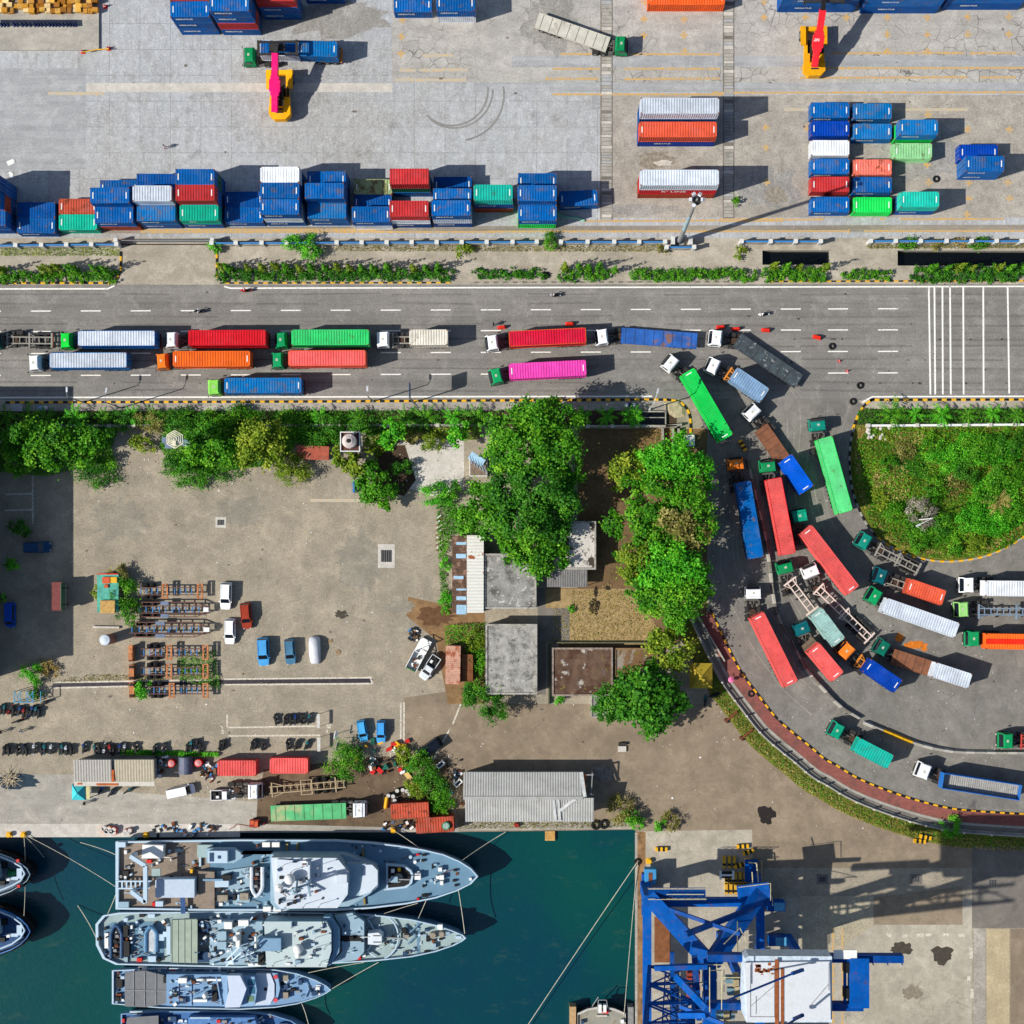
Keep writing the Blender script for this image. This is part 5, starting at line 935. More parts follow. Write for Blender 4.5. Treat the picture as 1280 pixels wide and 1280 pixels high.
for i, (pl, n, h, mt, lb) in enumerate((([(0, 534), (150, 534), (140, 560), (150, 585), (128, 592), (88, 588), (60, 596), (0, 590)], 9000, 1.2, LG, "dark undergrowth between the trees at the lot's north-west corner"), ([(205, 534), (345, 534), (345, 560), (340, 582), (300, 586), (255, 596), (215, 580), (200, 560)], 9500, 1.1, LG, "ivy carpet round the lattice tower and olive tree"), ([(345, 534), (432, 534), (428, 556), (372, 554), (352, 580)], 3000, 1.2, LG, "undergrowth behind the small red roof"), ([(455, 534), (600, 534), (600, 550), (500, 548), (470, 575)], 3000, .9, LY, "weeds along the broken slab's north edge"), ([(545, 620), (600, 640), (606, 668), (565, 668), (556, 700), (562, 768), (552, 768), (548, 690)], 2500, .8, LG, "weeds along the tin sheds' western side"))): ground_cover("undergrowth", lb, pl, n, .42, h, mt, 70 + i)
ground_cover("undergrowth", "weeds under the palms on the island's kerb planter", [(1072, 512), (1290, 511), (1290, 529), (1072, 530)], 4200, .36, 1.0, LD, 10)
ground_cover("grass", "bright grass strip along the black drain on the quay", [(150, 937), (274, 940.5), (274, 945.5), (200, 944), (150, 943)], 2200, .4, .5, LB, 11); ground_cover("undergrowth", "weeds at the foot of the blue fence, western part", [(0, 309), (150, 309), (150, 320), (0, 320)], 1400, .3, .4, LY, 12); ground_cover("undergrowth", "weeds at the foot of the blue fence, middle part", [(420, 307), (830, 307), (830, 315), (420, 314)], 2600, .28, .35, LO, 13); ground_cover("undergrowth", "weeds at the foot of the blue fence, eastern part", [(1083, 305), (1290, 303), (1290, 310), (1083, 311)], 1700, .3, .4, LO, 14)
ground_cover("undergrowth", "weeds along the broken gutter in the lot", [(110, 843), (275, 845), (275, 849), (160, 850), (60, 853)], 700, .3, .3, LO, 15); ground_cover("undergrowth", "weeds growing beneath the lower stored trailer frames", [(222, 820), (270, 812), (276, 862), (225, 850)], 1400, .34, .6, LG, 16)
ground_cover("undergrowth", "overgrown rubble beside the small rusty shed", [(556, 782), (606, 778), (606, 868), (580, 868), (582, 806), (556, 806)], 2600, .36, 1.0, LG, 17); ground_cover("undergrowth", "leaf litter and weeds around the broken wall at the junction corner", [(790, 536), (850, 536), (850, 560), (790, 572)], 1200, .3, .3, LT, 18)
ground_cover("undergrowth", "weeds along the quay wall below the grey warehouse", [(575, 1026), (790, 1024), (790, 1034), (575, 1036)], 1500, .3, .35, LO, 19)
for px, py, r, h, mt, lb in ((1120, 640, 15, 1.8, LG, "green shrub at the island's western middle"), (1168, 610, 17, 2.2, LG, "green shrub above the leafless grey bush"), (1210, 590, 18, 2.4, LD, "dark green shrub in the island's centre north"), (1236, 612, 18, 2.4, LG, "tall green shrub left of the withered palm"), (1268, 640, 18, 2.2, LG, "green shrub right of the withered palm"), (1165, 558, 16, 1.8, LG, "green shrub below the island's planter wall, west"), (1222, 680, 14, 1.6, LY, "yellow-green shrub at the island's southern tip"), (1262, 556, 18, 2.2, LD, "dark shrub below the island's planter wall, east"), (1178, 655, 16, 2.0, LD, "dark shrub right of the leafless grey bush"), (1112, 582, 12, 1.6, LG, "dark spiky bush near the island's west end"), (1152, 640, 19, 2.6, LGREY, "leafless grey bush on the island"), (1180, 575, 22, 2.0, LB, "tall bright weeds in the island's upper part"), (1225, 560, 24, 2.0, LG, "dense green bush in the island's north-east"), (1262, 590, 24, 2.2, LG, "dense green bush at the island's right edge"), (1215, 650, 22, 1.9, LB, "bright bush low in the island's middle"), (1150, 680, 14, 1.5, LG, "green bush at the island's southern rim"), (1195, 682, 14, 1.5, LG, "green bush left of the yellow grass at the island's south"), (1100, 625, 14, 1.2, LY, "yellow weedy bush at the island's western rim"), (1250, 650, 20, 1.8, LB, "bright bush at the island's south-east"), (1130, 560, 16, 1.0, LO, "olive scrub at the island's upper left"), (1195, 605, 16, 1.2, LO, "brownish scrub patch in the island's centre"), (1108, 545, 10, .8, LY, "yellow scrub by the white rubble on the island")): bush(lb, px, py, r, h, mt, group="bushes on the island")
p = P(1245, 628); t = thing("withered_palm", "palm with withered tan fronds on the island", "palm", (p.x, p.y, 0)); put("trunk", PST, t); o = put("fronds", frond_mesh(10, 2.6, 77), t, mats=[LT])
for px, py, r, h, mt, lb in ((156, 742, 20, 3.0, LG, "green tree overgrowing the turquoise shack and trailer frames"), (148, 716, 12, 2.4, LO, "olive shrub above the turquoise shack"), (124, 740, 9, 2, LY, "yellowish shrub left of the turquoise shack"), (160, 766, 16, 2.6, LG, "green bush at the shack's lower right"), (178, 861, 12, 2.2, LB, "bright green bush at the lower trailer frames' left end"), (40, 842, 15, 2.2, LB, "bright green bush by the fence at the left edge"), (62, 836, 13, 1.2, LT, "withered brown bush beside the bright one at the left edge"), (24, 660, 14, 2.6, LD, "dark round bush in the building's shadow"), (14, 704, 10, 1.8, LB, "small bright bush below the dark one in shadow"), (3, 748, 6, 1.4, LB, "tiny bush at the left edge by the deep blue van"), (45, 866, 9, 1.4, LG, "small bush at the blue rack"),
                             (431, 953, 25, 3.6, LG, "dense round bush right of the red quay containers"), (525, 958, 20, 3.0, LG, "green tree right of the scrap heap"), (540, 978, 20, 3.2, LD, "dark green tree between scrap heap and grey warehouse"), (552, 998, 18, 3.0, LG, "green tree above the rusty quay container"), (520, 985, 14, 2.4, LY, "yellowish tree beside the plank"), (504, 944, 12, 2.0, LY, "yellow-green creeper at the scrap heap's top"), (776, 1012, 17, 2.4, LO, "olive bush at the warehouse's eastern end"), (788, 1020, 12, 2.4, LG, "green bush at the warehouse's eastern end"), (797, 1028, 9, 2.0, LB, "bright creeper over the corner of the basin"), (838, 1026, 12, 1.8, LO, "olive bush right of the basin's corner"), (824, 1030, 9, 1.4, LB, "small bright bush next to the basin's corner"),
                             (558, 705, 8, 1.6, LB, "green shrub along the brown tin roof's upper side"), (560, 750, 12, 2.0, LB, "bright green shrub along the brown tin roof's lower side"), (592, 800, 14, 2.0, LY, "yellowish bush between rusty shed and grey roof"), (598, 828, 14, 2.0, LG, "green bush pressed against the lower grey roof"), (697, 874, 8, 1.4, LB, "bright small bush at the ruined slab's corner"), (714, 761, 5, .9, LB, "tiny green shrub in the straw-grass enclosure"), (1190, 1034, 14, 1.8, LB, "bright bush on the curving drain's grass verge"), (921, 252, 6, 1.2, LG, "narrow strip of shrubs beside the drain covers in the yard"), (828, 310, 8, 1, LO, "scrub at the foot of the mast enclosure"), (1178, 525, 10, 1.2, LG, "green scrub in the island's planter")): bush(lb, px, py, r, h, mt)
# ---------------------------------------------------------------- fences, masts, signs
BW = BLUEF; POSTW = mat("white_fence_post", (214, 214, 208), .8)
def blue_fence(label, xs, y, y2=None, h=1.8):
    t0 = P(xs[0], y); t = thing("blue_fence", label, "fence", (t0.x, t0.y, 0), 0, "blue fences between yard and road"); rail = MB(); y2 = y if y2 is None else y2
    pts = [P(x, y + (y2 - y) * i / max(1, len(xs) - 1)) - t0 for i, x in enumerate(xs)]
    for a, b in zip(pts, pts[1:]): rail.bar(a + Vector((0, 0, .55)), b + Vector((0, 0, .55)), .22, 1.1, 1); rail.bar(a + Vector((0, 0, h)), b + Vector((0, 0, h)), .24, .12, 0); rail.bar(a + Vector((0, 0, 1.35)), b + Vector((0, 0, 1.35)), .06, .5, 0)
    rail.build("railing", [BW, CONC], t)
    for p in pts: MB().bx(-.27, .27, -.27, .27, 0, h + .22).prism([(-.33, -.33), (.33, -.33), (.33, .33), (-.33, .33)], h + .22, h + .34).build("post", POSTW, t, p)
blue_fence("blue and white fence at the left edge, ending at the driveway gate", [-6, 25, 57, 88, 119, 150], 310, 308.5); blue_fence("long blue and white fence from the driveway gate to the tall bush gap", [268, 298, 330, 361, 392, 423, 454, 485, 516, 547, 578, 609, 641, 671], 307, 305.5)
blue_fence("blue and white fence left of the light mast enclosure", [701, 734, 767, 798, 830], 305.5); blue_fence("short blue fence in front of the light mast", [832, 866], 312); blue_fence("blue and white fence above the western black drain", [925, 961, 992, 1023], 304.8); blue_fence("long blue and white fence above the eastern black drain", [1085, 1116, 1147, 1179, 1210, 1241, 1272, 1304], 304.5)
a = P(152, 303); b = P(266, 302); t = thing("sliding_gate", "low grey sliding gate across the driveway", "gate", (a.x, a.y, 0)); m = MB(); L = b.x - a.x
for z in (.3, 1.5): m.bar((0, 0, z), (L, 0, z), .1, .12)
for i in range(40): m.bar((L * i / 39, 0, .3), (L * i / 39, 0, 1.5), .05, .05)
m.build("gate_frame", GREYM, t); m = MB(); m.bar((0, -.35, .05), (L, -.35, .05), .16, .1); m.build("gate_rail", STEEL, t)
for x in (-.4, L + .3): MB().bx(x - .3, x + .3, -.3, .3, 0, 2).build("post", POSTW, t)
# light mast
p = P(848.5, 303); t = thing("light_mast", "very tall grey light mast leaning outwards over the yard fence", "light mast", (p.x, p.y, 0)); m = MB(); m.cyl((0, 0, 0), (0, 0, 9), .42, .35, 12, 0); m.cyl((0, 0, 9), (0, 0, 18), .33, .26, 12, 1); m.cyl((0, 0, 18), (0, 0, 28), .26, .16, 12, 0); m.cyl((0, 0, 0), (0, 0, .5), .9, n=12, mi=0)
m.build("pole", [GREYM, mat("pale_blue_grey_steel", (150, 178, 186), .5)], t); m = MB(); m.cyl((0, 0, 27.4), (0, 0, 27.6), .7, n=12); m.build("head_frame", STEEL, t)
for i in range(5): an = i * math.pi / 3; MB().box((.85 * math.cos(an), .85 * math.sin(an), 27.9), (.45, .5, .4), 0, rz=an, ry=R(30)).build("floodlight", [mat("lamp_housing", (196, 200, 206), .5)], t)
for px in (840, 862): q = P(px, 302); tag(MB().bx(q.x - .3, q.x + .3, q.y - .8, q.y + .4, 0, 1.9).build("control_cabinet", POSTW), "white cabinet beside the light mast's base, " + ("west side" if px < 850 else "east side"), "cabinet")
def lamp(label, px, py, h, arm, ang_, mt=GREYM, name="street_lamp"):
    p = P(px, py); t = thing(name, label, "street lamp", (p.x, p.y, 0), R(ang_), "street lamps"); m = MB(); m.cyl((0, 0, 0), (0, 0, h), .11, .07, 8); m.tube([(0, 0, h), (arm * .5, 0, h + .25), (arm, 0, h + .3)], .05, 6); m.cyl((0, 0, 0), (0, 0, .4), .2, n=8); m.build("pole", mt, t); MB().box((arm + .3, 0, h + .3), (.8, .26, .14)).build("lamp_head", mat("lamp_housing", (196, 200, 206), .5), t)
lamp("street lamp on the kerb inside the building's shadow edge", 104.5, 503, 8, .8, 90); lamp("street lamp on the kerb below the cream short container", 467, 502, 8, .8, 90); lamp("thin street lamp at the junction's tree-side corner", 812, 512, 10.5, 1.5, 75, mat("pale_pole", (206, 208, 206), .5)); lamp("white street lamp leaning over the island's south", 1146, 650, 9.5, 2.2, 205, WHITEP); lamp("tall street lamp off the kerb whose shadow crosses the bottom lane", 152, 510, 9, 1.5, 80)
p = P(517, 503); t = thing("road_sign", "road sign panel seen edge-on above the southern kerb", "road sign", (p.x, p.y, 0)); m = MB(); m.cyl((0, 0, 0), (0, 0, 7.6), .1, n=8); m.bar((0, 0, 6), (0, 2.1, 6), .1, .1); m.bar((0, 0, 7.4), (0, 2.1, 7.4), .1, .1); m.build("post", GREYM, t); MB().bx(-.04, .04, .1, 2.3, 5.6, 7.8).build("sign_panel", mat("sign_blue", (40, 80, 120), .5), t)
p = P(82, 745); t = thing("billboard", "green-backed billboard on two posts casting a square shadow", "billboard", (p.x + .55, p.y, 0)); m = MB(); m.cyl((0, -1.3, 0), (0, -1.3, 3.6), .08, n=6); m.cyl((0, 1.3, 0), (0, 1.3, 3.6), .08, n=6); m.build("posts", STEEL, t); MB().box((-.1, 0, 2.75), (.1, 4.3, 1.9)).build("panel", mat("faded_green_panel", (60, 104, 84), .7), t)
p = P(71, 745.5, 2.6); t = thing("kiosk", "kiosk with a maroon sloped roof behind the billboard", "kiosk", (p.x, p.y, 0)); MB().bx(-.7, .7, -2, 2, 0, 2.2).build("walls", CONC, t); m = MB(); m.box((0, 0, 2.5), (1.75, 4.5, .1), ry=R(-8))
for i in range(12): m.box((0, -2.1 + i * .38, 2.57), (1.75, .05, .05), ry=R(-8))
m.build("roof", mat("maroon_roof", (120, 62, 60), .8), t)
# lattice tower
p = P(242, 557); t = thing("lattice_tower", "pale lattice tower with a hexagonal ringed head above ivy", "tower", (p.x, p.y, 0)); TW = mat("pale_blue_steel", (168, 196, 204), .6); m = MB(); hh = 12.0; w = .55
for i in range(4):
    a0, a1 = math.pi / 4 + i * math.pi / 2, math.pi / 4 + (i + 1) * math.pi / 2; c0, c1 = Vector((w * math.cos(a0), w * math.sin(a0), 0)), Vector((w * math.cos(a1), w * math.sin(a1), 0)); m.bar(c0, c0 + Vector((0, 0, hh)), .12, .12)
    for k in range(10): z = k * 1.2; m.bar(c0 + Vector((0, 0, z)), c1 + Vector((0, 0, z + 1.2)), .07, .07); m.bar(c1 + Vector((0, 0, z + 1.2)), c0 + Vector((0, 0, z + 1.2)), .07, .07)
m.build("mast", TW, t); m = MB(); HX = lambda r, z: [Vector((r * math.cos(math.pi / 6 + i * math.pi / 3), r * math.sin(math.pi / 6 + i * math.pi / 3), z)) for i in range(7)]
for r, z in ((1.35, 12), (1.05, 12.15), (.75, 12.3), (.45, 12.45)):
    for u, v in zip(HX(r, z), HX(r, z)[1:]): m.bar(u, v, .13, .12)
for u in HX(1.35, 12)[:6]: m.bar(u, (0, 0, 12.5), .08, .08); m.bar(u, u + Vector((0, 0, -1.1)), .08, .08)
m.bx(-.3, .3, -.9, -.2, 11.7, 12.6); m.build("head_ring", mat("cream_steel", (222, 216, 190), .6), t); m = MB(); m.bx(-2.1, -1.3, -.5, .4, 10.6, 11.5, 0); m.bx(-1.7, -.6, -1.3, -.5, 10.6, 11.3, 0); m.build("platform", [mat("slate_panel", (110, 126, 150), .6)], t)
# water tank tower
p = P(444, 556); t = thing("water_tower", "square water tower with a round grey tank in a white frame", "water tower", (p.x, p.y, 0)); m = MB()
for sx in (-1, 1):
    for sy in (-1, 1): m.bx(sx * 1.35 - .12, sx * 1.35 + .12, sy * 1.35 - .12, sy * 1.35 + .12, 0, 6)
for z in (2, 4): m.bar((-1.35, -1.35, z), (1.35, -1.35, z), .12, .12); m.bar((1.35, -1.35, z), (1.35, 1.35, z), .12, .12)
m.build("legs", CONC, t); m = MB(); m.bx(-1.4, 1.4, -1.4, 1.4, 5.9, 6.0, 1)
for s in (-1, 1): m.bx(-1.55, 1.55, s * 1.55, s * 1.42, 5.9, 6.35, 0); m.bx(s * 1.55, s * 1.42, -1.42, 1.42, 5.9, 6.35, 0)
m.build("platform", [WHITEP, mat("brown_platform", (92, 58, 52), .9)], t); m = MB(); m.cyl((0, 0, 6), (0, 0, 7.6), 1.12, 1.1, 18, 0); m.cyl((0, 0, 7.6), (0, 0, 7.95), 1.1, .55, 18, 0); m.cyl((0, 0, 7.95), (0, 0, 8.05), .34, n=12, mi=1); m.bar((.3, .9, 7.7), (.9, 1.4, 6.6), .3, .2, 0); m.build("tank", [mat("beige_tank", (196, 184, 178), .6), BLACKP], t, smooth=False)
# pale cylinder tank in the lot
p = P(139, 798.5); t = thing("storage_tank", "upright rusty-pink tank with a pale domed lid in the lot", "tank", (p.x, p.y, 0)); MB().cyl((0, 0, 0), (0, 0, 3.4), .82, n=18).build("shell", mat("pinkish_rust_shell", (156, 108, 98), .8), t); m = MB(); m.cyl((0, 0, 3.4), (0, 0, 3.55), .86, .8, 18); m.cyl((0, 0, 3.55), (0, 0, 3.7), .8, .2, 18); m.build("lid", mat("pale_lid", (206, 216, 226), .7), t)
p = P(133, 784); o = MB().box((0, 0, .25), (4.3, .32, .34)).box((1.2, 0, .44), (.6, .3, .05)).build("steel_beam", mat("pale_beam", (196, 190, 178), .8), None, (p.x, p.y, 0), R(-1)); tag(o, "pale beam lying on the ground above the round tank", "beam")
# ---------------------------------------------------------------- buildings
def corr_roof(m, x0, x1, y0, y1, z0, z1, axis='x', pitch=.36, amp=.05, mi=0, th=.06):   # corrugated sheet from edge y0(z0) to y1(z1), ribs run along y
    n = max(3, int((x1 - x0) / pitch)); vs = []
    for i in range(n * 2 + 1): x = x0 + (x1 - x0) * i / (2 * n); o = amp * (i % 2); vs += [(x, y0, z0 + o), (x, y1, z1 + o)]
    if axis == 'y': vs = [(b, a, c) for a, b, c in vs]
    m.add(vs, [((2 * i, 2 * i + 2, 2 * i + 3, 2 * i + 1) if axis == 'x' else (2 * i + 1, 2 * i + 3, 2 * i + 2, 2 * i)) for i in range(2 * n)], mi)
def flat_building(name, label, x0, y0, x1, y1, h, roofmat, wall, lip=.28, door=True, win=2, rim=(170, 166, 156)):
    a, b = P(x0, y1, h), P(x1, y0, h); w, d = b.x - a.x, b.y - a.y; t = thing(name, label, "building", (a.x, a.y, 0)); MB().bx(.12, w - .12, .12, d - .12, 0, h - .2).build("walls", wall, t)
    m = MB(); m.bx(0, w, 0, d, h - .2, h, 0); m.bx(0, w, 0, lip, h, h + .16, 1); m.bx(0, w, d - lip, d, h, h + .16, 1); m.bx(0, lip, lip, d - lip, h, h + .16, 1); m.bx(w - lip, w, lip, d - lip, h, h + .16, 1); m.build("roof", [roofmat, mat("roof_rim", rim, .9, var=.3, blot=((96, 92, 84), 1.2, .52, .64))], t)
    if door: MB().bx(w * .4, w * .4 + 1.0, .06, .118, 0, 2.1).build("door", WOOD, t)
    for i in range(win): f = MB().bx(w - .115, w - .05, d * (.2 + .4 * i), d * (.2 + .4 * i) + 1.4, 1.0, 2.2).build("window", WHITEP, t); MB().bx(w - .05, w - .03, d * (.2 + .4 * i) + .1, d * (.2 + .4 * i) + 1.3, 1.1, 2.1).build("pane", GLASS, f)
    return t
MOLD = mat("mouldy_concrete_roof", (148, 146, 140), .93, var=.3, scale=.6, blot=[((84, 82, 78), .45, .48, .62), ((196, 194, 186), 1.6, .56, .66), ((62, 60, 56), 2.2, .6, .68)], bump=.2); MOLD2 = mat("pitted_concrete_roof", (162, 160, 152), .93, var=.3, scale=1.1, blot=[((104, 102, 96), .8, .5, .62), ((70, 68, 64), 1.9, .59, .66), ((190, 188, 180), 1.3, .58, .7)], bump=.3); WALLG = mat("grey_wall_plaster", (150, 146, 136), .9)
flat_building("flat_roofed_house", "upper grey flat-roofed building partly under tree crowns", 605, 692, 670.5, 761, 3.4, MOLD, WALLG); flat_building("flat_roofed_house", "lower grey flat-roofed building with pitted concrete roof", 607, 780, 671.5, 868, 3.4, MOLD2, WALLG)
flat_building("flat_roofed_house", "small white-stained flat roof with dark blotches under the trees", 690, 651.5, 745, 712, 3.2, mat("stained_white_roof", (206, 200, 190), .9, var=.12, scale=.5, blot=[((66, 58, 50), .34, .52, .57), ((140, 96, 48), .5, .62, .68)]), WALLG, win=1)  # dark and brown noise blotches over the pale roof colour
p = P(709, 722, 2.6); o = MB(); corr_roof(o, -3.2, 3.2, -1.5, 1.5, 2.35, 2.75); t = thing("lean_to_roof", "grey corrugated lean-to roof below the white-stained roof", "shelter", (p.x, p.y, 0)); o.build("roof", mat("grey_sheet_roof", (118, 116, 114), .8), t); m = MB()
for x in (-3, 3): m.cyl((x, -1.35, 0), (x, -1.35, 2.35), .06, n=6); m.cyl((x, 1.4, 0), (x, 1.4, 2.7), .06, n=6)
m.build("posts", STEEL, t)
t = flat_building("ruined_slab", "ruined flat slab with brown mould north of the dark round tree", 690, 809.5, 766, 870, 1.6, mat("ruined_slab_top", (104, 82, 66), .95, var=.4, scale=.6, blot=[((74, 50, 38), .4, .46, .6), ((170, 164, 154), .42, .58, .62), ((122, 112, 34), .6, .6, .68), ((96, 92, 92), .7, .6, .66)], bump=.3), WALLG, door=False, win=0, rim=(150, 134, 122)); flat_building("ruined_slab", "narrow mouldy slab to the right of the bigger ruined one", 768, 810, 822, 846, 1.2, mat("mossy_slab", (120, 92, 62), .95, var=.4, scale=.6, blot=[((140, 132, 120), .4, .52, .6), ((110, 100, 36), .7, .58, .66)]), WALLG, door=False, win=0, rim=(140, 112, 80))
flat_building("flat_roofed_house", "low panelled grey roof peeping out south of the dark round tree", 738.5, 868, 790, 897, 2.6, mat("grey_panel_roof", (142, 140, 136), .85), WHITEP, lip=.22, win=0)
sheet("alley_paving", [(672, 735), (682, 735), (682, 868), (672, 868)], .012, DARKAS)
m = MB(); pts = [P(686, 880), P(686, 806), P(692, 803), P(824, 803)]
for u, v in zip(pts, pts[1:]): m.bar(u + Vector((0, 0, .35)), v + Vector((0, 0, .35)), .2, .7)
tag(m.build("garden_wall", mat("mossy_wall", (96, 98, 76), .95)), "low mossy wall round the ruined slab", "wall")
a = P(565, 766, 3.0); b = P(584, 670, 3.0); t = thing("tin_shed", "long brown rusty tin roof with pale blue patches", "shed", (a.x, a.y, 0)); w, d = b.x - a.x, b.y - a.y; MB().bx(.1, w - .05, .1, d - .1, 0, 2.5).build("walls", CONC, t); m = MB(); corr_roof(m, 0, d, 0, w, 2.6, 3.0, 'y', .42, .06)
for yy, hh in ((.5, 1.5), (2.3, .6), (5.6, .5), (9, .7), (11.0, .45), (3.7, .3)): m.box((w * .5 + rnd.uniform(-.3, .3), yy, 2.9), (w * .66, hh, .05), 1, ry=R(-9.5))
m.build("roof", [mat("brown_rust_roof", (92, 70, 56), .9, var=.35, scale=1.2, blot=[((140, 110, 92), .8, .52, .64), ((60, 44, 36), 1.1, .56, .66)]), mat("pale_blue_sheet", (150, 186, 210), .7, var=.2)], t)
a = P(583.5, 766, 4.0); b = P(604.5, 669, 4.0); t = thing("tin_shed", "white corrugated roof with rusty corner beside the brown tin roof", "shed", (a.x, a.y, 0)); w, d = b.x - a.x, b.y - a.y; MB().bx(.1, w - .1, .1, d - .1, 0, 3.7).build("walls", WALLG, t); m = MB(); corr_roof(m, 0, d, 0, w, 3.95, 3.8, 'y', .5, .06); m.build("roof", [mat("white_tin_roof", (226, 224, 214), .6, var=.06, scale=.5, blot=((150, 78, 40), .5, .6, .64))], t)
a = P(556.5, 855, 2.6); b = P(575, 807, 2.6); t = thing("tin_shed", "small salmon-rust tin shed right of the white pickup", "shed", (a.x, a.y, 0), R(-1)); w, d = b.x - a.x, b.y - a.y; MB().bx(.1, w - .1, .1, d - .1, 0, 2.3).build("walls", RUST, t); m = MB(); corr_roof(m, 0, d, 0, w, 2.5, 2.65, 'y', .3, .05); m.build("roof", [mat("salmon_rust_roof", (196, 150, 128), .85, var=.2, scale=1, blot=((146, 76, 48), .9, .5, .62))], t)
a = P(577, 852, 1.8); b = P(591, 818, 1.8); t = thing("tin_lean_to", "low rusty lean-to between salmon shed and bushes", "shed", (a.x, a.y, 0)); w, d = b.x - a.x, b.y - a.y; MB().bx(.1, w - .1, .1, d - .1, 0, 1.5).build("walls", RUST, t); m = MB(); corr_roof(m, 0, d, 0, w, 1.7, 1.6, 'y', .3, .05); m.build("roof", [mat("rust_tin", (136, 84, 54), .9, var=.3, scale=1)], t)
# yellow tent, turquoise tent
def tent(name, label, x0, y0, x1, y1, h, hz, mt, rz=0):
    a, b = P(x0, y1, h), P(x1, y0, h); c = (a + b) / 2; w, d = b.x - a.x, b.y - a.y; t = thing(name, label, "tent", (c.x, c.y, 0), rz); m = MB(); q = [(-w / 2, -d / 2, h), (w / 2, -d / 2, h), (w / 2, d / 2, h), (-w / 2, d / 2, h)]; m.add(q + [(0, 0, hz)], [(0, 1, 4), (1, 2, 4), (2, 3, 4), (3, 0, 4)])
    for i in range(4): u, v = Vector(q[i]), Vector(q[(i + 1) % 4]); m.add([u, v, v + Vector((0, 0, -.3)), u + Vector((0, 0, -.3))], [(0, 1, 2, 3)]); m.bar(u + Vector((0, 0, .03)), Vector((0, 0, hz + .03)), .08, .05)
    m.build("canopy", mt, t)
    for u in q: MB().cyl((u[0] * .97, u[1] * .97, 0), (u[0] * .97, u[1] * .97, h), .06, n=6).build("pole", BLUEF if "yellow" not in label else GREYM, t)
tent("yellow_tent", "square olive-yellow peaked tent roof beside the outer fence", 862, 829, 890.5, 860.5, 2.6, 3.7, mat("olive_yellow_canvas", (172, 150, 44), .8, var=.2)); tent("turquoise_tent", "turquoise peaked tent at the tin-roofed shed's south-west corner", 90, 981, 106.5, 1000, 2.4, 3.3, mat("turquoise_canvas", (64, 196, 204), .7, var=.1))
p = P(109, 991, 2.4); t = thing("awning", "narrow cream awning between the turquoise tent and shed shade", "awning", (p.x, p.y, 0)); MB().box((0, 0, 2.3), (.75, 2.0, .07)).build("canopy", mat("cream_canvas", (206, 196, 140), .8), t); m = MB()
for y in (-.9, .9): m.cyl((.3, y, 0), (.3, y, 2.3), .04, n=6)
m.build("poles", STEEL, t)
# long tin-roofed shed on the quay
a = P(92, 983, 3.2); b = P(192.5, 949.5, 3.2); t = thing("tin_roofed_shed", "long shed with grey and beige tin roof on the western quay", "shed", (a.x, a.y, 0)); w, d = b.x - a.x, b.y - a.y; MB().bx(.3, w - .3, .9, d - .2, 0, 2.8).build("walls", CONC, t); m = MB(); corr_roof(m, 0, w * .47, .75, d, 3.0, 3.35, 'x', .42, .06, 0); corr_roof(m, w * .51, w, .75, d, 3.0, 3.3, 'x', .42, .05, 1); m.bx(w * .475, w * .505, .7, d * .62, 3.05, 3.25, 2); m.bx(0, w, .0, .72, 2.85, 2.95, 3); m.bx(w * .28, w * .55, .1, .45, 2.96, 3.0, 2); m.bx(w * .04, w * .1, .25, .5, 2.96, 3.0, 2); m.build("roof", [mat("grey_tin", (168, 164, 156), .7, var=.1), mat("beige_tin", (178, 168, 146), .8, var=.12), mat("orange_rust", (186, 96, 46), .9), mat("pale_eave", (206, 200, 188), .8, var=.15)], t); MB().bx(w * .3, w * .3 + 1, .84, .9, 0, 2.1).build("door", WOOD, t)
# grey warehouse at the basin
GW = mat("grey_warehouse_roof", (168, 168, 164), .6, var=.15, scale=.5, blot=((140, 136, 126), .7, .55, .72)); a = P(579.5, 1027, 4.0); b = P(742, 965, 4.0); t = thing("warehouse", "grey corrugated gable-roofed warehouse by the basin with slipping sheets", "warehouse", (a.x, a.y, 0)); w, d = b.x - a.x, b.y - a.y; wl = w * .93; MB().bx(.3, wl - .2, .4, d - .4, 0, 3.9).build("walls", mat("warehouse_wall", (170, 166, 156), .9), t); m = MB(); corr_roof(m, 0, wl - .4, d * .5, d, 5.1, 4.1, 'x', .4, .06); corr_roof(m, .3, w, 0, d * .5, 4.1, 5.1, 'x', .4, .06); m.bx(0, wl - .3, d * .5 - .25, d * .5 + .25, 5.08, 5.2); m.build("roof", GW, t)
m = MB(); m.box((wl - .25, d * .76, 4.72), (.55, d * .5, .06), 0, rz=R(8), rx=R(-13)); m.box((w * .70, d * .25, 4.75), (.4, d * .46, .05), 0, rz=R(6), rx=R(13)); m.box((w * .735, d * .25, 4.8), (.35, d * .46, .05), 0, rz=R(5), rx=R(13)); m.box((w * .80, d * .36, 4.98), (3.0, .5, .05), 0, rz=R(38), ry=R(-6)); m.build("loose_sheet", mat("pale_loose_sheet", (196, 198, 196), .6), t)
m = MB(); m.bx(wl, w, d * .52, d * .55, 3.9, 4.05); m.bx(wl, w - 1, d * .72, d * .745, 3.9, 4.05); m.bx(wl, w, d * .93, d * .955, 3.9, 4.05); m.bar((w - .4, d * .53, 4.0), (w - .2, d * .95, 4.0), .16, .14, 0); m.bar((wl + .1, d * .52, 4.1), (wl + .1, d * .95, 4.1), .3, .12, 1); m.bx(w - .3, w - .1, d * .5, d * .53, 0, 4); m.bx(w - .3, w - .1, d * .95, d * .98, 0, 4); m.build("bare_frame", [GREYM, mat("orange_rust", (186, 96, 46), .9)], t)
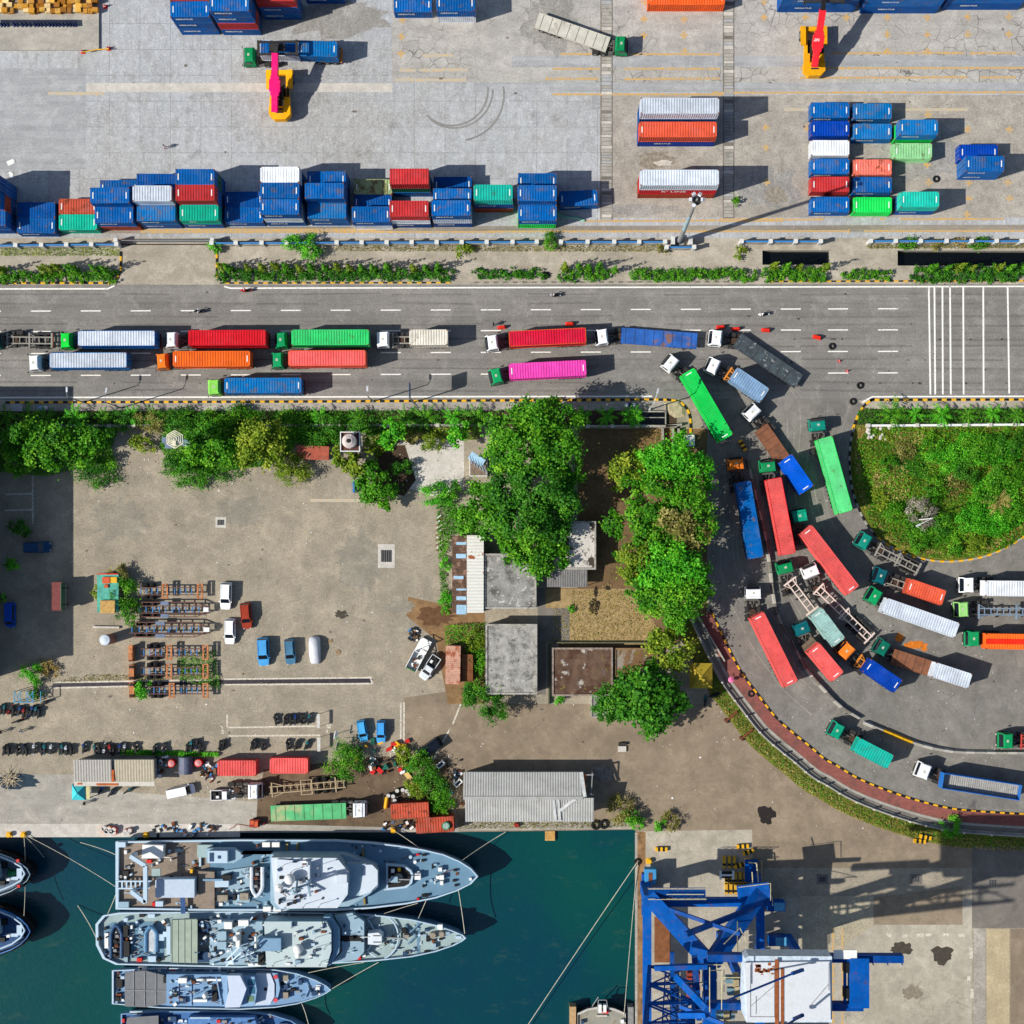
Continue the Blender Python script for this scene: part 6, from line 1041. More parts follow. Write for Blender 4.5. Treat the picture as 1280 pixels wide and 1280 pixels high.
p = P(750, 967); tag(MB().prism([(-1.6, 1), (.9, 1.6), (2.2, .2), (1.9, -1.2), (.2, -1.5), (-1.4, -.4)], 0, .5, 0, None, .6).build("rubble_heap", mat("grey_rubble", (130, 124, 116), .95, var=.35, scale=2, bump=.5), None, (p.x, p.y, 0)), "grey rubble heap off the warehouse's bare frame corner", "rubble")
# building beyond the left edge
a, b = P(-190, 846), P(-2, 513); t = thing("office_block", "tall pale office block whose shadow covers the west of the lot", "building", (a.x, a.y, 0)); w, d = b.x - a.x, b.y - a.y; MB().bx(0, w, 0, d, 0, 10.6).build("walls", mat("office_wall", (140, 156, 172), .9), t); m = MB(); m.bx(-.3, w + .1, -.3, d + .1, 10.6, 10.9); m.build("roof", MOLD, t)
for i in range(14):
    for k in range(3): f = MB().bx(w, w + .08, 1.2 + i * 3.0, 3.2 + i * 3.0, 1.0 + k * 3.3, 2.6 + k * 3.3).build("window", WHITEP, t); MB().bx(w + .08, w + .1, 1.35 + i * 3.0, 3.05 + i * 3.0, 1.15 + k * 3.3, 2.45 + k * 3.3).build("pane", GLASS, f)
p = P(3, 547); t = thing("awning", "small slate awning at the left edge below the kerb", "awning", (p.x, p.y, 0)); MB().box((0, 0, 2.6), (1.0, 8.5, .08), ry=R(8)).build("canopy", mat("slate_panel", (110, 126, 150), .6), t); MB().box((.2, -.9, 2.9), (1.0, .5, .4)).box((.6, -1, 2.95), (.5, .35, .3)).build("air_unit", WHITEP, t)
p = P(27, 511); t = thing("bus_shelter", "small grey bench shelter on the kerb in shadow", "shelter", (p.x, p.y, 0)); MB().bx(-.9, .9, -.6, .6, 2.1, 2.2).build("roof", GREYC, t); MB().bx(-.8, .8, -.1, .3, .4, .47).build("seat", GREYM, t)
q = P(54, 511); tag(MB().ball((0, 0, .5), .45, 8, 5, 0, .8).ball((.5, .1, .4), .4, 8, 5, 1, .8).ball((-.45, .1, .4), .4, 8, 5, 0, .7).build("rubbish_bags", [mat("pale_blue_plastic", (150, 180, 214), .4), WHITEP], None, (q.x, q.y, 0)), "pale blue rubbish bags on the kerb strip in the building's shadow", "rubbish bags")
q = P(787, 507); tag(MB().ball((-.5, 0, .4), .4, 8, 5, 0, .8).ball((.1, .1, .4), .4, 8, 5, 1, .8).ball((.6, 0, .4), .4, 8, 5, 0, .8).build("rubbish_bags", [WHITEP, mat("navy_cloth", (30, 36, 90), .8)], None, (q.x, q.y, 0)), "white and navy bundle on the kerb strip above the junction planter", "rubbish bags")
# turquoise shack among the trailer frames, small red roof, blue and white hut
p = P(137, 745, 2.2); t = thing("shack", "turquoise-roofed shack overgrown by shrubs", "shack", (p.x, p.y, 0)); MB().bx(-1.9, 1.3, -2.4, 3.4, 0, 2.0).build("walls", WALLG, t); m = MB(); m.bx(-2.0, 1.4, -2.6, 3.5, 2.0, 2.14, 0); m.bx(-1.1, .1, 2.0, 3.0, 2.14, 2.5, 1); m.bx(.15, 1.2, 2.1, 3.0, 2.14, 2.4, 2); m.bx(-.8, -.2, 1.3, 1.8, 2.14, 2.4, 1); m.bx(-1.9, 1.4, 3.4, 3.6, 2.1, 2.3, 3); m.build("roof", [mat("turquoise_roof", (84, 170, 150), .7, var=.3, scale=1), mat("orange_box", (206, 92, 50), .7), YELLOWP, REDP], t)
p = P(134.5, 758.5, 2.5); tag(MB().bx(-1.15, 1.15, -1.0, 1.0, 2.16, 2.6).build("crate_stack", mat("straw_crate", (196, 156, 92), .9, var=.35, scale=3)), "straw-coloured stack on the turquoise shack roof", "stack").location = (p.x, p.y, 0)
p = P(391, 566, 2); t = thing("red_roofed_hut", "low hut with a faded red roof half hidden in bushes", "hut", (p.x, p.y, 0), R(-2)); MB().bx(-2.4, 2.4, -.9, .9, 0, 1.8).build("walls", WALLG, t); MB().box((0, 0, 1.95), (5.1, 2.2, .1), rx=R(5)).build("roof", mat("faded_red_roof", (168, 84, 64), .85, var=.3, scale=1.4, blot=((120, 104, 84), 1.0, .55, .66)), t)
p = P(597, 581, 2.2); t = thing("guard_hut", "small hut with pale blue roof trusses left of the big trees", "hut", (p.x, p.y, 0)); MB().bx(-1.3, 1.5, -1.8, 1.2, 0, 2.1).build("walls", WHITEP, t); MB().bx(-1.2, 1.4, -1.7, 1.1, 2.1, 2.14).build("floor", mat("brown_floor", (130, 112, 96), .9), t); m = MB(); m.box((-.1, .9, 2.5), (2.6, 1.3, .08), rx=R(18), rz=R(-32))
for i in range(6): m.bar((-1.3 + i * .45, 1.5 - i * .3, 2.5), (-.9 + i * .45, .1 - i * .3, 2.35), .08, .1)
m.build("roof", mat("pale_blue_sheet", (150, 186, 210), .7, var=.2), t)
p = P(443.5, 609); tag(MB().bx(-.15, .15, -.9, .9, .1, 1.5).bx(-.1, .1, -.8, -.7, 0, .3).bx(-.1, .1, .7, .8, 0, .3).build("standing_board", mat("blue_panel_paint", (50, 120, 190), .6), None, (p.x, p.y, 0)), "blue board standing against the round green tree", "board")
p = P(860, 551); tag(MB().bx(-1.05, 1.05, -.9, .9, .35, .5).bx(-.8, -.7, -.7, .7, 0, .35).bx(.7, .8, -.7, .7, 0, .35).build("white_table", WHITEP, None, (p.x, p.y, 0)), "white slab table under the tree at the junction corner", "table")
# wall remains at the junction corner
m = MB()
for x0, y0, x1, y1 in ((725, 533, 846, 533), (832, 533, 852, 531), (828, 536, 829, 560), (841, 536, 842, 556), (848, 536, 848, 552)): m.bar(P(x0, y0, .5), P(x1, y1, .5), .35, 1.0)
tag(m.build("broken_wall", TANC), "broken low wall remains at the junction corner", "wall"); pit_pts = [(798, 515), (832, 515), (832, 532), (798, 532)]; sheet("planter_water", pit_pts, .016, CANALW)
m = MB(); m.bar(P(798, 522, .3), P(832, 522, .3), .12, .3); m.bar(P(832, 505, .3), P(832, 533, .3), .15, .4); m.bar(P(795, 514.5, .3), P(833, 514.5, .3), .2, .4); tag(m.build("planter_frame", CONC), "concrete frame of the open black planter at the junction", "planter")
p = P(842, 511); tag(MB().prism([(-1.6, 1), (.9, 1.6), (2.0, .2), (1.9, -1.2), (.2, -1.5), (-1.4, -.4)], 0, .35, 0, None, .6).build("rubble_heap", mat("sandy_rubble", (176, 164, 134), .95, var=.35, scale=2, bump=.5), None, (p.x, p.y, 0)), "sandy rubble inside the kerb's rounded corner", "rubble")
p = P(1097, 542); m = MB()
for i in range(22): m.ball((rnd.uniform(-1.9, 1.9), rnd.uniform(-.9, .9), .2), rnd.uniform(.14, .36), 6, 4)
tag(m.build("rubble_heap", LIGHTC, None, (p.x, p.y, 0)), "white rubble at the island's upper left tip", "rubble")
# planter walls
for (x0, y0, x1, y1, lb, mt) in ((78, 532.5, 200, 532.5, "pale low wall behind the western planter", CONC), (335, 532, 605, 532, "grey low wall behind the middle planter", CONC), (735, 533.2, 815, 532.8, "blue-white low wall behind the junction palms", mat("blue_white_wall", (150, 186, 206), .8)), (1084, 532.5, 1320, 531, "white low wall along the island's planter", WHITEP)):
    a, b = P(x0, y0), P(x1, y1); t = thing("planter_wall", lb, "wall", (a.x, a.y, 0)); d = b - a; MB().bar((0, 0, .4), d + Vector((0, 0, .4)), .34, .8).build("wall", mt, t)
    for i in range(int(d.length / 3.9) + 1): q = d * (i * 3.9 / d.length); MB().bx(q.x - .28, q.x + .28, q.y - .28, q.y + .28, 0, 1.05).build("post", LIGHTC, t)
# outer fence along the curve
m = MB(); FN = [P(x, y) for x, y in strip_pts(FP, -27.5, -28)[:len(FP)]]; t = thing("wire_fence", "thin fence line following the curving drain", "fence", (0, 0, 0))
for u, v in zip(FN, FN[1:]): m.bar(u + Vector((0, 0, .9)), v + Vector((0, 0, .9)), .1, .1); m.bar(u + Vector((0, 0, .25)), v + Vector((0, 0, .25)), .22, .5)
m.build("rails", CONC, t)
for i, u in enumerate(FN[::4]): MB().bx(-.13, .13, -.13, .13, 0, 1.3).build("post", LIGHTC, t, u)
FN2 = [P(x, y) for x, y in ((858, 745), (884, 790), (905, 826))]; m = MB()
for u, v in zip(FN2, FN2[1:]): m.bar(u + Vector((0, 0, .5)), v + Vector((0, 0, .5)), .2, 1.0)
tag(m.build("boundary_wall", CONC), "dark boundary wall in tree shade above the yellow tent", "wall")
# ---------------------------------------------------------------- barriers, tyres, road furniture
def barrier_mesh(L): m = MB(); m.bx(-L / 2, L / 2, -.3, .3, 0, .2); m.prism([(-L / 2, -.3), (L / 2, -.3), (L / 2, .3), (-L / 2, .3)], .2, .9, 0, None, 1.0); return m
def jersey(L):
    m = MB(); pr = [(-.32, 0), (-.32, .12), (-.18, .35), (-.11, .9), (.11, .9), (.18, .35), (.32, .12), (.32, 0)]; vs = [(x, y, z) for x in (-L / 2, L / 2) for y, z in pr]; n = 8
    return m.add(vs, [(i, (i + 1) % n, n + (i + 1) % n, n + i) for i in range(n)] + [tuple(range(n - 1, -1, -1)), tuple(range(n, 2 * n))]).mesh("concrete_barrier", [CONC])
JER = jersey(1.6); cur = [((935, 580), (945, 625), (955, 668), (962, 705), (966, 740), (972, 770), (984, 792)), ((992, 806), (1003, 830), (1012, 842), (1030, 862), (1050, 882), (1076, 899)), ((1085, 905), (1112, 916), (1145, 929), (1185, 938), (1230, 940), (1300, 940))]
DGB = mat("grimy_barrier", (120, 116, 108), .9, var=.3); PLB = mat("dirty_white_barrier", (190, 186, 176), .9, var=.2, scale=2); JC = [(DGB, CONC, DARKAS), (DGB, CONC, DARKAS), (PLB, CONC, YELLOWP)]; JL = ["concrete divider block between the worn blue and salmon containers' lanes", "concrete divider block inside the junction beside the short red container", "white or yellow divider block on the lower curve of the junction"]
for k, c in enumerate(cur):
    for i, (x, y, an) in enumerate(resample(spline(list(c)), 13.2)): p = P(x, y); o = put("concrete_barrier", JER, None, (p.x, p.y, 0), an, mats=[JC[k][2] if (k == 2 and 2 <= i <= 4) else JC[k][i % 2]]); tag(o, JL[k], "barrier", "concrete divider blocks %s" % ["upper", "middle", "lower"][k])
def tyre_mesh(r, w):
    m = MB(); n = 16; k = 8; vs = []; fs = []
    for i in range(n):
        for j in range(k): a, b = 2 * math.pi * i / n, 2 * math.pi * j / k; q = r - w + w * math.cos(b); vs.append((q * math.cos(a), q * math.sin(a), w * .8 + w * .8 * math.sin(b)))
    for i in range(n):
        for j in range(k): fs.append((i * k + j, ((i + 1) % n) * k + j, ((i + 1) % n) * k + (j + 1) % k, i * k + (j + 1) % k))
    return m.add(vs, fs).mesh("tyre", [RUBBER])
TY = tyre_mesh(.58, .17); TYB = tyre_mesh(.8, .24)
for px, py, lb, big in ((1040, 433, "tyre lying in the road by the red barrier", 0), (1075, 482, "tyre lying on the road near the turn", 0), (1066, 502, "tyre lying just outside the island's yellow kerb", 0), (939, 867, "tyre lying on the red footpath", 0), (683, 344, "tyre lying on the verge beside the low hedge", 0), (755, 1030, "big tyre hung beside the warehouse's quay corner", 1), (745, 1031, "big tyre half behind another at the warehouse's corner", 1), (797, 1077, "tyre fender at the basin wall", 0), (1170, 224, "dark manhole in the container yard, built as a tyre", 0)):  # the container yard entry is a manhole, built from the tyre mesh
    p = P(px, py); o = put("tyre", TYB if big else TY, None, (p.x, p.y, 0)); tag(o, lb, "tyre", "loose tyres")
RB = MB(); RB.prism([(-.7, -.28), (.7, -.28), (.7, .28), (-.7, .28)], 0, .35, 0, None, .9); RB.prism([(-.62, -.2), (.62, -.2), (.62, .2), (-.62, .2)], .35, .95, 0, None, .75); RBM = RB.mesh("road_barrier", [mat("red_plastic", (232, 44, 22), .5, var=.08)])
for px, py, rz, lb in ((627, 409.5, 5, "red plastic road barrier by the person in purple"), (712, 405, 0, "red plastic road barrier above the crimson container"), (900.5, 409, 5, "red plastic road barrier behind the white cab, left one"), (919.5, 411.5, 5, "red plastic road barrier by the dark flatbed's front"), (957, 413, -5, "red plastic road barrier alone past the dark flatbed"), (1021, 422, -15, "red plastic road barriers pair near the tyre")):
    p = P(px, py); tag(put("road_barrier", RBM, None, (p.x, p.y, 0), R(rz)), lb, "road barrier", "red road barriers")
cm_ = MB(); cm_.bx(-.22, .22, -.22, .22, 0, .05).cyl((0, 0, .05), (0, 0, .75), .16, .04, 10).cyl((0, 0, .35), (0, 0, .5), .115, .09, 10, 1); CON = cm_.mesh("traffic_cone", [REDP, WHITEP])
for px, py, lb in ((1049, 451.5, "traffic cone standing on a lane right of the tyre"), (1059, 464, "traffic cone lying low on the lower lane dash"), (132, 8.5, "red cone beside the concrete platform's upper right"), (104, 65, "red cone at the platform's lower edge"), (136, 61, "red cone off the platform's lower right corner")):
    p = P(px, py); o = tag(put("traffic_cone", CON, None, (p.x, p.y, 0)), lb, "traffic cone", "traffic cones")
    if px < 200: o.scale = (1.5, 1.5, 1.3)
m = MB(); m.tube([P(104, 65, .9), P(120, 62, .7), P(136, 61, .9)], .09, 6); tag(m.build("barrier_tape", YELLOWP), "yellow chain slung between two red cones by the platform", "chain")
STR = MB(); [STR.bx(-.95 + i * .38, -.57 + i * .38, -.32, .32, 0, .55, i % 2) for i in range(5)]; STRM = STR.mesh("striped_block", [YELLOWP, BLACKP])
for px, py, rz, lb in ((928, 557, -60, "striped block in the junction above the orange cab"), (826.5, 1061, 0, "striped block on the crane apron nearest the basin corner"), (928, 1057.5, 4, "striped block north of the barrier stacks"), (935, 1064.5, 20, "striped block touching the barrier stacks' northern one"), (925, 1081, 15, "striped block between the two barrier stacks"), (1149, 1051, -5, "striped block lying in weeds, lower of two"), (1156, 1046, -12, "striped block lying in weeds, upper of two")):
    p = P(px, py); tag(put("striped_block", STRM, None, (p.x, p.y, 0), R(rz)), lb, "barrier block", "yellow and black striped blocks")
sx = [(905 + i * 6.3, 1077, 90) for i in range(3)] + [(907.5 + (i % 5) * 5.8, 1110 - (i // 5) * 13, 92) for i in range(10)]
STB = MB(); [STB.bx(-.95 + i * .38, -.57 + i * .38, -.22, .22, 0, .5, i % 2 if i % 3 else 0) for i in range(5)]; STBM = STB.mesh("striped_block", [mat("ochre_paint", (214, 164, 40), .8), BLACKP])
for i, (x, y, rz) in enumerate(sx): p = P(x, y); tag(put("striped_block", STBM, None, (p.x, p.y, 0), R(rz)), "yellow-black block in the upper row above the white pallet" if i < 3 else "yellow-black block stacked below the white pallet", "barrier block", "stacked striped blocks " + ("upper" if i < 3 else "lower"))
p = P(908, 1093); m = MB(); m.bx(-1.2, 1.2, -.15, .15, .5, .65).bx(-1.2, -.85, -.7, .7, .5, .62).bx(.85, 1.2, -.7, .7, .5, .62).bx(-1, 1, -.5, .5, 0, .5, 1); tag(m.build("steel_trestle", [WHITEP, STEEL], None, (p.x, p.y, 0)), "white steel frame lying on the striped blocks", "frame")
for px, py, lb in ((12, 1043, "yellow mooring bollard at the left end of the quay"), (30, 1043, "yellow mooring bollard above the grey tugs"), (183, 1043.5, "yellow mooring bollard by the scrap near the deck crane ship"), (492, 1038, "yellow mooring bollard above the first warship's bow"), (811, 1076, "yellow bollard at the crane rail's end"), (936, 1076, "yellow bollard right of the striped blocks")):
    p = P(px, py); m = MB(); m.cyl((0, 0, 0), (0, 0, .55), .28, .24, 10).cyl((0, 0, .55), (0, 0, .75), .42, .38, 10).bx(-.45, .45, -.45, .45, 0, .08); tag(m.build("mooring_bollard", YELLOWP, None, (p.x, p.y, .015)), lb, "bollard", "mooring bollards")
# round tanks and drums on the quay
for px, py, r, h, lb in ((213.5, 954.5, .62, 1.5, "round red tank left of the big dark cylinder"), (247.5, 954, .62, 1.5, "round red tank right of the big dark cylinder")): p = P(px, py, h); t = thing("round_tank", lb, "tank", (p.x, p.y, 0)); MB().cyl((0, 0, 0), (0, 0, h), r, n=16).build("shell", REDP, t); MB().cyl((0, 0, h), (0, 0, h + .12), r * .8, r * .2, 14).build("lid", mat("pinkish_lid", (214, 150, 146), .7), t)
p = P(231, 957.5, 1.8); t = thing("lying_tank", "big dark grey lying cylinder between the red tanks", "tank", (p.x, p.y, 0)); MB().cyl((0, -1.35, 1.15), (0, 1.35, 1.15), 1.12, n=20).build("shell", mat("slate_tank", (92, 98, 118), .5, var=.3), t); MB().bx(-.8, .8, -1.1, -.8, 0, .4).bx(-.8, .8, .8, 1.1, 0, .4).build("cradle", RUST, t)
def drum(lb, px, py, c, gr, up=True, r=.3, h=.88):
    p = P(px, py); m = MB(); m.cyl((0, 0, 0), (0, 0, h), r, n=12); m.cyl((0, 0, h), (0, 0, h + .02), r * .85, n=12, mi=1); o = m.build("drum", [paint(c, .3), mat("drum_top", (214, 210, 204), .7)], None, (p.x, p.y, 0)); tag(o, lb, "drum", gr)
for i, (x, y) in enumerate(((129, 1036), (132, 1034.5), (135, 1037.5), (138, 1035), (141, 1038), (144, 1036), (134, 1040), (139, 1041), (144, 1040))): drum("orange or white drum in the cluster at the quay's edge", x, y, [(214, 140, 70), (226, 222, 214), (190, 80, 60)][i % 3], "drums by the quay edge", r=.42)
for i, (x, y) in enumerate(((158, 1038), (161, 1041), (164, 1037), (157, 1042))): drum("pinkish drum in the smaller cluster right of the orange drums", x, y, [(206, 150, 140), (226, 222, 214)][i % 2], "pinkish drums", r=.36)
for i, (x, y) in enumerate(((486, 993.5), (492, 994.5), (497, 987.5), (504, 986.5), (509, 988), (515.5, 986.5), (512.5, 992), (494, 1000))): drum("white-topped drum above the rusty red container", x, y, [(60, 60, 70), (120, 120, 130), (60, 90, 60)][i % 3], "white-topped drums", r=.36)
p = P(483, 1003); tag(MB().cyl((0, -.9, .32), (0, .9, .32), .3, n=12).cyl((0, -1.0, .32), (0, -.9, .32), .1, n=8).build("gas_cylinder", YELLOWP, None, (p.x, p.y, 0), R(-8)), "yellow cylinder lying at the rusty container's left end", "cylinder")
p = P(557.5, 1032, 2.6); m = MB(); m.cyl((0, 0, 2.6), (0, 0, 3.0), .62, .66, 14, 0); m.cyl((0, 0, 3.0), (0, 0, 3.02), .5, n=12, mi=1); tag(m.build("green_tub", [mat("green_tub_paint", (20, 120, 86), .6), mat("tub_contents", (150, 176, 160), .8, var=.5, scale=4)], None, (p.x, p.y, 0)), "round green tub on the rusty quay-edge container", "tub")
p = P(319.5, 1028); t = thing("generator", "small red generator trailer at the green flatbed's tail", "generator", (p.x, p.y, 0)); MB().bx(-.75, .75, -.6, .6, .3, 1.1).build("body", [mat("dull_red", (150, 40, 30), .6)], t); MB().bx(.1, .6, -.5, .4, 1.1, 1.3).bx(-.6, 0, -.1, .5, 1.1, 1.25).build("engine", [mat("orange_box", (206, 92, 50), .7)], t)
for s in (-1, 1): put("wheel", WC, t, (0, s * .65, .32))
m = MB(); pts = [P(x, y, .06) for x, y in ((314, 1033), (303, 1031), (296, 1030), (292, 1034), (286, 1037))]; m.tube(pts, .06, 6); tag(m.build("hose", mat("brown_hose", (140, 70, 50), .7)), "brown hose curling from the red generator", "hose")
p = P(508, 961); a = MB().box((0, 0, .3), (6.0, .75, .12)).box((1.4, .25, .2), (2.0, .5, .14), rz=.15); tag(a.build("timber_plank", mat("pale_timber", (226, 190, 120), .85, var=.15), None, (p.x + 1, p.y - 2, 0), R(-52)), "pale yellow plank leaning diagonally by the scrap heap", "plank")
m = MB(); p = P(478, 940); scrap = []
for i in range(46): m.box((rnd.uniform(-4.2, 4.2), rnd.uniform(-3.6, 2.6), rnd.uniform(.1, .5)), (rnd.uniform(.3, 1.1), rnd.uniform(.2, .9), rnd.uniform(.2, .9)), rnd.randrange(7), rz=rnd.uniform(0, 3))
stuff(m.build("scrap_heap", [STEEL, RUST, BLACKP, WHITEP, mat("dark_green_tarp", (20, 96, 76), .7), YELLOWP, REDP], None, (p.x, p.y, 0)), "dark scrap heap of machine parts behind the round quay bush", "scrap")
m = MB()
for (x0, y0, x1, y1, n) in ((195, 945, 212, 970, 26), (252, 950, 274, 978, 34), (190, 1030, 280, 1044, 40), (478, 1026, 520, 1037, 24), (548, 950, 578, 1010, 30), (512, 785, 524, 800, 26)):
    for _ in range(n): q = P(rnd.uniform(x0, x1), rnd.uniform(y0, y1)); m.box((q.x, q.y, rnd.uniform(.08, .3)), (rnd.uniform(.15, .8), rnd.uniform(.1, .5), rnd.uniform(.1, .6)), rnd.randrange(6), rz=rnd.uniform(0, 3))
stuff(m.build("debris", [STEEL, BLACKP, RUST, WHITEP, BLUEF, DIRT]), "dark junk strewn about the quay sheds", "debris")
for px, py, rz, lb in ((551, 955, 40, "white box with dark panels by the quay trees, upper"), (573, 978, 45, "white box with a blue screen against the warehouse")): p = P(px, py); m = MB(); m.bx(-.7, .7, -.4, .4, .2, .9, 0).bx(-.5, .5, -.22, .22, .9, .93, 1).bx(-.7, -.6, -.4, .4, 0, .2, 0).bx(.6, .7, -.4, .4, 0, .2, 0); tag(m.build("white_box", [WHITEP, GLASS], None, (p.x, p.y, 0), R(rz)), lb, "box")
p = P(777.5, 936); tag(MB().bx(-.65, .65, -.45, .45, 0, .35).bx(-.6, .6, .6, 1.0, 0, .6, 1).build("pale_block", [LIGHTC, STEEL], None, (p.x, p.y, 0)), "pale block with a dark box above it in the dock yard", "block")
p = P(687.5, 1047.5); p.z = WZ; t = thing("mooring_float", "orange-tan wooden float tied under the quay", "float", (p.x, p.y, WZ)); m = MB(); [m.bx(-.8, .8, -.75 + i * .31, -.48 + i * .31, .1, .5) for i in range(5)]; m.bx(-.7, -.5, -.7, .75, -.2, .1); m.bx(.5, .7, -.7, .75, -.2, .1); m.build("deck", mat("tan_planks", (206, 160, 92), .85), t)
p = P(646, 1031); tag(MB().cyl((0, 0, 0), (0, 0, .6), .45, .35, 10).bx(-.3, .3, -.3, .3, .6, .8).build("capstan", mat("dull_red", (150, 40, 30), .6), None, (p.x, p.y, .01)), "small red capstan on the quay below the warehouse", "capstan")
p = P(912, 848.5); t = thing("umbrella", "small bright pink umbrella at the drain's edge", "umbrella", (p.x, p.y, 0)); m = MB(); n = 10; m.add([(0, 0, 2.2)] + [(.5 * math.cos(i * .6283), .5 * math.sin(i * .6283), 1.95) for i in range(n)], [(0, i + 1, (i + 1) % n + 1) for i in range(n)]); m.build("canopy", mat("pink_cloth", (240, 120, 170), .7), t); MB().cyl((0, 0, 0), (0, 0, 2.2), .025, n=6).build("pole", STEEL, t)
for px, py, lb in ((914, 895, "rusty bracket lying west of the curving fence, upper"), (933, 917, "rusty bracket lying west of the curving fence, lower")): p = P(px, py); tag(MB().bar((-.9, -.8, .3), (.9, .8, .4), .3, .3).bar((-1.2, -.5, .3), (-.6, -1.1, .3), .25, .3).cyl((-.9, -.8, 0), (-.9, -.8, .4), .1, n=6).cyl((.9, .8, 0), (.9, .8, .4), .1, n=6).build("steel_bracket", RUST, None, (p.x, p.y, 0)), lb, "bracket")
for px, py, w, d, lb, mt in ((13.5, 203, 1.2, .75, "white sheet lying on the yard concrete, larger of two", WHITEP), (14, 219, .5, 1.1, "white sheet scrap below the larger one in the yard", WHITEP), (412, 802, .95, .6, "cardboard sheet beside the covered car, upper", WOOD), (422.5, 815.5, .7, .85, "cardboard sheet beside the covered car, lower", WOOD)): p = P(px, py); tag(MB().box((0, 0, .04), (w, d, .03), rz=.4, rx=.05).box((w * .3, d * .2, .07), (w * .5, d * .5, .03), rz=.9).build("flat_sheet", mt, None, (p.x, p.y, .012)), lb, "sheet")
m = MB(); m.tube([P(x, y, .08) for x, y in ((697, 266), (703, 270), (712, 272), (722, 272.5), (731, 276))], .22, 6); tag(m.build("green_cloth", mat("pale_green_cloth", (140, 196, 170), .8)), "pale green cloth strip trailing from the stack to the yellow line", "cloth")
p = P(548.5, 668); t = thing("scaffold_pile", "pile of rusty and white frames left of the brown tin roof", "frame pile", (p.x, p.y, 0)); m = MB(); [m.bar((-.5 + .2 * (i % 2), -2.6 + i * .4, .2 + .1 * (i % 3)), (.6 - .2 * (i % 3), -2.4 + i * .4 + .25, .3 + .12 * (i % 2)), .13, .13, i % 2) for i in range(14)]; m.build("frames", [RUST, WHITEP], t)["kind"] = "stuff"
# kiosk fragments: blue rack, bay boards
p = P(37, 871, 1.5); t = thing("steel_rack", "tall blue steel rack frames at the left edge", "rack", (p.x, p.y, 0)); m = MB()
for x in (-2.2, -1.2, -.2, .8, 2.0):
    m.bar((x, -.8, 0), (x, -.8, 2.2), .1, .1); m.bar((x, .9, 0), (x, .9, 2.2), .1, .1); m.bar((x, -.8, 2.2), (x, .9, 2.2), .1, .1)
for a, b in ((-2.2, -1.2), (-.2, .8)): m.bar((a, -.8, 2.2), (b, .9, 2.2), .08, .08); m.bar((a, .9, 2.2), (b, -.8, 2.2), .08, .08)
m.bar((-2.4, -.8, 2.2), (.9, -.8, 2.2), .1, .1); m.build("frame", mat("blue_rack_paint", (50, 150, 190), .6), t)
for px, py, w, h, lb in ((400, 900, 5, 17, "upper narrow board casting an open frame shadow at the bay's end"), (400.5, 929, 5, 18, "lower narrow board at the bay's end")):
    p = P(px, py); t = thing("parking_board", lb, "board", (p.x, p.y, 0)); m = MB(); m.bx(-.25, .25, -1.1, 1.1, 1.6, 1.68); m.build("panel", mat("pale_board", (206, 204, 196), .8), t); MB().cyl((0, -1, 0), (0, -1, 1.6), .04, n=6).cyl((0, 1, 0), (0, 1, 1.6), .04, n=6).build("posts", STEEL, t)
for px, py, lb, mt in ((422, 917, "white and blue sign board by the round bush", WHITEP), (424, 931, "bare slender post left of the light blue car", GREYM)): p = P(px, py); t = thing("sign_board", lb, "sign", (p.x, p.y, 0)); MB().cyl((0, 0, 0), (0, 0, 2.2), .05, n=6).build("post", STEEL, t); MB().box((0, 0, 2.0), (.5, 1.3, .12), ry=R(40), rz=R(-12)).build("panel", mt, t)
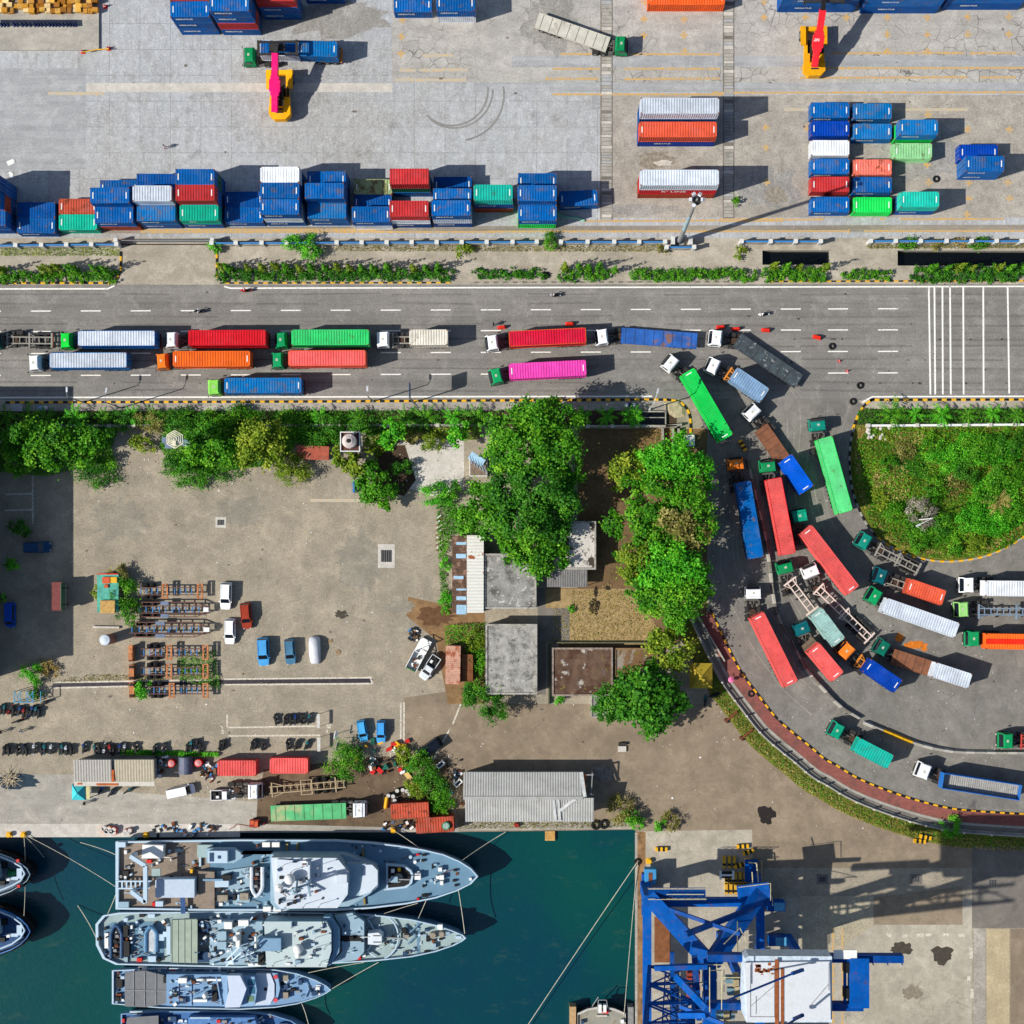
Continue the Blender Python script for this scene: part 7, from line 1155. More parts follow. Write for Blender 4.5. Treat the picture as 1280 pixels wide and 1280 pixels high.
# stored trailer frames
def stored(label, x0, x1, yc, style, mt, h=1.35):
    a, b = P(x0, yc, h), P(x1, yc, h); L = b.x - a.x; t = thing("trailer_frame", label, "trailer", (a.x, a.y, 0), 0, "stored trailer frames"); m = MB(); hw = .5 if style else .42
    for s in (-1, 1): m.bx(0, L, s * hw, s * (hw + .14), h - .3, h)
    for i in range(11): x = L * (i + .5) / 11; m.bx(x - .06, x + .06, -hw, hw, h - .25, h - .05, 1)
    if style == 2:
        for s in (-1, 1):
            m.bx(L * .05, L * .82, s * 1.1, s * 1.25, h - .25, h)
            for i in range(6): x = L * (.08 + .145 * i); m.bx(x, x + .1, s * hw, s * 1.1, h - .2, h - .04)
            m.bar((L * .82, s * 1.17, h - .1), (L, s * .3, h - .1), .14, .2); m.bx(L * .34, L * .45, s * .72, s * 1.3, h, h + .12, 2)
        for i in range(3): m.bar((L * (.2 + .25 * i), -hw, h - .1), (L * (.32 + .25 * i), hw, h - .1), .08, .08, 1)
        m.bx(L * .93, L, -.35, .35, h - .1, h + .3, 3); m.build("frame", [mt, BLUEF, mat("slate_panel", (110, 126, 150), .6), WHITEP], t)
    else:
        for f_, w in ((.44, .3), (1.0, .28)):
            for dx in (-.35, .35): m.bx(L * f_ + dx - .13, L * f_ + dx + .13, -1.2, 1.2, h - .1, h + .16, 4)
            for s in (-1, 1): m.bx(L * f_ - .48, L * f_ + .48, s * 1.2, s * 1.0, h - .1, h + .2, 4)
        if style == 3: m.bx(-1.9, -1.3, -1.2, 1.2, h - .1, h + .15, 4); [m.bar((L * (.14 + .3 * i), -hw, h - .1), (L * (.28 + .3 * i), hw, h - .1), .08, .08, 5) for i in range(3)]; [m.bar((L * (.14 + .3 * i), hw, h - .1), (L * (.28 + .3 * i), -hw, h - .1), .08, .08, 5) for i in range(3)]
        m.build("frame", [mt, BLUEF, GREYM, WHITEP, mat("orange_rust_bolster", (196, 128, 82), .85, var=.3, scale=2, blot=((120, 62, 34), 1.4, .5, .62)), mat("pinkish_steel", (176, 140, 136), .8)], t)
    for x in (L * .12, L * .22):
        for s in (-1, 1): put("wheel", WD, t, (x, s * .95, .5))
BRN = mat("brown_frame_steel", (110, 76, 66), .85, var=.25)
stored("northernmost stored trailer frame, next to the shack's tree", 172, 250, 739, 1, BRN); stored("wide stored trailer frame with a white hitch, second from the north", 170, 261, 762, 2, BRN); stored("wide stored trailer frame with a red and white hitch", 160, 262, 787, 2, BRN); stored("stored trailer frame with pale cross braces", 176, 257, 815.5, 3, BRN); stored("stored trailer frame second from the south", 176, 257, 839, 1, BRN); stored("southernmost stored trailer frame behind the bright bush", 182, 257, 863, 1, BRN)
p = P(166.5, 817); [tag(MB().bx(-.4, .4, -1.25, 1.25, .2, 1.3).bx(-.3, .3, -1.1, -.7, 1.3, 1.45, 1).bx(-.3, .3, .7, 1.1, 1.3, 1.45, 1).build("steel_bolster", [mat("orange_rust_bolster", (196, 128, 82), .85), BLACKP], None, (p.x + .05 * i, P(0, y).y, 0)), lb, "steel bolster") for i, (y, lb) in enumerate(((817, "rusty bolster standing west of the cross-braced trailer frame"), (840, "rusty bolster standing at the second-southernmost frame's west end"), (862, "rusty bolster half under the bright bush")))]
a, b = P(336, 988, 1.3), P(432, 980, 1.3); an = ang(a, b); t = thing("trailer_frame", "tan trailer frame on the quay between white cab and round bush", "trailer", (a.x, a.y, 0), an, "stored trailer frames"); L = (b - a).length; m = MB(); mt = mat("tan_frame_steel", (176, 156, 124), .8, var=.2)
for s in (-1, 1): m.bx(0, L, s * .45, s * .6, 1.05, 1.32); m.bar((.5, s * 1.15, 1.2), (2.2, s * .6, 1.2), .12, .14)
for i in range(12): x = .3 + i * (L - .6) / 11; m.bx(x - .06, x + .06, -.45, .45, 1.1, 1.28)
for x in (.5, L * .42, L * .56, L * .87): m.bx(x - .1, x + .1, -1.2, 1.2, 1.12, 1.36)
for s in (-1, 1): m.bx(L * .42, L * .56, s * 1.2, s * 1.08, 1.12, 1.34)
m.build("frame", mt, t)
for x in (L * .62, L * .73, L * .84):
    for s in (-1, 1): put("wheel", WD, t, (x, s * .95, .5))
p = P(12, 974); t = thing("driftwood_heap", "heap of bleached branches in a dark oval pit on the quay", "heap", (p.x, p.y, 0)); m = MB()
for i in range(70): a0 = rnd.uniform(0, 6.28); r_ = rnd.uniform(.2, 1.9); c = Vector((r_ * math.cos(a0), r_ * .7 * math.sin(a0), rnd.uniform(.1, .6))); d = Vector((math.cos(a0 + rnd.uniform(-.8, .8)), math.sin(a0 + rnd.uniform(-.8, .8)), rnd.uniform(-.1, .3))) * rnd.uniform(.4, 1.1); m.cyl(c - d, c + d, .05, .02, 5)
m.build("branches", mat("bleached_wood", (206, 190, 160), .9), t)["kind"] = "stuff"; splat("pit_water", 20, 976, 33, 10, mat("pit_water_surface", (34, 56, 70), .3, var=.3), .02, 60)
# ---------------------------------------------------------------- concrete platform with sacks at the top left
a, b = P(-160, 62.5, .35), P(123.5, -90, .35); t = thing("loading_platform", "raised concrete platform in the top left corner", "platform", (a.x, a.y, 0)); w, d = b.x - a.x, b.y - a.y; MB().bx(0, w, 0, d, 0, .35).build("slab", QUAYM, t); MB().bx(0, w - 3.2, 3.9, 4.3, .35, .5).build("kerb_edge", LIGHTC, t)
OCH = [paint((206, 160, 70), .5, .9), paint((186, 132, 48), .5, .9), paint((226, 196, 140), .3, .9), paint((150, 98, 34), .4, .9)]; CRM = MB().bx(-.5, .5, -.45, .45, 0, .6).bx(-.52, .52, -.47, .47, .55, .64).mesh("cargo_sack", [CONC])
for i in range(20):
    for k in range(4):
        if rnd.random() < .93: p = P(-4 + i * 6.55 + rnd.uniform(-1, 1), 15.5 - k * 5.6 + rnd.uniform(-1, 1)); o = put("cargo_bale", CRM, None, (p.x, p.y, .352), R(rnd.uniform(-8, 8)), mats=[rnd.choice(OCH)]); o.scale = (rnd.uniform(.75, 1.0), rnd.uniform(.7, .85), rnd.uniform(.6, 1.5)); tag(o, "ochre cargo bale on the top left platform", "bale", "ochre bales on the platform")
FIN = MB().box((0, 0, .5), (.1, 1.1, .9), rx=R(25)).box((0, -.25, .1), (.5, .5, .18)).mesh("steel_fin", [mat("navy_panel", (50, 66, 110), .6)])  # slanted fin-like steel panel on a small foot
for x in (2, 6, 10, 18, 22, 28, 33, 38, 44, 48, 52, 57, 62, 66, 70, 74, 79, 84, 88, 92, 95): p = P(x, 31); tag(put("steel_fin", FIN, None, (p.x, p.y, .352), R(35)), "navy slanted easel in the row along the platform's ledge", "fin", "slanted panels on the platform")
# ---------------------------------------------------------------- reach stackers
def stacker(label, bx_, by_, head, boom0, boom1, boom2, bc, spreader, word):
    p = P(bx_, by_, 1.5); t = thing("reach_stacker", label, "reach stacker", (p.x, p.y, 0), R(head), "reach stackers"); q = Matrix.Rotation(-R(head), 3, 'Z'); YM = paint((236, 168, 20), .12, .45); BM = paint(bc, .05, .4)
    m = MB(); m.bx(-3.9, 3.2, -1.5, -1.0, .9, 1.7); m.bx(-3.9, 3.2, 1.0, 1.5, .9, 1.7); m.bx(3.0, 3.7, -2.05, 2.05, .7, 1.5); m.bx(-2.2, 1.6, -1.0, 1.0, .8, 1.2, 1); m.prism([(-4.4, -.9), (-3.6, -1.7), (-2.3, -1.7), (-2.3, 1.7), (-3.6, 1.7), (-4.4, .9)], .8, 2.3); m.bx(-2.3, -.8, -1.6, -.7, 1.2, 2.1); m.bx(-2.3, -.8, .7, 1.6, 1.2, 2.1); m.bx(.6, 3.6, -2.1, -1.3, 1.7, 2.0); m.bx(.6, 3.6, 1.3, 2.1, 1.7, 2.0); m.bx(-.8, 1.0, -1.55, -1.15, 1.7, 1.9, 1)
    for x in (-3.3, -2.8, -1.8, -1.2): m.bx(x - .12, x + .12, -.6, .6, 2.3, 2.36, 1)
    m.build("chassis", [YM, STEEL], t); cb = MB().prism([(-.9, -.7), (.7, -.7), (.7, .7), (-.9, .7)], 1.7, 3.4, 0, None, .85).build("cab", BLACKP, t, (-.3, 0, 0)); MB().bx(.62, .66, -.5, .5, 2.2, 3.1).build("windscreen", GLASS, cb)
    for s in (-1, 1): put("wheel", WB, t, (2.4, s * 1.6, .85)); put("wheel", WB2, t, (-2.9, s * 1.25, .75))
    P0, P1, P2 = [q @ (v - Vector((p.x, p.y, 0))) for v in (boom0, boom1, boom2)]; m = MB(); m.bar(P0, P1, .95, 1.0); mid = P0.lerp(P1, .45); m.bar(mid + (P0 - P1).normalized() * .9, mid - (P0 - P1).normalized() * .9, 1.7, 1.05)
    m.bar(mid + (P0 - P1).normalized() * 1.5, mid - (P0 - P1).normalized() * 1.5, 1.3, 1.02); m.build("boom", BM, t); m = MB(); m.bar(P1.lerp(P0, .1), P2, .66, .7); m.bar(P0.lerp(P1, .3) + Vector((0, 0, -.7)), P0.lerp(P1, .3) * .0 + Vector((1.2, .7, 1.6)), .25, .25); m.bar(P0.lerp(P1, .3) + Vector((0, 0, -.7)), Vector((1.2, -.7, 1.6)), .25, .25); m.build("inner_boom", BLACKP, t)
    if word: o = put("lettering", text_mesh(word, .62), t, mid + Vector((0, 0, .64))); o.rotation_euler = (-math.atan2((P1 - P0).z, math.hypot((P1 - P0).x, (P1 - P0).y)), 0, R(90))
    if spreader is not None:
        z = P2.z - .9; m = MB(); m.bar(P2, Vector((P2.x, P2.y, z)), .7, .7); m.box((P2.x, P2.y, z), (1.1, 2.4, .6)); m.box((P2.x + .95, P2.y, z - .1), (.3, 6.1, .3)); m.box((P2.x - .95, P2.y, z - .1), (.3, 6.1, .3))
        for s in (-1, 1): m.box((P2.x, P2.y + s * 3.0, z - .1), (2.4, .35, .35)); [m.box((P2.x + k * 1.1, P2.y + s * 3.0, z - .35), (.25, .3, .4)) for k in (-1, 1)]
        m.build("spreader", STEEL, t)
WB = wheel_mesh(.85, .95, 16); WB2 = wheel_mesh(.75, .55, 16)
stacker("yellow reach stacker with a pink boom holding a container over a truck", 350, 116.5, 91, P(343.5, 140, 3.0), P(344, 66, 6.3), P(345.5, 57, 6.7), (236, 24, 110), 1, None)
stacker("yellow reach stacker with a red boom reaching over the top edge", 1017, 62, 90.5, P(1018, 83, 3.2), P(1028.5, 12, 8.2), P(1031.5, -9, 9.6), (226, 40, 52), 1, "SANY")
# ---------------------------------------------------------------- ships
def hullset(t, top, bot, zd, waist=.86, wz=None, hullm=None, deckm=None, bul=.7, tm=None):
    """top / bot: deck edge pixel polylines stern to bow (bow tip shared last point of top)."""
    wz = WZ - .6 if wz is None else wz; loop = [P(x, y, zd) for x, y in top] + [P(x, y, zd) for x, y in bot[::-1]]; o = Vector(t.location); cy = sum(p.y for p in loop) / len(loop); cx = sum(p.x for p in loop) / len(loop); n = len(loop); xs = [p.x for p in loop]; L = max(xs) - min(xs)
    low = [Vector((cx + (p.x - cx) * .95, cy + (p.y - cy) * waist, wz)) for p in loop]; m = MB(); vs = [p - o for p in low] + [p - o for p in loop]; fs = [(i, (i + 1) % n, n + (i + 1) % n, n + i) for i in range(n)]; m.add(vs, [tuple(reversed(f)) for f in fs]); m.build("hull", hullm, t)
    m = MB(); m.add([p - o for p in loop], [tuple(range(n - 1, -1, -1))]); m.build("deck", deckm, t)
    m = MB(); inn = [Vector((cx + (p.x - cx) * .988, cy + (p.y - cy) * .955, zd)) for p in loop]
    for i in range(n):
        a, b, c, d = loop[i], loop[(i + 1) % n], inn[(i + 1) % n], inn[i]; u = Vector((0, 0, bul)); m.add([v - o for v in (a, b, b + u, a + u, d, c, c + u, d + u)], [(3, 2, 1, 0), (2, 3, 7, 6), (4, 5, 6, 7)])
    m.build("bulwark", tm, t)
NAVY1 = mat("warship_hull_grey", (120, 156, 184), .6, var=.08); DECK1 = mat("grey_blue_deck", (104, 140, 164), .8, var=.1, scale=.5); SUP = mat("pale_superstructure", (204, 214, 224), .55, var=.06, scale=.5); SUPB = mat("blue_grey_superstructure", (148, 176, 192), .6, var=.08, scale=.5); RIM = mat("pale_ship_rim", (184, 206, 222), .6, var=.05); DECKT = mat("sage_deck", (156, 176, 176), .8, var=.1, scale=.5); CANV = mat("sage_canvas", (158, 172, 156), .85, var=.12, scale=.8); GCANV = mat("grey_canvas", (120, 122, 124), .85, var=.12, scale=1); TEAK = mat("teak_deck", (142, 128, 114), .85, var=.25, scale=.8, blot=((112, 96, 82), .8, .56, .68)); DKB = mat("dark_blue_deck_gear", (40, 70, 104), .7)
class Rel:                                            # builds parts in a ship's own frame from photo pixels and heights
    def __init__(s, name, label, cat, px, py, group): p = P(px, py, 0); s.o = Vector((p.x, p.y, 0)); s.t = thing(name, label, cat, s.o, 0, group)
    def p(s, x, y, z): return P(x, y, z) - s.o
    def block(s, name, poly, z0, z1, mt, shrink=1.0, mtop=None): pts = [tuple(s.p(x, y, z1))[:2] for x, y in poly]; m = MB(); m.prism(pts, z0, z1, 0, 1 if mtop else None); return m.build(name, [mt] + ([mtop] if mtop else []), s.t)
    def gear(s, name, boxes, mats_):                  # boxes: (px, py, z0, h, sx m, sy m, mat index)
        m = MB()
        for x, y, z, h, sx, sy, i in boxes: c = s.p(x, y, z + h); m.bx(c.x - sx / 2, c.x + sx / 2, c.y - sy / 2, c.y + sy / 2, z, z + h, i)
        return m.build(name, mats_, s.t)
    def clutter(s, rects, mats_):                     # small fittings too many to count: (x0, y0, x1, y1, deck z, n)
        m = MB()
        for x0, y0, x1, y1, z, n in rects:
            for _ in range(n):
                c = s.p(rnd.uniform(x0, x1), rnd.uniform(y0, y1), z); k = rnd.random(); h = rnd.uniform(.1, .8)
                if k < .5: m.box((c.x, c.y, z + h / 2), (rnd.uniform(.15, .8), rnd.uniform(.1, .5), h), rnd.randrange(len(mats_)), rz=rnd.choice((0, 0, 1.57, .6)))
                elif k < .75: m.bar((c.x, c.y, z + .3), (c.x + rnd.uniform(-1.6, 1.6), c.y + rnd.choice((0, .5)), z + .3), .09, .09, rnd.randrange(len(mats_)))
                else: m.cyl((c.x, c.y, z), (c.x, c.y, z + h), rnd.uniform(.08, .28), n=8, mi=rnd.randrange(len(mats_)))
        m.build("deck_fittings", mats_, s.t)["kind"] = "stuff"
    def dome(s, x, y, z, r, h=0): c = s.p(x, y, z + h); m = MB(); (m.cyl((c.x, c.y, z), (c.x, c.y, z + h), r * .4, n=8) if h else None); m.ball((c.x, c.y, z + h + r * .7), r, 12, 8); m.build("radome", WHITEP, s.t, smooth=True)
    def aerials(s, pts, z, h): m = MB(); [m.cyl(s.p(x, y, z), s.p(x, y, z) + Vector((0, 0, h)), .05, .03, 5) for x, y in pts]; [m.box(s.p(x, y, z) + Vector((0, 0, h)), (.22, .22, .16)) for x, y in pts]; m.build("aerials", GREYM, s.t)
    def bars(s, name, segs, w, mt): m = MB(); [m.bar(s.p(*a), s.p(*b), w, w) for a, b in segs]; return m.build(name, mt, s.t)
def raft_boat(label, px, py, z, ln, head, tube=(50, 96, 140), inner=(30, 34, 40), gear=True):
    p = P(px, py, z + .7); t = thing("dinghy", label, "dinghy", (p.x, p.y, z), R(head), "boats carried on ships"); m = MB(); k = ln / 2; pts = [(-k, -.85, .5), (k * .45, -.85, .5), (k * .8, -.5, .58), (k, 0, .66), (k * .8, .5, .58), (k * .45, .85, .5), (-k, .85, .5)]; m.tube([Vector(q) for q in pts], .3, 8); m.build("tube", mat("boat_tube_%d" % tube[2], tube, .6), t)
    m = MB(); m.prism([(-k, -.7), (k * .5, -.7), (k * .9, 0), (k * .5, .7), (-k, .7)], .1, .45); m.build("hull", mat("boat_inner_%d" % inner[0], inner, .7), t)
    if gear: m = MB(); [m.box((-k * .8 + i * k * .28, rnd.uniform(-.3, .3), .62), (.4, .5, .4), i % 3) for i in range(5)]; m.build("seats", [BLACKP, GREYM, RUST], t)
# --- ship one: large support ship with a brown after-deck
s1 = Rel("warship", "large grey ship moored against the quay with a brown aft deck", "ship", 360, 1094, "grey warships"); Z1 = 2.0
top = [(146, 1051), (300, 1048.5), (420, 1049), (464, 1052), (500, 1056), (530, 1061), (555, 1067), (575, 1075.5), (589, 1084.5), (598, 1094.5)]; bot = [(146, 1135.5), (250, 1137), (420, 1137.5), (465, 1134.5), (509, 1129), (546, 1121.5), (572, 1112.5), (589, 1104)]
hullset(s1.t, top, bot, Z1, .84, hullm=NAVY1, deckm=DECK1, tm=RIM)
s1.block("aft_deck", [(149, 1053), (262, 1053), (262, 1086), (250, 1086), (250, 1134), (149, 1134)], Z1 - .2, Z1 + .05, TEAK); s1.block("hatch_cover", [(248, 1089), (268, 1090), (268, 1136), (248, 1136)], Z1 + .05, Z1 + 1.2, TEAK)
s1.block("side_deckhouse", [(300, 1068), (430, 1068), (452, 1076), (470, 1084), (470, 1112), (455, 1122), (436, 1133), (345, 1137), (338, 1128), (338, 1068)], Z1, Z1 + 3.0, SUPB); s1.block("superstructure", [(338.8, 1072), (421, 1072.5), (435.8, 1090), (434.5, 1118), (421.7, 1135), (350, 1135.5), (343.5, 1128)], Z1 + 3.0, Z1 + 6.2, SUPB, mtop=SUP); s1.block("bridge_front", [(433, 1079), (464, 1080), (472.5, 1088), (472.5, 1108), (460, 1119), (436, 1120)], Z1 + 3.0, Z1 + 4.4, SUPB); s1.block("bridge_roof", [(456, 1081), (465, 1081), (472, 1088), (472, 1106), (463, 1115), (449, 1120)], Z1 + 4.4, Z1 + 4.7, SUP)
s1.block("upper_roof", [(385, 1077), (384, 1110), (345, 1108), (346, 1074)], Z1 + 6.2, Z1 + 6.6, SUP); s1.gear("roof_gear", [(427, 1099, Z1 + 6.2, .9, 1.6, 1.4, 0), (368, 1128, Z1 + 6.2, .6, .5, .5, 1), (360, 1131, Z1 + 6.2, .5, .4, .4, 1), (376, 1122, Z1 + 6.2, .6, .4, .4, 1), (352, 1115, Z1 + 6.2, .5, .4, .4, 1), (386, 1093, Z1 + 6.2, 1.6, .3, 3.2, 0)], [SUP, STEEL])
s1.dome(363, 1098, Z1 + 6.6, .85, .6); s1.dome(350, 1109, Z1 + 6.6, .65, .4); s1.aerials([(356, 1080), (381, 1080), (400, 1081), (352, 1105), (382, 1130), (401, 1130), (367, 1087), (360, 1130), (369, 1121)], Z1 + 6.2, 2.4)
s1.bars("mast", [((376, 1108, Z1 + 6.2), (370, 1117, Z1 + 13)), ((364, 1112, Z1 + 6.2), (369, 1117, Z1 + 13)), ((372, 1099, Z1 + 6.2), (370, 1117, Z1 + 13)), ((362, 1114, Z1 + 10), (380, 1106, Z1 + 10)), ((366, 1118, Z1 + 11.5), (376, 1113, Z1 + 11.5)), ((384, 1102, Z1 + 6.5), (388, 1120, Z1 + 8))], .28, SUPB)
s1.block("gun_well_rim", [(482.5, 1080), (505, 1082), (514, 1088), (517, 1094), (515, 1104), (508, 1110), (483, 1113)], Z1, Z1 + 1.0, RIM); s1.block("gun_well", [(485, 1082.5), (504, 1084), (512, 1090), (514, 1096), (511, 1105), (505, 1108), (485, 1110)], Z1 + 1.0, Z1 + 1.03, BLACKP)
g = s1.p(497, 1099, Z1 + 2); m = MB(); m.cyl((g.x, g.y, Z1 + 1), (g.x, g.y, Z1 + 1.9), .8, .6, 12); m.box((g.x - .5, g.y, Z1 + 2.0), (1.1, .9, .7), 1); m.bar((g.x, g.y, Z1 + 2.1), (g.x + 2.0, g.y, Z1 + 2.4), .16, .16, 0); m.box((g.x - .8, g.y + 1.2, Z1 + 1.4), (.5, .5, .6), 2); m.box((g.x + .2, g.y + 1.4, Z1 + 1.4), (.4, .5, .6), 3); m.box((g.x - 1.2, g.y - .3, Z1 + 1.5), (.5, .5, .7), 2); m.build("deck_gun", [GREYM, SUPB, WHITEP, YELLOWP], s1.t)
s1.gear("foredeck_gear", [(522, 1096, Z1, 1.1, .95, .95, 0), (550, 1087, Z1, .9, .6, .6, 0), (552, 1097, Z1, .9, .7, .7, 0), (547, 1097, Z1, .8, .5, .5, 0), (552, 1104, Z1, .9, .5, .6, 0), (530, 1120, Z1, .5, .8, .4, 1), (534, 1119.5, Z1, .5, .4, .4, 1), (530, 1069, Z1, .5, .7, .3, 1), (569, 1088, Z1, .4, .6, .3, 1), (568, 1101, Z1, .4, .6, .3, 1), (570, 1107, Z1, .4, .5, .3, 1), (588, 1099, Z1, .5, .4, .4, 0), (522, 1068.5, Z1, .4, .5, .3, 2), (522.5, 1124, Z1, .4, .4, .4, 2)], [WHITEP, BLACKP, REDP])
s1.gear("life_rafts", [(332.5, 1056, Z1 + .6, .8, 1.2, .75, 0), (344.5, 1056, Z1 + .6, .8, 1.2, .75, 0), (333.5, 1136.5, Z1 + .6, .8, 1.2, .75, 0), (346.5, 1136.5, Z1 + .6, .8, 1.2, .75, 0)], [WHITEP]); s1.bars("side_ladders", [((359, 1054, Z1 + .2), (359, 1067, Z1 + .2)), ((372, 1054, Z1 + .2), (372, 1067, Z1 + .2)), ((454, 1061, Z1 + .2), (454, 1073, Z1 + .2)), ((455, 1120, Z1 + .2), (456, 1131, Z1 + .2))], .3, mat("ochre_steel", (150, 130, 70), .7))
s1.bars("a_frame", [((163, 1070, Z1 + 4.2), (182, 1082, Z1 + 4.2)), ((182, 1082, Z1 + 4.2), (182, 1128, Z1 + 4.2)), ((182, 1128, Z1 + 4.2), (165, 1115, Z1 + 4.2)), ((170, 1067, Z1), (165, 1071, Z1 + 4.2)), ((170, 1112, Z1), (165, 1115, Z1 + 4.2))], .62, RIM)
m = MB()
for i in range(8): q = s1.p(147 + i * 5.6, 1106, Z1 + 1.3); m.bar(q + Vector((0, -.6, 0)), q + Vector((0, .6, 0)), .25, .14)
m.bar(s1.p(145, 1101.5, Z1 + 1.3), s1.p(190, 1101.5, Z1 + 1.3), .22, .22); m.bar(s1.p(145, 1110.5, Z1 + 1.3), s1.p(182, 1110.5, Z1 + 1.3), .22, .22); m.build("stern_gangway", RIM, s1.t)
s1.block("deck_tent", [(178, 1056), (204, 1057), (203, 1073), (177, 1073)], Z1, Z1 + 1.9, WHITEP); s1.block("container_cabin", [(194, 1100), (243, 1099), (243, 1122), (194, 1122)], Z1, Z1 + 2.5, mat("pale_blue_cabin", (186, 200, 216), .6, var=.08)); s1.gear("aft_gear", [(154, 1131, Z1, 1.0, 1.7, .9, 0), (152, 1056, Z1, 1.0, 1.2, .8, 1), (199, 1130, Z1, 1.0, 1.2, .8, 1), (192, 1130.5, Z1, .8, .5, .6, 2), (195, 1091, Z1 + .05, .06, 1.4, 1.3, 3), (224, 1063, Z1 + .05, .06, 1.4, .5, 3), (157, 1094, Z1, .7, .9, 1.4, 4), (186, 1077, Z1, .7, .8, .5, 2), (239, 1089, Z1, 1.1, .4, .6, 5), (220, 1099, Z1 + 2.5, .15, 6.0, .1, 6)], [SUPB, RIM, REDP, DECKT, BLACKP, YELLOWP, NAVY1]); s1.block("boarding_ramp", [(225, 1120), (231, 1120), (231.5, 1142), (226, 1142)], Z1 + .9, Z1 + 1.05, mat("blue_ramp", (48, 84, 136), .7))
s1.block("work_bay", [(268, 1090), (312, 1084), (312, 1128), (268, 1132)], Z1, Z1 + .35, SUPB); s1.gear("bay_gear", [(283, 1097, Z1 + .35, 1.0, 1.5, .7, 0), (277, 1105, Z1 + .35, 1.0, 2.2, 1.0, 1), (274, 1112, Z1 + .35, .8, .8, .7, 0), (278, 1123, Z1 + .35, 1.2, 1.6, 1.0, 2), (293, 1122, Z1 + .35, .9, .4, .9, 0), (298, 1122, Z1 + .35, .9, .3, .9, 1), (305, 1121, Z1 + .35, 1.1, 1.3, 1.1, 2), (266, 1100, Z1 + 1.2, .3, 3.2, .3, 3), (256, 1064, Z1, .8, 2.4, 2.0, 4), (250, 1069, Z1, .5, .3, 3.6, 1)], [BLACKP, RIM, mat("tan_winch", (150, 140, 124), .8), NAVY1, DECKT])
t = thing("launch", "white-roofed launch with a bow stowed on the large ship's side", "boat", P(283, 1068, Z1 + 1), 0, "boats carried on ships"); m = MB(); m.prism([(-2.9, -1.15), (1.4, -1.15), (2.6, -.4), (2.9, 0), (2.6, .4), (1.4, 1.15), (-2.9, 1.15)], 0, 1.1); m.build("hull", SUPB, t); MB().bx(-2.4, .6, -.95, .95, 1.1, 2.1).build("cabin", RIM, t); MB().bx(-2.2, -1.5, -.7, .7, 2.1, 2.14).bx(-.9, -.4, -.25, .25, 2.1, 2.14).build("hatch", DKB, t)
raft_boat("white open boat with a dark interior across the large ship's deck", 321, 1102, Z1 + .6, 4.6, -90, (214, 222, 230), (54, 50, 60))
# --- ship two: corvette with the big white gun
s2 = Rel("warship", "long pale grey warship with white gun turret and sage deck canopy", "ship", 350, 1173, "grey warships"); Z2 = 1.6
top = [(121, 1154), (130, 1143), (150, 1139.5), (300, 1138), (430, 1140), (480, 1143.5), (515, 1148), (545, 1155), (566, 1162), (579, 1167.5), (583, 1171.5)]; bot = [(121.5, 1180), (130, 1197), (146, 1204.5), (300, 1208), (420, 1203), (470, 1200), (515, 1195), (545, 1188.5), (567, 1181), (578, 1175.5)]
hullset(s2.t, top, bot, Z2, .88, hullm=NAVY1, deckm=DECKT, tm=RIM)
s2.block("stern_well", [(128, 1160), (140, 1153), (205, 1152), (205, 1197), (140, 1198), (128, 1183)], Z2, Z2 + .06, DECK1); s2.block("side_walk", [(238, 1141), (330, 1141), (330, 1150), (238, 1149)], Z2, Z2 + .5, SUPB); s2.block("canopy", [(214, 1150), (246, 1149), (246, 1204), (214, 1203)], Z2 + 2.0, Z2 + 2.7, CANV); m = MB(); [m.box(s2.p(214.5 + i * 8, 1177, Z2 + 2.74), (.08, 6.8, .08)) for i in range(5)]; m.build("canopy_ribs", CANV, s2.t); s2.block("locker_row", [(208, 1158), (213, 1158), (213, 1193), (208, 1193)], Z2, Z2 + 2.2, RIM)
s2.block("superstructure", [(330, 1152), (408, 1152), (414, 1164), (414, 1189), (408, 1209), (333, 1209)], Z2, Z2 + 4.6, SUPB, mtop=mat("pale_sage_roof", (186, 202, 204), .6, var=.06, scale=.5)); s2.block("bridge_wing", [(404, 1146), (412, 1146), (424, 1162), (424, 1190), (414, 1206), (409, 1207), (416, 1190), (416, 1162)], Z2, Z2 + 3.6, NAVY1); s2.block("fore_deckhouse", [(418, 1145), (440, 1141), (455, 1152), (455, 1190), (446, 1200), (415, 1204), (427, 1190), (427, 1160)], Z2, Z2 + 2.2, SUPB); s2.gear("bridge_slot", [(439, 1173, Z2 + 2.2, .06, 3.2, .9, 0)], [BLACKP]); s2.block("mid_house", [(262, 1150), (328, 1152), (328, 1206), (262, 1206)], Z2, Z2 + 2.0, SUPB); s2.block("funnel", [(322, 1173), (351, 1173), (351, 1189), (326, 1189)], Z2 + 4.6, Z2 + 6.0, NAVY1)
s2.block("quarter_deck", [(247, 1168), (264, 1168), (264, 1188), (247, 1188)], Z2, Z2 + .9, mat("grey_quarter_deck", (128, 132, 140), .8)); s2.block("boat_well", [(247, 1151), (267, 1151), (267, 1166), (247, 1166)], Z2 + 1.0, Z2 + 1.5, DKB); s2.block("boat_well", [(247, 1190), (267, 1190), (267, 1203), (247, 1203)], Z2 + 1.0, Z2 + 1.5, DKB)
for (x, y) in ((257, 1158), (259, 1195)): q = s2.p(x, y, Z2 + 2); MB().cyl((q.x, q.y, Z2 + 1.5), (q.x, q.y, Z2 + 2.2), .8, .7, 12).build("capstan", DKB, s2.t)
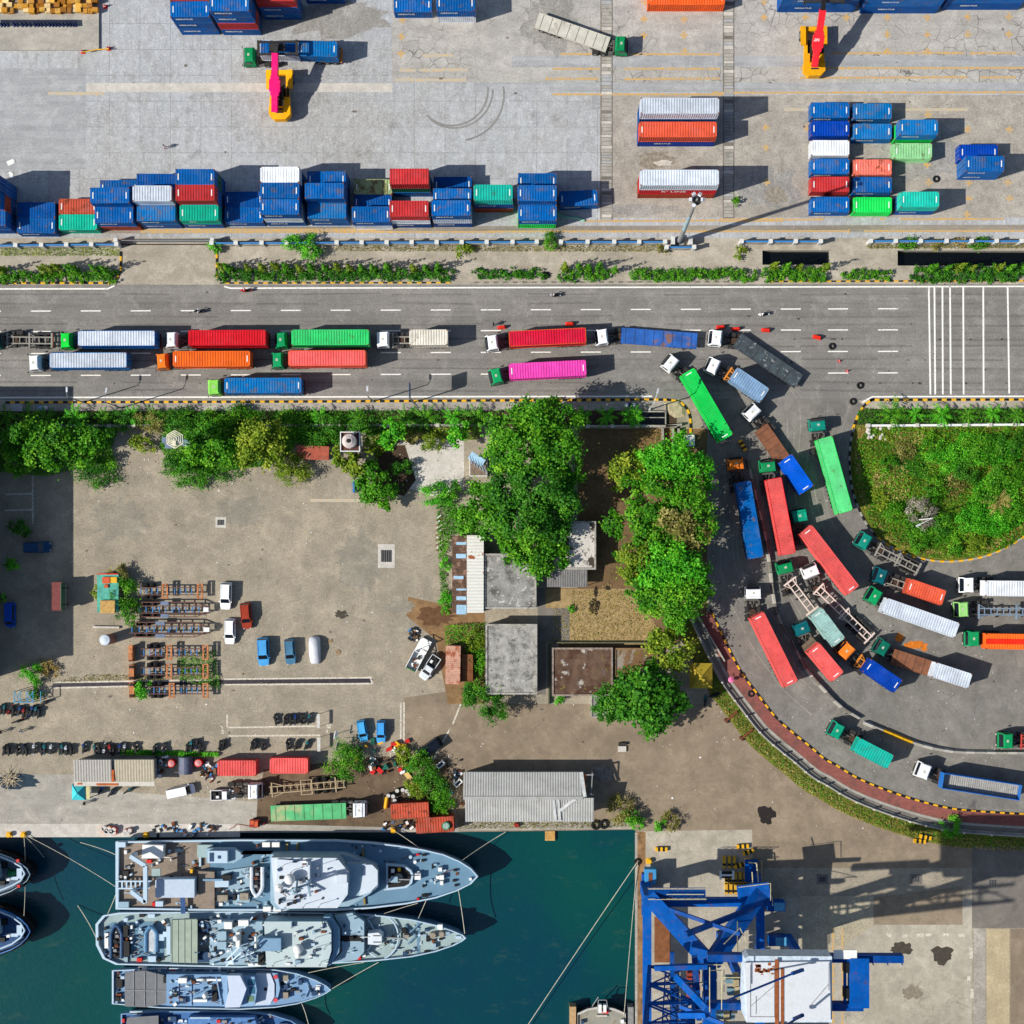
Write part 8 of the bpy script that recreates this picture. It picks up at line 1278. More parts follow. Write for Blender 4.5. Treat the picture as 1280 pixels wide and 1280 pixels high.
s2.dome(373.5, 1185, Z2 + 4.6, .8, .6); s2.dome(373, 1193, Z2 + 4.6, .5, .2); s2.dome(296, 1172, Z2 + 3.4, .5, 0); s2.aerials([(402, 1160), (395, 1172), (396, 1184), (408, 1182), (344, 1203), (402, 1202), (372, 1203), (371, 1166)], Z2 + 4.6, 2.0); s2.gear("roof_gear", [(372, 1203, Z2 + 4.6, .5, .9, .6, 0), (360, 1205, Z2 + 4.6, .3, .7, .3, 1), (370, 1167, Z2 + 4.6, .8, .35, .35, 1), (319, 1178, Z2 + 3, .9, .3, 1.8, 1), (297, 1175, Z2 + 2, 1.6, .6, 2.4, 1), (285, 1157, Z2 + 2, 1.0, 1.2, 1.1, 1), (304, 1154, Z2 + 2, 1.0, 1.6, .9, 1), (274, 1152, Z2 + 2, .6, .6, .5, 1), (312, 1195, Z2 + 2, .3, .9, .5, 2), (318, 1168, Z2 + 2, .2, 1.0, .5, 3), (302, 1167, Z2 + 2, .2, .8, .4, 3), (277, 1170, Z2 + 2, .8, 1.4, 1.4, 0), (277, 1182, Z2 + 2, .8, 1.4, 1.2, 0), (326, 1200, Z2 + 2, 1.3, .9, 1.6, 4), (318, 1206, Z2 + 2, .4, 2.0, .4, 1), (385, 1149, Z2 + .5, .4, 4.0, .6, 4), (388, 1149, Z2 + .9, .3, .5, .4, 1)], [SUPB, WHITEP, DKB, RUST, BLACKP])
s2.bars("lattice_mast", [((283, 1200, Z2 + 4), (300, 1183, Z2 + 9)), ((283, 1207, Z2 + 4), (302, 1190, Z2 + 9)), ((300, 1183, Z2 + 9), (318, 1198, Z2 + 4)), ((302, 1190, Z2 + 9), (318, 1206, Z2 + 4)), ((283, 1203, Z2 + 5), (318, 1190, Z2 + 6)), ((288, 1185, Z2 + 6), (292, 1206, Z2 + 6)), ((305, 1160, Z2 + 2.4), (316, 1146, Z2 + 2.8))], .2, RIM)
q = s2.p(469, 1172, Z2 + 1.6); m = MB(); m.prism([(q.x - 1.2, q.y - .95), (q.x + .6, q.y - 1.1), (q.x + 1.2, q.y - .6), (q.x + 1.2, q.y + .6), (q.x + .6, q.y + 1.1), (q.x - 1.2, q.y + .95)], Z2 + .2, Z2 + 2.4, 0, None, .9); m.cyl((q.x, q.y, Z2), (q.x, q.y, Z2 + .3), 1.5, n=16, mi=1)
for k in (-.5, .5): m.bx(q.x - .2, q.x + 1.0, q.y + k - .08, q.y + k + .08, Z2 + 2.3, Z2 + 2.42, 2)
m.bar((q.x + 1, q.y, Z2 + 1.5), (q.x + 4.6, q.y - .1, Z2 + 1.9), .22, .22, 3); m.build("gun_turret", [mat("white_gun_house", (216, 224, 230), .5, var=.05), DECK1, STEEL, GREYM], s2.t)
m = MB(); arc = [s2.p(473 + 25 * math.cos(R(a)), 1171 - 28 * math.sin(R(a)), Z2 + .5) for a in range(-72, 62, 6)]; m.tube(arc, .14, 6); m.build("splash_rail", RIM, s2.t); m = MB(); m.bar(s2.p(459.5, 1148, Z2 + .5), s2.p(468, 1163, Z2 + .5), .22, .3); m.bar(s2.p(459.5, 1148, Z2 + .5), s2.p(470, 1143.5, Z2 + .5), .22, .3); m.build("splash_rail", RIM, s2.t); m = MB(); m.bar(s2.p(459, 1189, Z2 + .5), s2.p(465, 1180, Z2 + .5), .22, .3); m.bar(s2.p(459, 1189, Z2 + .5), s2.p(470, 1196, Z2 + .5), .22, .3); m.build("splash_rail", RIM, s2.t)
m = MB()
for (x, y, r, h) in ((541, 1170, .6, .8), (552, 1168.5, .55, .8), (508, 1170, .5, .7)): c = s2.p(x, y, Z2 + h); m.cyl((c.x, c.y, Z2), (c.x, c.y, Z2 + h), r, r * .8, 12)
m.build("winch", mat("tan_winch", (150, 140, 124), .8), s2.t); s2.gear("foredeck_gear", [(550, 1159, Z2, .9, .8, .8, 0), (505, 1164, Z2, .9, .7, .7, 1), (535, 1174, Z2, .5, .6, .8, 1), (551, 1174, Z2, .4, .6, .3, 1), (523, 1170, Z2, .05, .5, 5.6, 2), (452, 1149, Z2, .8, .8, 1.0, 2), (453, 1178, Z2, .8, .8, 1.2, 2), (447, 1197, Z2, .7, 1.0, .7, 3), (455, 1194, Z2, .6, .5, .6, 0), (534, 1190, Z2, .4, 1.0, .3, 1), (552, 1186, Z2, .4, 1.0, .3, 1), (566, 1181, Z2, .4, .6, .3, 1), (573, 1172, Z2, .5, .9, .4, 4)], [WHITEP, BLACKP, DECK1, REDP, RIM]); s2.bars("breakwater", [((506, 1156, Z2 + .3), (520, 1170, Z2 + .3)), ((520, 1170, Z2 + .3), (510, 1180, Z2 + .3)), ((512, 1166, Z2 + .5), (527, 1152, Z2 + .5))], .22, DECK1)
raft_boat("dark blue dinghy lying across the sage warship's stern", 145, 1177, Z2 + .1, 5.4, 90, (44, 78, 116), (30, 34, 40)); raft_boat("blue rescue dinghy with a pale core beside the sage canopy", 188.5, 1174, Z2 + .4, 4.0, 90, (84, 130, 168), (190, 196, 200), False)
s2.gear("stern_gear", [(157, 1150, Z2, .8, .6, .6, 0), (158, 1186, Z2, 1.0, .9, 2.4, 1), (157, 1164, Z2, .9, .7, 1.8, 1), (189, 1145, Z2, .7, 1.1, .6, 0), (177, 1144.5, Z2, .6, .8, .5, 1), (200, 1172, Z2, .9, 1.2, 1.0, 0), (206, 1168, Z2, 1.1, .6, .8, 0), (133, 1176, Z2, .5, .6, 2.4, 2), (190, 1199, Z2, 1.0, 1.2, .9, 0), (174, 1200, Z2, .7, .8, .6, 3), (123, 1174, Z2, .8, .5, .5, 1)], [RIM, BLACKP, WHITEP, REDP])
# --- ship three
s3 = Rel("patrol_boat", "pale blue patrol boat with a grey aft canopy", "ship", 280, 1236, "grey warships"); Z3 = .6; PB1 = mat("pale_blue_boat", (136, 172, 206), .6, var=.08); PB2 = mat("pale_blue_deck", (120, 156, 192), .75, var=.08); PBR = mat("lilac_white_roof", (196, 208, 226), .6, var=.05)
top = [(141, 1212), (200, 1209), (300, 1209.5), (345, 1211), (372, 1216), (395, 1224), (408, 1231), (414.5, 1236.5)]; bot = [(141, 1254), (200, 1259), (300, 1261), (345, 1258.5), (372, 1254), (395, 1247), (408, 1241)]
hullset(s3.t, top, bot, Z3, .84, hullm=PB1, deckm=PB2, bul=.5, tm=RIM)
s3.block("canopy", [(156, 1215), (182, 1213.5), (205, 1219), (205, 1222), (209, 1228), (209, 1253), (200, 1256), (182, 1259), (156, 1258)], Z3 + 1.6, Z3 + 1.75, GCANV); s3.bars("canopy_seams", [((156.5, 1237.5, Z3 + 1.8), (208, 1238.5, Z3 + 1.8)), ((167, 1215, Z3 + 1.8), (167, 1258, Z3 + 1.8)), ((181, 1214.5, Z3 + 1.8), (181, 1258, Z3 + 1.8)), ((195, 1217, Z3 + 1.8), (195, 1256, Z3 + 1.8))], .12, mat("seam_grey", (146, 148, 150), .9)); s3.block("superstructure", [(208, 1218), (282, 1218), (282, 1258), (208, 1257)], Z3, Z3 + 2.2, PB2); s3.block("bridge", [(276, 1219), (284, 1219), (285, 1258), (276, 1258), (279, 1238)], Z3 + 2.2, Z3 + 3.2, PB1); s3.block("bridge_roof", [(284, 1219.5), (300, 1219.5), (308, 1236), (300, 1259), (281, 1259.5), (286, 1238)], Z3 + 2.2, Z3 + 3.6, PBR); s3.block("bridge_front", [(300, 1221), (318, 1221), (321, 1238), (318, 1257), (301, 1258), (308, 1237)], Z3, Z3 + 2.6, PB1); s3.gear("bridge_windows", [(314, 1228, Z3 + 2.6, .06, 1.1, .9, 0), (315, 1238, Z3 + 2.6, .06, .9, 1.1, 0), (313, 1248.5, Z3 + 2.6, .06, 1.1, .9, 1)], [mat("teal_glass", (60, 110, 140), .15), mat("green_glass", (110, 140, 110), .15)]); s3.block("fore_cabin", [(320, 1217), (338, 1217), (343, 1230), (343, 1246), (337, 1256), (305, 1257), (318, 1250), (323, 1236)], Z3, Z3 + 1.2, PBR); s3.block("fore_rim", [(339, 1216), (347, 1217), (350, 1236), (346, 1252), (339, 1254), (345, 1240), (345, 1230)], Z3, Z3 + 1.0, PB1)
m = MB(); [m.cyl(s3.p(x, y, Z3 + 1.05) , s3.p(x, y, Z3 + 1.05) + Vector((0, 0, .1)), .36, n=12) for x, y in ((344.5, 1221), (344.5, 1250))]; m.build("lifebuoy", mat("pinkish_red", (206, 70, 84), .6), s3.t)
s3.gear("deck_gear", [(357, 1223, Z3, .8, .8, .9, 0), (357, 1244.5, Z3, .8, .8, 1.0, 0), (357, 1234, Z3, .5, .7, .7, 1), (366, 1237.5, Z3, .5, .8, .4, 2), (375, 1228, Z3, .9, .6, .8, 1), (397, 1236, Z3, .6, .6, .5, 3), (332, 1236.5, Z3 + 1.2, .05, .5, .5, 2), (392, 1242, Z3, .3, .7, .7, 1), (228, 1226, Z3 + 2.2, .9, 1.3, .8, 3), (229, 1251, Z3 + 2.2, .5, .8, .9, 1), (257, 1244, Z3 + 2.2, 1.4, .5, .5, 3), (268, 1235, Z3 + 2.2, .8, .9, .6, 2), (268, 1246, Z3 + 2.2, .8, .8, 1.4, 2), (250, 1251, Z3 + 2.2, .6, 2.2, .4, 3), (262, 1225, Z3 + 2.2, .6, 4.2, .3, 3), (149, 1229, Z3, .7, 1.0, 1.6, 2), (147, 1249, Z3, .7, .6, .6, 2), (178, 1211, Z3, .6, 1.3, .6, 3), (216, 1214, Z3, .3, .7, .4, 4), (206, 1225, Z3 + 1, .8, .5, 1.0, 2)], [mat("tan_winch", (150, 140, 124), .8), DKB, BLACKP, WHITEP, REDP]); s3.dome(257, 1244, Z3 + 2.6, .45, .8); s3.bars("breakwater", [((380, 1224, Z3 + .3), (386, 1236, Z3 + .3)), ((386, 1236, Z3 + .3), (381, 1247, Z3 + .3)), ((239, 1220, Z3 + 2.3), (239, 1257, Z3 + 2.3)), ((223, 1222, Z3 + 2.3), (223, 1255, Z3 + 2.3)), ((270, 1220, Z3 + 3.4), (277, 1257, Z3 + 3.4))], .16, PB1)
# --- ship four (mostly below the frame)
s4 = Rel("patrol_boat", "dark blue patrol boat mostly cut by the bottom edge", "ship", 270, 1290, "grey warships")
hullset(s4.t, [(152, 1266), (200, 1263), (300, 1263), (340, 1267), (365, 1275), (382, 1286), (388, 1293)], [(152, 1312), (200, 1318), (300, 1319), (340, 1315), (365, 1308), (382, 1299)], Z3, .84, hullm=PB1, deckm=mat("deep_blue_deck", (64, 108, 160), .75, var=.12), bul=.5, tm=PB2)
s4.block("canopy", [(159, 1272), (198, 1269.5), (198, 1312), (152, 1312)], Z3 + 1.6, Z3 + 1.75, GCANV); s4.block("superstructure", [(235, 1272), (318, 1272), (324, 1290), (318, 1310), (235, 1310)], Z3, Z3 + 2.0, mat("blue_cabin", (84, 130, 184), .65)); s4.gear("deck_gear", [(154, 1276, Z3, .6, .4, .6, 0), (214, 1274, Z3, .6, 1.6, .8, 1), (273, 1277, Z3 + 2, .3, .6, .5, 0), (355, 1283, Z3, .6, 1.4, 1.0, 1), (170, 1266, Z3, .5, 2.0, .5, 2), (250, 1272.5, Z3 + 2, .3, 3.2, .2, 2)], [REDP, DKB, RIM])
# --- tugs at the left edge
for (cy, lb, tarp) in ((1092, "upper of two tugs cut by the left edge, green tarp on its foredeck", True), (1163, "lower of two tugs cut by the left edge, blue bow rim", False)):
    s5 = Rel("tugboat", lb, "tugboat", -20, cy, "tugs at the left edge"); hb = 29 if tarp else 31; zt = 1.4
    top = [(-130, cy - hb), (-40, cy - hb), (0, cy - hb + 2), (16, cy - hb + 8), (28, cy - hb + 15), (36, cy - 8), (40, cy)]; bot = [(-130, cy + hb), (-40, cy + hb), (0, cy + hb - 2), (16, cy + hb - 8), (28, cy + hb - 15), (36, cy + 8)]
    hullset(s5.t, top, bot, zt, .92, hullm=BLACKP, deckm=mat("grey_tug_deck", (96, 112, 130), .8) if tarp else mat("blue_tug_deck", (50, 84, 130), .8), bul=.9, tm=SUPB if tarp else mat("tug_blue", (70, 128, 190), .6))
    m = MB()
    for x, y in resample([p for p in top[2:]] + [p for p in bot[::-1][:-2]], 4.2) and [(q[0], q[1]) for q in resample(top[2:] + bot[::-1][:-2], 4.2)]: c = s5.p(x, y, zt + .2); m.cyl((c.x, c.y, zt - .3), (c.x, c.y, zt + .5), .34, n=8)
    m.build("tyre_fenders", RUBBER, s5.t); m = MB(); q = [s5.p(x, y, zt + 1.0) for x, y in ((0, cy - hb + 8), (15, cy - hb + 14), (26, cy - 9), (31, cy), (26, cy + 9), (15, cy + hb - 14), (0, cy + hb - 8))]; m.tube(q, .16, 6); m.build("inner_rail", RIM, s5.t)
    if tarp: c = s5.p(12, cy + 1, zt + 1.2); MB().prism([(c.x - .9, c.y - .5), (c.x, c.y - 1), (c.x + .7, c.y - .4), (c.x + .9, c.y + .6), (c.x, c.y + .5), (c.x - .7, c.y + .9)], zt, zt + 1.0, 0, None, .4).build("green_tarp", mat("green_tarp_cloth", (10, 110, 66), .7, bump=.4), s5.t)
    s5.gear("deck_gear", [(28, cy - 3, zt, .7, .4, .9, 0), (28.5, cy + 5, zt, .7, .4, .8, 0), (24, cy, zt, .9, .8, 1.6, 1), (4, cy - 10, zt, .7, .9, .9, 0), (10, cy + 7, zt, .7, .5, .5, 2), (16, cy + 6, zt, .6, 1.6, .5, 1), (2, cy + 12, zt, .5, 1, .7, 0)] + ([(22, cy - 16, zt + .9, .4, .45, .45, 3), (23, cy + 16, zt + .9, .4, .45, .45, 3)] if tarp else []), [BLACKP, RIM, WHITEP, REDP]); s5.block("wheelhouse", [(-70, cy - 16), (-14, cy - 16), (-6, cy - 8), (-6, cy + 8), (-14, cy + 16), (-70, cy + 16)], zt, zt + 3.2, SUPB)
# --- barge bow at the bottom edge
s6 = Rel("barge", "worn pale barge bow rising from the bottom edge", "barge", 752, 1275, None); zb = -.2; PBG = mat("worn_barge_deck", (150, 148, 134), .85, var=.25, scale=.8, blot=((130, 104, 70), .7, .56, .68))
hullset(s6.t, [(722, 1400), (722, 1266), (735, 1260), (752, 1257), (768, 1260), (782, 1266), (782, 1400)], [(752, 1401)], zb, .96, hullm=STEEL, deckm=PBG, bul=.3, tm=LIGHTC)
s6.block("side_fender", [(712, 1258.5), (720, 1258.5), (720, 1400), (712, 1400)], WZ - .3, zb + .2, mat("tan_fender_timber", (186, 152, 108), .85)); s6.block("side_fender", [(785, 1259), (792, 1259), (792, 1400), (785, 1400)], WZ - .3, zb + .2, mat("grey_fender_timber", (140, 140, 136), .85)); s6.gear("bow_gear", [(750, 1261, zb, .8, .5, 1.3, 0), (756, 1261, zb, .8, .5, 1.2, 0), (757, 1265, zb, .5, .9, .5, 1), (752, 1270, zb, .3, 1.8, .25, 2), (728, 1278, zb, .6, .4, .6, 3), (778, 1277, zb, .6, .5, .6, 0)], [WHITEP, REDP, LIGHTC, DKB]); s6.bars("bow_frame", [((747, 1262, zb + .3), (748, 1250, zb + 1.2)), ((760, 1262, zb + .3), (758, 1250, zb + 1.2)), ((748, 1250, zb + 1.2), (758, 1250, zb + 1.2)), ((740, 1258, zb), (748, 1246, zb + 1))], .12, GREYM)
FIT = [RIM, DKB, BLACKP, SUPB, WHITEP, GREYM, RUST]
s1.clutter([(150, 1054, 250, 1134, Z1 + .05, 60), (268, 1088, 312, 1130, Z1 + .35, 40), (315, 1052, 338, 1134, Z1, 24), (345, 1075, 386, 1132, Z1 + 6.3, 30), (388, 1078, 430, 1130, Z1 + 6.2, 10), (475, 1066, 530, 1120, Z1, 16), (530, 1080, 572, 1106, Z1, 10), (440, 1056, 480, 1068, Z1, 10)], FIT)
s2.clutter([(130, 1150, 208, 1200, Z2 + .06, 80), (247, 1150, 330, 1204, Z2 + 2.0, 110), (334, 1154, 406, 1206, Z2 + 4.6, 26), (420, 1148, 454, 1198, Z2 + 2.2, 16), (462, 1150, 520, 1192, Z2, 26), (520, 1160, 562, 1183, Z2, 16), (240, 1142, 400, 1149, Z2 + .5, 24)], FIT)
s3.clutter([(142, 1214, 155, 1256, Z3, 14), (212, 1221, 276, 1255, Z3 + 2.2, 46), (345, 1220, 380, 1250, Z3, 16), (380, 1229, 402, 1244, Z3, 8), (160, 1209, 340, 1215, Z3, 22)], FIT); s4.clutter([(158, 1268, 340, 1290, Z3, 50), (240, 1274, 316, 1300, Z3 + 2, 30)], FIT)
# --- mooring lines
def rope(lb, a, b, sag=.6, r=.05):
    A, B = P(*a), P(*b); pts = [A.lerp(B, i / 10) - Vector((0, 0, sag * 4 * (i / 10) * (1 - i / 10))) for i in range(11)]; m = MB(); m.tube(pts, r, 5); tag(m.build("mooring_rope", ROPE), lb, "rope", "mooring ropes")
rope("rope from the barge across the basin to the crane quay", (654, 1290, -1.2), (797, 1077, .4), .3, .06); rope("thin rope down the basin's right wall", (780, 1270, .2), (797, 1079, .4), .5); rope("rope from the yellow bollard to the first warship's shoulder", (492, 1038, .6), (524, 1060, 2.4), .3); rope("long rope from the first warship's bow to the warehouse quay", (577, 1076, 2.4), (632, 1040, .3), .8); rope("rope between the two big warships at their bows", (573, 1112, 2.4), (581, 1167, 2.2), .4, .07); rope("short rope linking the two big warships", (533, 1125, 2.2), (523, 1148, 2.1), .3, .06); rope("thin diagonal rope from the first to the second warship", (522, 1129, 2.2), (480, 1142, 2.2), .2); rope("rope from the patrol boat's bow to the second warship", (415, 1236, 1.2), (473, 1203, 2.0), .3); rope("thin rope from the second warship toward the patrol boat's deck", (385, 1216, 1.0), (455, 1203, 2.0), .3); rope("rope hanging from the patrol boat's side to the dark blue boat", (377, 1254, 1.0), (386, 1282, .6), .4, .07)
rope("rope from the tugs' bollard to the big ship's stern", (30, 1043, .4), (147, 1110, 2.2), .8); rope("pale rope from the quay to the big ship's stern quarter", (100, 1053, -.5), (146, 1069, 2.2), .5); rope("rope from the big ship's stern to the sage warship's stern", (147, 1112, 2.2), (133, 1146, 2.0), .4, .07); rope("rope from the sage warship's stern down into the water", (121, 1174, 2.0), (97, 1132, -2.0), .4, .07); rope("thin vertical line from the bollard past both tugs", (30, 1044, .4), (30, 1145, 2.2), .6, .05); rope("rope from the bollard to the upper tug's bow", (30, 1044, .4), (55, 1072, -2), .3, .05)
# ---------------------------------------------------------------- ship-to-shore crane
CB = paint((0, 84, 168), .3, .5, .9); CBD = paint((0, 68, 142), .34, .5, .85); CW = mat("white_crane_roof", (214, 218, 222), .5, var=.05, scale=.5, blot=((186, 186, 182), .5, .55, .75)); CR = mat("roof_rust_patch", (150, 84, 44), .9, var=.4, scale=2); HAND = mat("pale_handrail", (206, 196, 150), .7)
p0 = P(880, 1108); ck = thing("quay_crane", "huge blue gantry crane with a white machinery house roof", "crane", (p0.x, p0.y, 0)); O = Vector((p0.x, p0.y, 0)); C = lambda x, y, z: P(x, y, z) - O
def cbeam(name, segs, mt=CB):
    m = MB()
    for a, b, w, h in segs: m.bar(C(*a), C(*b), w, h)
    return m.build(name, mt, ck)
ZP = 10.0
# travelling gear on both rails at the near end, and the same far below the frame
for rx, nm_ in ((806, 0), (944, 1)):
    for ry in (1108, 1310):
        m = MB(); g = P(rx, ry); g = g - O; m.bx(g.x - .6, g.x + .6, g.y - 4.2, g.y + 2.4, .9, 2.2); [m.bx(g.x - .45, g.x + .45, g.y + k - .5, g.y + k + .5, .3, 1.0, 1) for k in (-3.6, -2.2, .6, 1.9)]; m.build("bogie", [CB, STEEL], ck); cbeam("leg", [((rx, ry, 2.0), (P(rx, ry).x / S * CAMH / (CAMH - ZP) + NX, NY - P(rx, ry).y / S * CAMH / (CAMH - ZP), ZP), 1.5, 1.7)])
def up(x, y, z): k = CAMH / (CAMH - z); return (NX + (x - NX) * k, NY + (y - NY) * k, z)    # photo pixel of the point straight above a ground pixel
cbeam("sill_beam", [(up(806, 1108, 5), up(806, 1310, 5), 1.3, 1.5), (up(944, 1108, 5), up(944, 1310, 5), 1.3, 1.5)]); cbeam("portal_beam", [(up(806, 1109, ZP), up(944, 1109, ZP), 1.2, 1.6), (up(806, 1310, ZP), up(944, 1310, ZP), 1.2, 1.6)])
cbeam("cross_brace", [(up(812, 1110, ZP + 1), up(905, 1128, 20), .55, .55), (up(942, 1110, ZP + 1), up(842, 1128, 20), .75, .75)], CBD)
AP = (888, 1203, 42); AP2 = (888 + (888 - NX) * .0, 1203 + 250, 42)
cbeam("v_beam", [((813, 1122, ZP), (888, 1205, 17), 2.3, 2.2)]); cbeam("v_beam", [((950, 1115, ZP), (889, 1204, 17), 2.3, 2.2)]); cbeam("top_beam", [((887, 1198, 17.2), (887, 1420, 17.2), 2.0, 2.0)])
for gx, gy in ((899, 1168), (985, 1172), (899, 1420), (985, 1420)): cbeam("tower_leg", [((gx, gy, 0), up(gx, gy, 33.5), 1.0, 1.2)])
m = MB(); a, b = C(810, 1116, ZP + .9), C(882, 1116, ZP + .9); m.bar(a, b, 1.6, .1, 1)
for k in (-.8, .8): m.bar(a + Vector((0, k, 1)), b + Vector((0, k, 1)), .07, .07, 0); m.bar(a + Vector((0, k, .5)), b + Vector((0, k, .5)), .05, .05, 0)
for i in range(9): q = a.lerp(b, i / 8); [m.bar(q + Vector((0, k, 0)), q + Vector((0, k, 1)), .06, .06, 0) for k in (-.8, .8)]
m.build("walkway", [HAND, CBD], ck); m = MB(); q = C(848, 1120, ZP + .5); m.cyl((q.x, q.y, ZP - 1), (q.x, q.y, ZP - .4), 1.1, n=18, mi=0); [m.bar((q.x, q.y, ZP - .38), (q.x + 1.05 * math.cos(i * .628), q.y + 1.05 * math.sin(i * .628), ZP - .38), .1, .04, 1) for i in range(10)]; m.build("cable_reel", [mat("purple_reel", (150, 100, 150), .6), STEEL], ck)
m = MB(); a, b = C(922, 1118, ZP + 1), C(962, 1113, ZP + 1); m.bar(a, b, 2.6, .2, 0); m.bar(a + Vector((0, 1.3, 1)), b + Vector((0, 1.3, 1)), .08, .08, 1); m.bar(b + Vector((0, 1.3, 1)), b + Vector((0, -1.3, 1)), .08, .08, 1); m.build("landing", [CB, HAND], ck)
m = MB(); g = C(813, 1096, 3); m.bx(g.x - .9, g.x + .9, g.y - 1.2, g.y + 1.2, 1, 3.2); m.bx(g.x - .3, g.x + .3, g.y - .7, g.y + .7, 3.2, 3.25, 1); m.build("drive_cabin", [paint((60, 140, 190), .2), RUST], ck)
m = MB(); g = C(941, 1090, 3); m.bx(g.x - 1.0, g.x + 1.0, g.y - 1.9, g.y + 1.6, .8, 1.6); m.tube([(g.x - .7, g.y + 1.5, 3), (g.x + .6, g.y + 1.4, 3), (g.x + .9, g.y - 1.6, 3)], .1, 6, 1); m.bar((g.x - .5, g.y - 1.5, 2), (g.x - .2, g.y + 1.6, 2.4), .3, .3); m.build("rail_clamp", [CB, HAND], ck)
# stowed lattice boom rising at the waterside
m = MB(); base = [C(812, 1208, 14), C(868, 1205, 14)]; tip = [C(797, 1400, 52), C(863, 1400, 52)]; base2 = [v + Vector((0, -2.6, 0)) for v in base]; tip2 = [v + Vector((0, -2.6, 0)) for v in tip]; N = 7
ch = [[u.lerp(v, i / N) for i in range(N + 1)] for u, v in ((base[0], tip[0]), (base[1], tip[1]), (base2[0], tip2[0]), (base2[1], tip2[1]))]
for c in ch: m.bar(c[0], c[-1], .55, .55)
for i in range(N):
    for u, v in ((0, 1), (0, 2), (1, 3), (2, 3)): m.bar(ch[u][i], ch[v][i + 1], .24, .24); m.bar(ch[u][i], ch[v][i], .26, .26); m.bar(ch[v][i], ch[u][i + 1], .18, .18) if (u, v) in ((0, 1),) else None
for i in range(N):
    q = [ch[0][i].lerp(ch[1][i], k) for k in (.35, .65)]; w = [ch[0][i + 1].lerp(ch[1][i + 1], k) for k in (.35, .65)]; [m.bar(a - Vector((0, 1.2, 0)), b - Vector((0, 1.2, 0)), .2, .2) for a, b in zip(q, w)]; m.bar(q[0] - Vector((0, 1.2, 0)), w[1] - Vector((0, 1.2, 0)), .16, .16)
    for k in range(1, 5): t_ = k / 5; m.bar(q[0].lerp(w[0], t_) - Vector((0, 1.2, 0)), q[1].lerp(w[1], t_) - Vector((0, 1.2, 0)), .1, .1)
m.build("boom", CB, ck)
cbeam("boom_girder", [((868, 1195, 20), (874, 1275, 21), .8, 1.0), ((840, 1190, 18), (842, 1290, 19), .6, .8)], CBD); cbeam("strut", [((846, 1222, 28), (884, 1262, 36), .9, .9), ((818, 1210, 22), (884, 1208, 22), .7, .9), ((850, 1268, 30), (884, 1268, 33), .8, 1.0), ((850, 1258, 30), (905, 1280, 33), .5, .5)])
m = MB(); g = C(872, 1222, 12)
for i in range(4):
    for k in range(2): m.bx(g.x - 1.5 + k * 1.05, g.x - .65 + k * 1.05, g.y - 3.4 + i * 1.15, g.y - 2.5 + i * 1.15, 10, 11.5 + (i * k) % 2 * .5)
m.build("hoist_machinery", mat("red_oxide", (150, 62, 48), .75), ck)
for sg_ in [((887, 1209, 43.2), (887, 1265, 43.2), .1, .1), ((902, 1212, 36), (902, 1262, 36), .1, .1), ((902, 1222, 36), (925, 1222, 36), .1, .1), ((887, 1213, 43), (902, 1213, 40), .1, .1), ((905, 1180, 30), (925, 1160, 28), .1, .1), ((925, 1160, 28), (933, 1178, 28), .1, .1), ((912, 1190, 30), (930, 1195, 30), .1, .1), ((940, 1090, 10), (945, 1170, 12), .12, .12), ((848, 1266, 30), (885, 1266, 33), .12, .12), ((965, 1120, ZP), (966, 1132, ZP), .12, .12)] + [((896, 1205, 18.5), (896, 1275, 18.5), .1, .1), ((878, 1208, 18.5), (878, 1275, 18.5), .1, .1), ((880, 1206, 18.5), (905, 1206, 18.5), .1, .1), ((905, 1206, 18), (905, 1240, 18), .1, .1), ((833, 1118, 11.5), (880, 1118, 11.5), .1, .1), ((905, 1192, 20), (922, 1192, 20), .12, .12), ((922, 1150, 14), (922, 1192, 20), .12, .12), ((850, 1215, 20), (850, 1275, 24), .12, .12), ((838, 1228, 20), (880, 1228, 20), .12, .12)]: cbeam("handrail", [sg_], HAND)
m = MB()
for x, y in ((920, 1225), (922, 1240), (918, 1258), (908, 1270)): g = C(x, y, 28); m.bx(g.x - 1.4, g.x + 1.2, g.y - .5, g.y + .5, 27, 28, 0); m.bx(g.x - .4, g.x + .4, g.y - .9, g.y + .9, 27.2, 28.3, 1)
m.build("service_platform", [mat("worn_teal_steel", (110, 140, 150), .7), mat("sand_steel", (176, 160, 120), .8)], ck)
cbeam("main_girder", [((884, 1196, 34), (1128, 1197.5, 34), 1.0, 1.6), ((884, 1256, 34), (1078, 1257.5, 34), 1.0, 1.6)], CBD); cbeam("end_frame", [((1073, 1196, 34.5), (1073, 1258, 34.5), 2.6, 1.8), ((1056, 1202, 34.2), (1056, 1254, 34.2), .35, .5)])
m = MB(); [m.bx(C(1061, y, 35).x - .6, C(1061, y, 35).x + .4, C(1061, y, 35).y - .7, C(1061, y, 35).y + .7, 33.6, 35) for y in (1210, 1242)]; m.build("buffers", BLACKP, ck); m = MB(); [m.bar(C(1088 + i * 18, 1199, 34), C(1092 + i * 18, 1206, 33), .15, .15) for i in range(3)]; m.bar(C(1042, 1193, 35.2), C(1071, 1193, 35.2), 1.2, .2, 1); m.build("rail_brackets", [CBD, WHITEP], ck)
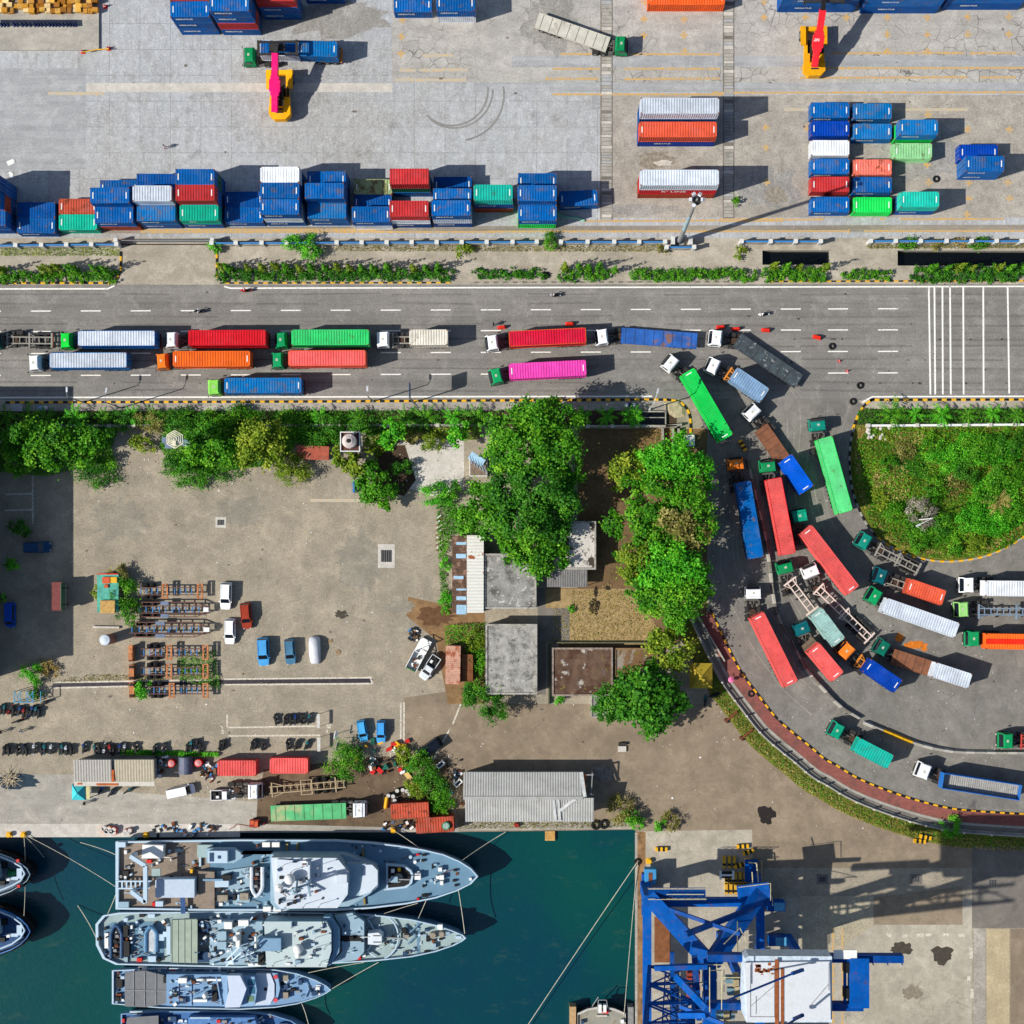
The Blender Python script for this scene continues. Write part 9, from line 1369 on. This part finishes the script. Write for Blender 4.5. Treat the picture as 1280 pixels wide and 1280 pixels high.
hs = Vector((0, 0, 0)); m = MB(); q = [C(931, 1198, 37), C(936, 1195, 37), C(1040, 1195.5, 37), C(1040, 1278, 37), C(933, 1278, 37), C(929, 1268, 37)]; m.prism([(v.x, v.y) for v in q], 33.5, 37, 0); m.build("machinery_house", mat("pale_house_wall", (200, 214, 226), .6), ck)
m = MB(); q = [C(931, 1203.5, 37.4), C(1037, 1202, 37.4), C(1038.5, 1276, 37.4), C(934, 1277, 37.4)]; m.prism([(v.x, v.y) for v in q], 37, 37.4, 0); hr = m.build("house_roof", CW, ck); m = MB(); g = C(971, 1240, 37.5); m.bx(g.x - .25, g.x + .25, g.y - 4.4, g.y + 4.4, 37.4, 37.5); m.bx(g.x + .55, g.x + .95, g.y - 4.4, g.y + 3.2, 37.4, 37.5)
for _ in range(22): m.bx(*(lambda a, b, c, d: (a, a + c, b, b + d))(C(rnd.uniform(943, 966), 0, 37.5).x, C(0, rnd.uniform(1207, 1219), 37.5).y, rnd.uniform(.15, .7), rnd.uniform(.1, .4)), 37.4, 37.44)
m.build("rust_streaks", CR, hr); m = MB(); [m.bar(C(*a, 37.43), C(*b, 37.43), .07, .05) for a, b in (((938, 1206), (938, 1271)), ((938, 1271), (968, 1271)), ((938, 1258), (968, 1232)), ((945, 1245), (945, 1268)), ((1036, 1204), (1036, 1238)), ((1036, 1230), (1012, 1258)), ((968, 1206), (968, 1272)))]; m.build("roof_seams", GREYM, hr)
cbeam("stay_rod", [((905, 1252, 44), (1003, 1212, 39), .22, .22), ((980, 1283, 44), (1003, 1269, 39), .22, .22), ((990, 1217, 40), (1004, 1212, 39), .4, .4), ((992, 1274, 40), (1004, 1268.5, 39), .4, .4)], CBD)
for y, x in ((1138, 966), (1182, 968)): m = MB(); g = C(x, y, 5); m.bx(g.x - .4, g.x + 2.4, g.y - .8, g.y + .7, .2, 2.4, 0); m.bx(g.x + .6, g.x + 2.3, g.y - .7, g.y + .6, 2.4, 2.45, 1); m.build("electric_cabinet", [CB, paint((90, 170, 210), .2)], ck)
# shadow-casting upper works that the photograph shows only by their shadow stay part of the crane
for o in list(COL.objects):
    if o.get("label", "").startswith("orange container with a red stripe"):
        MB().bx(-4.6, 6.09, -.42, .42, 2.56, 2.62).build("roof_stripe", paint((226, 44, 24), .1), o)
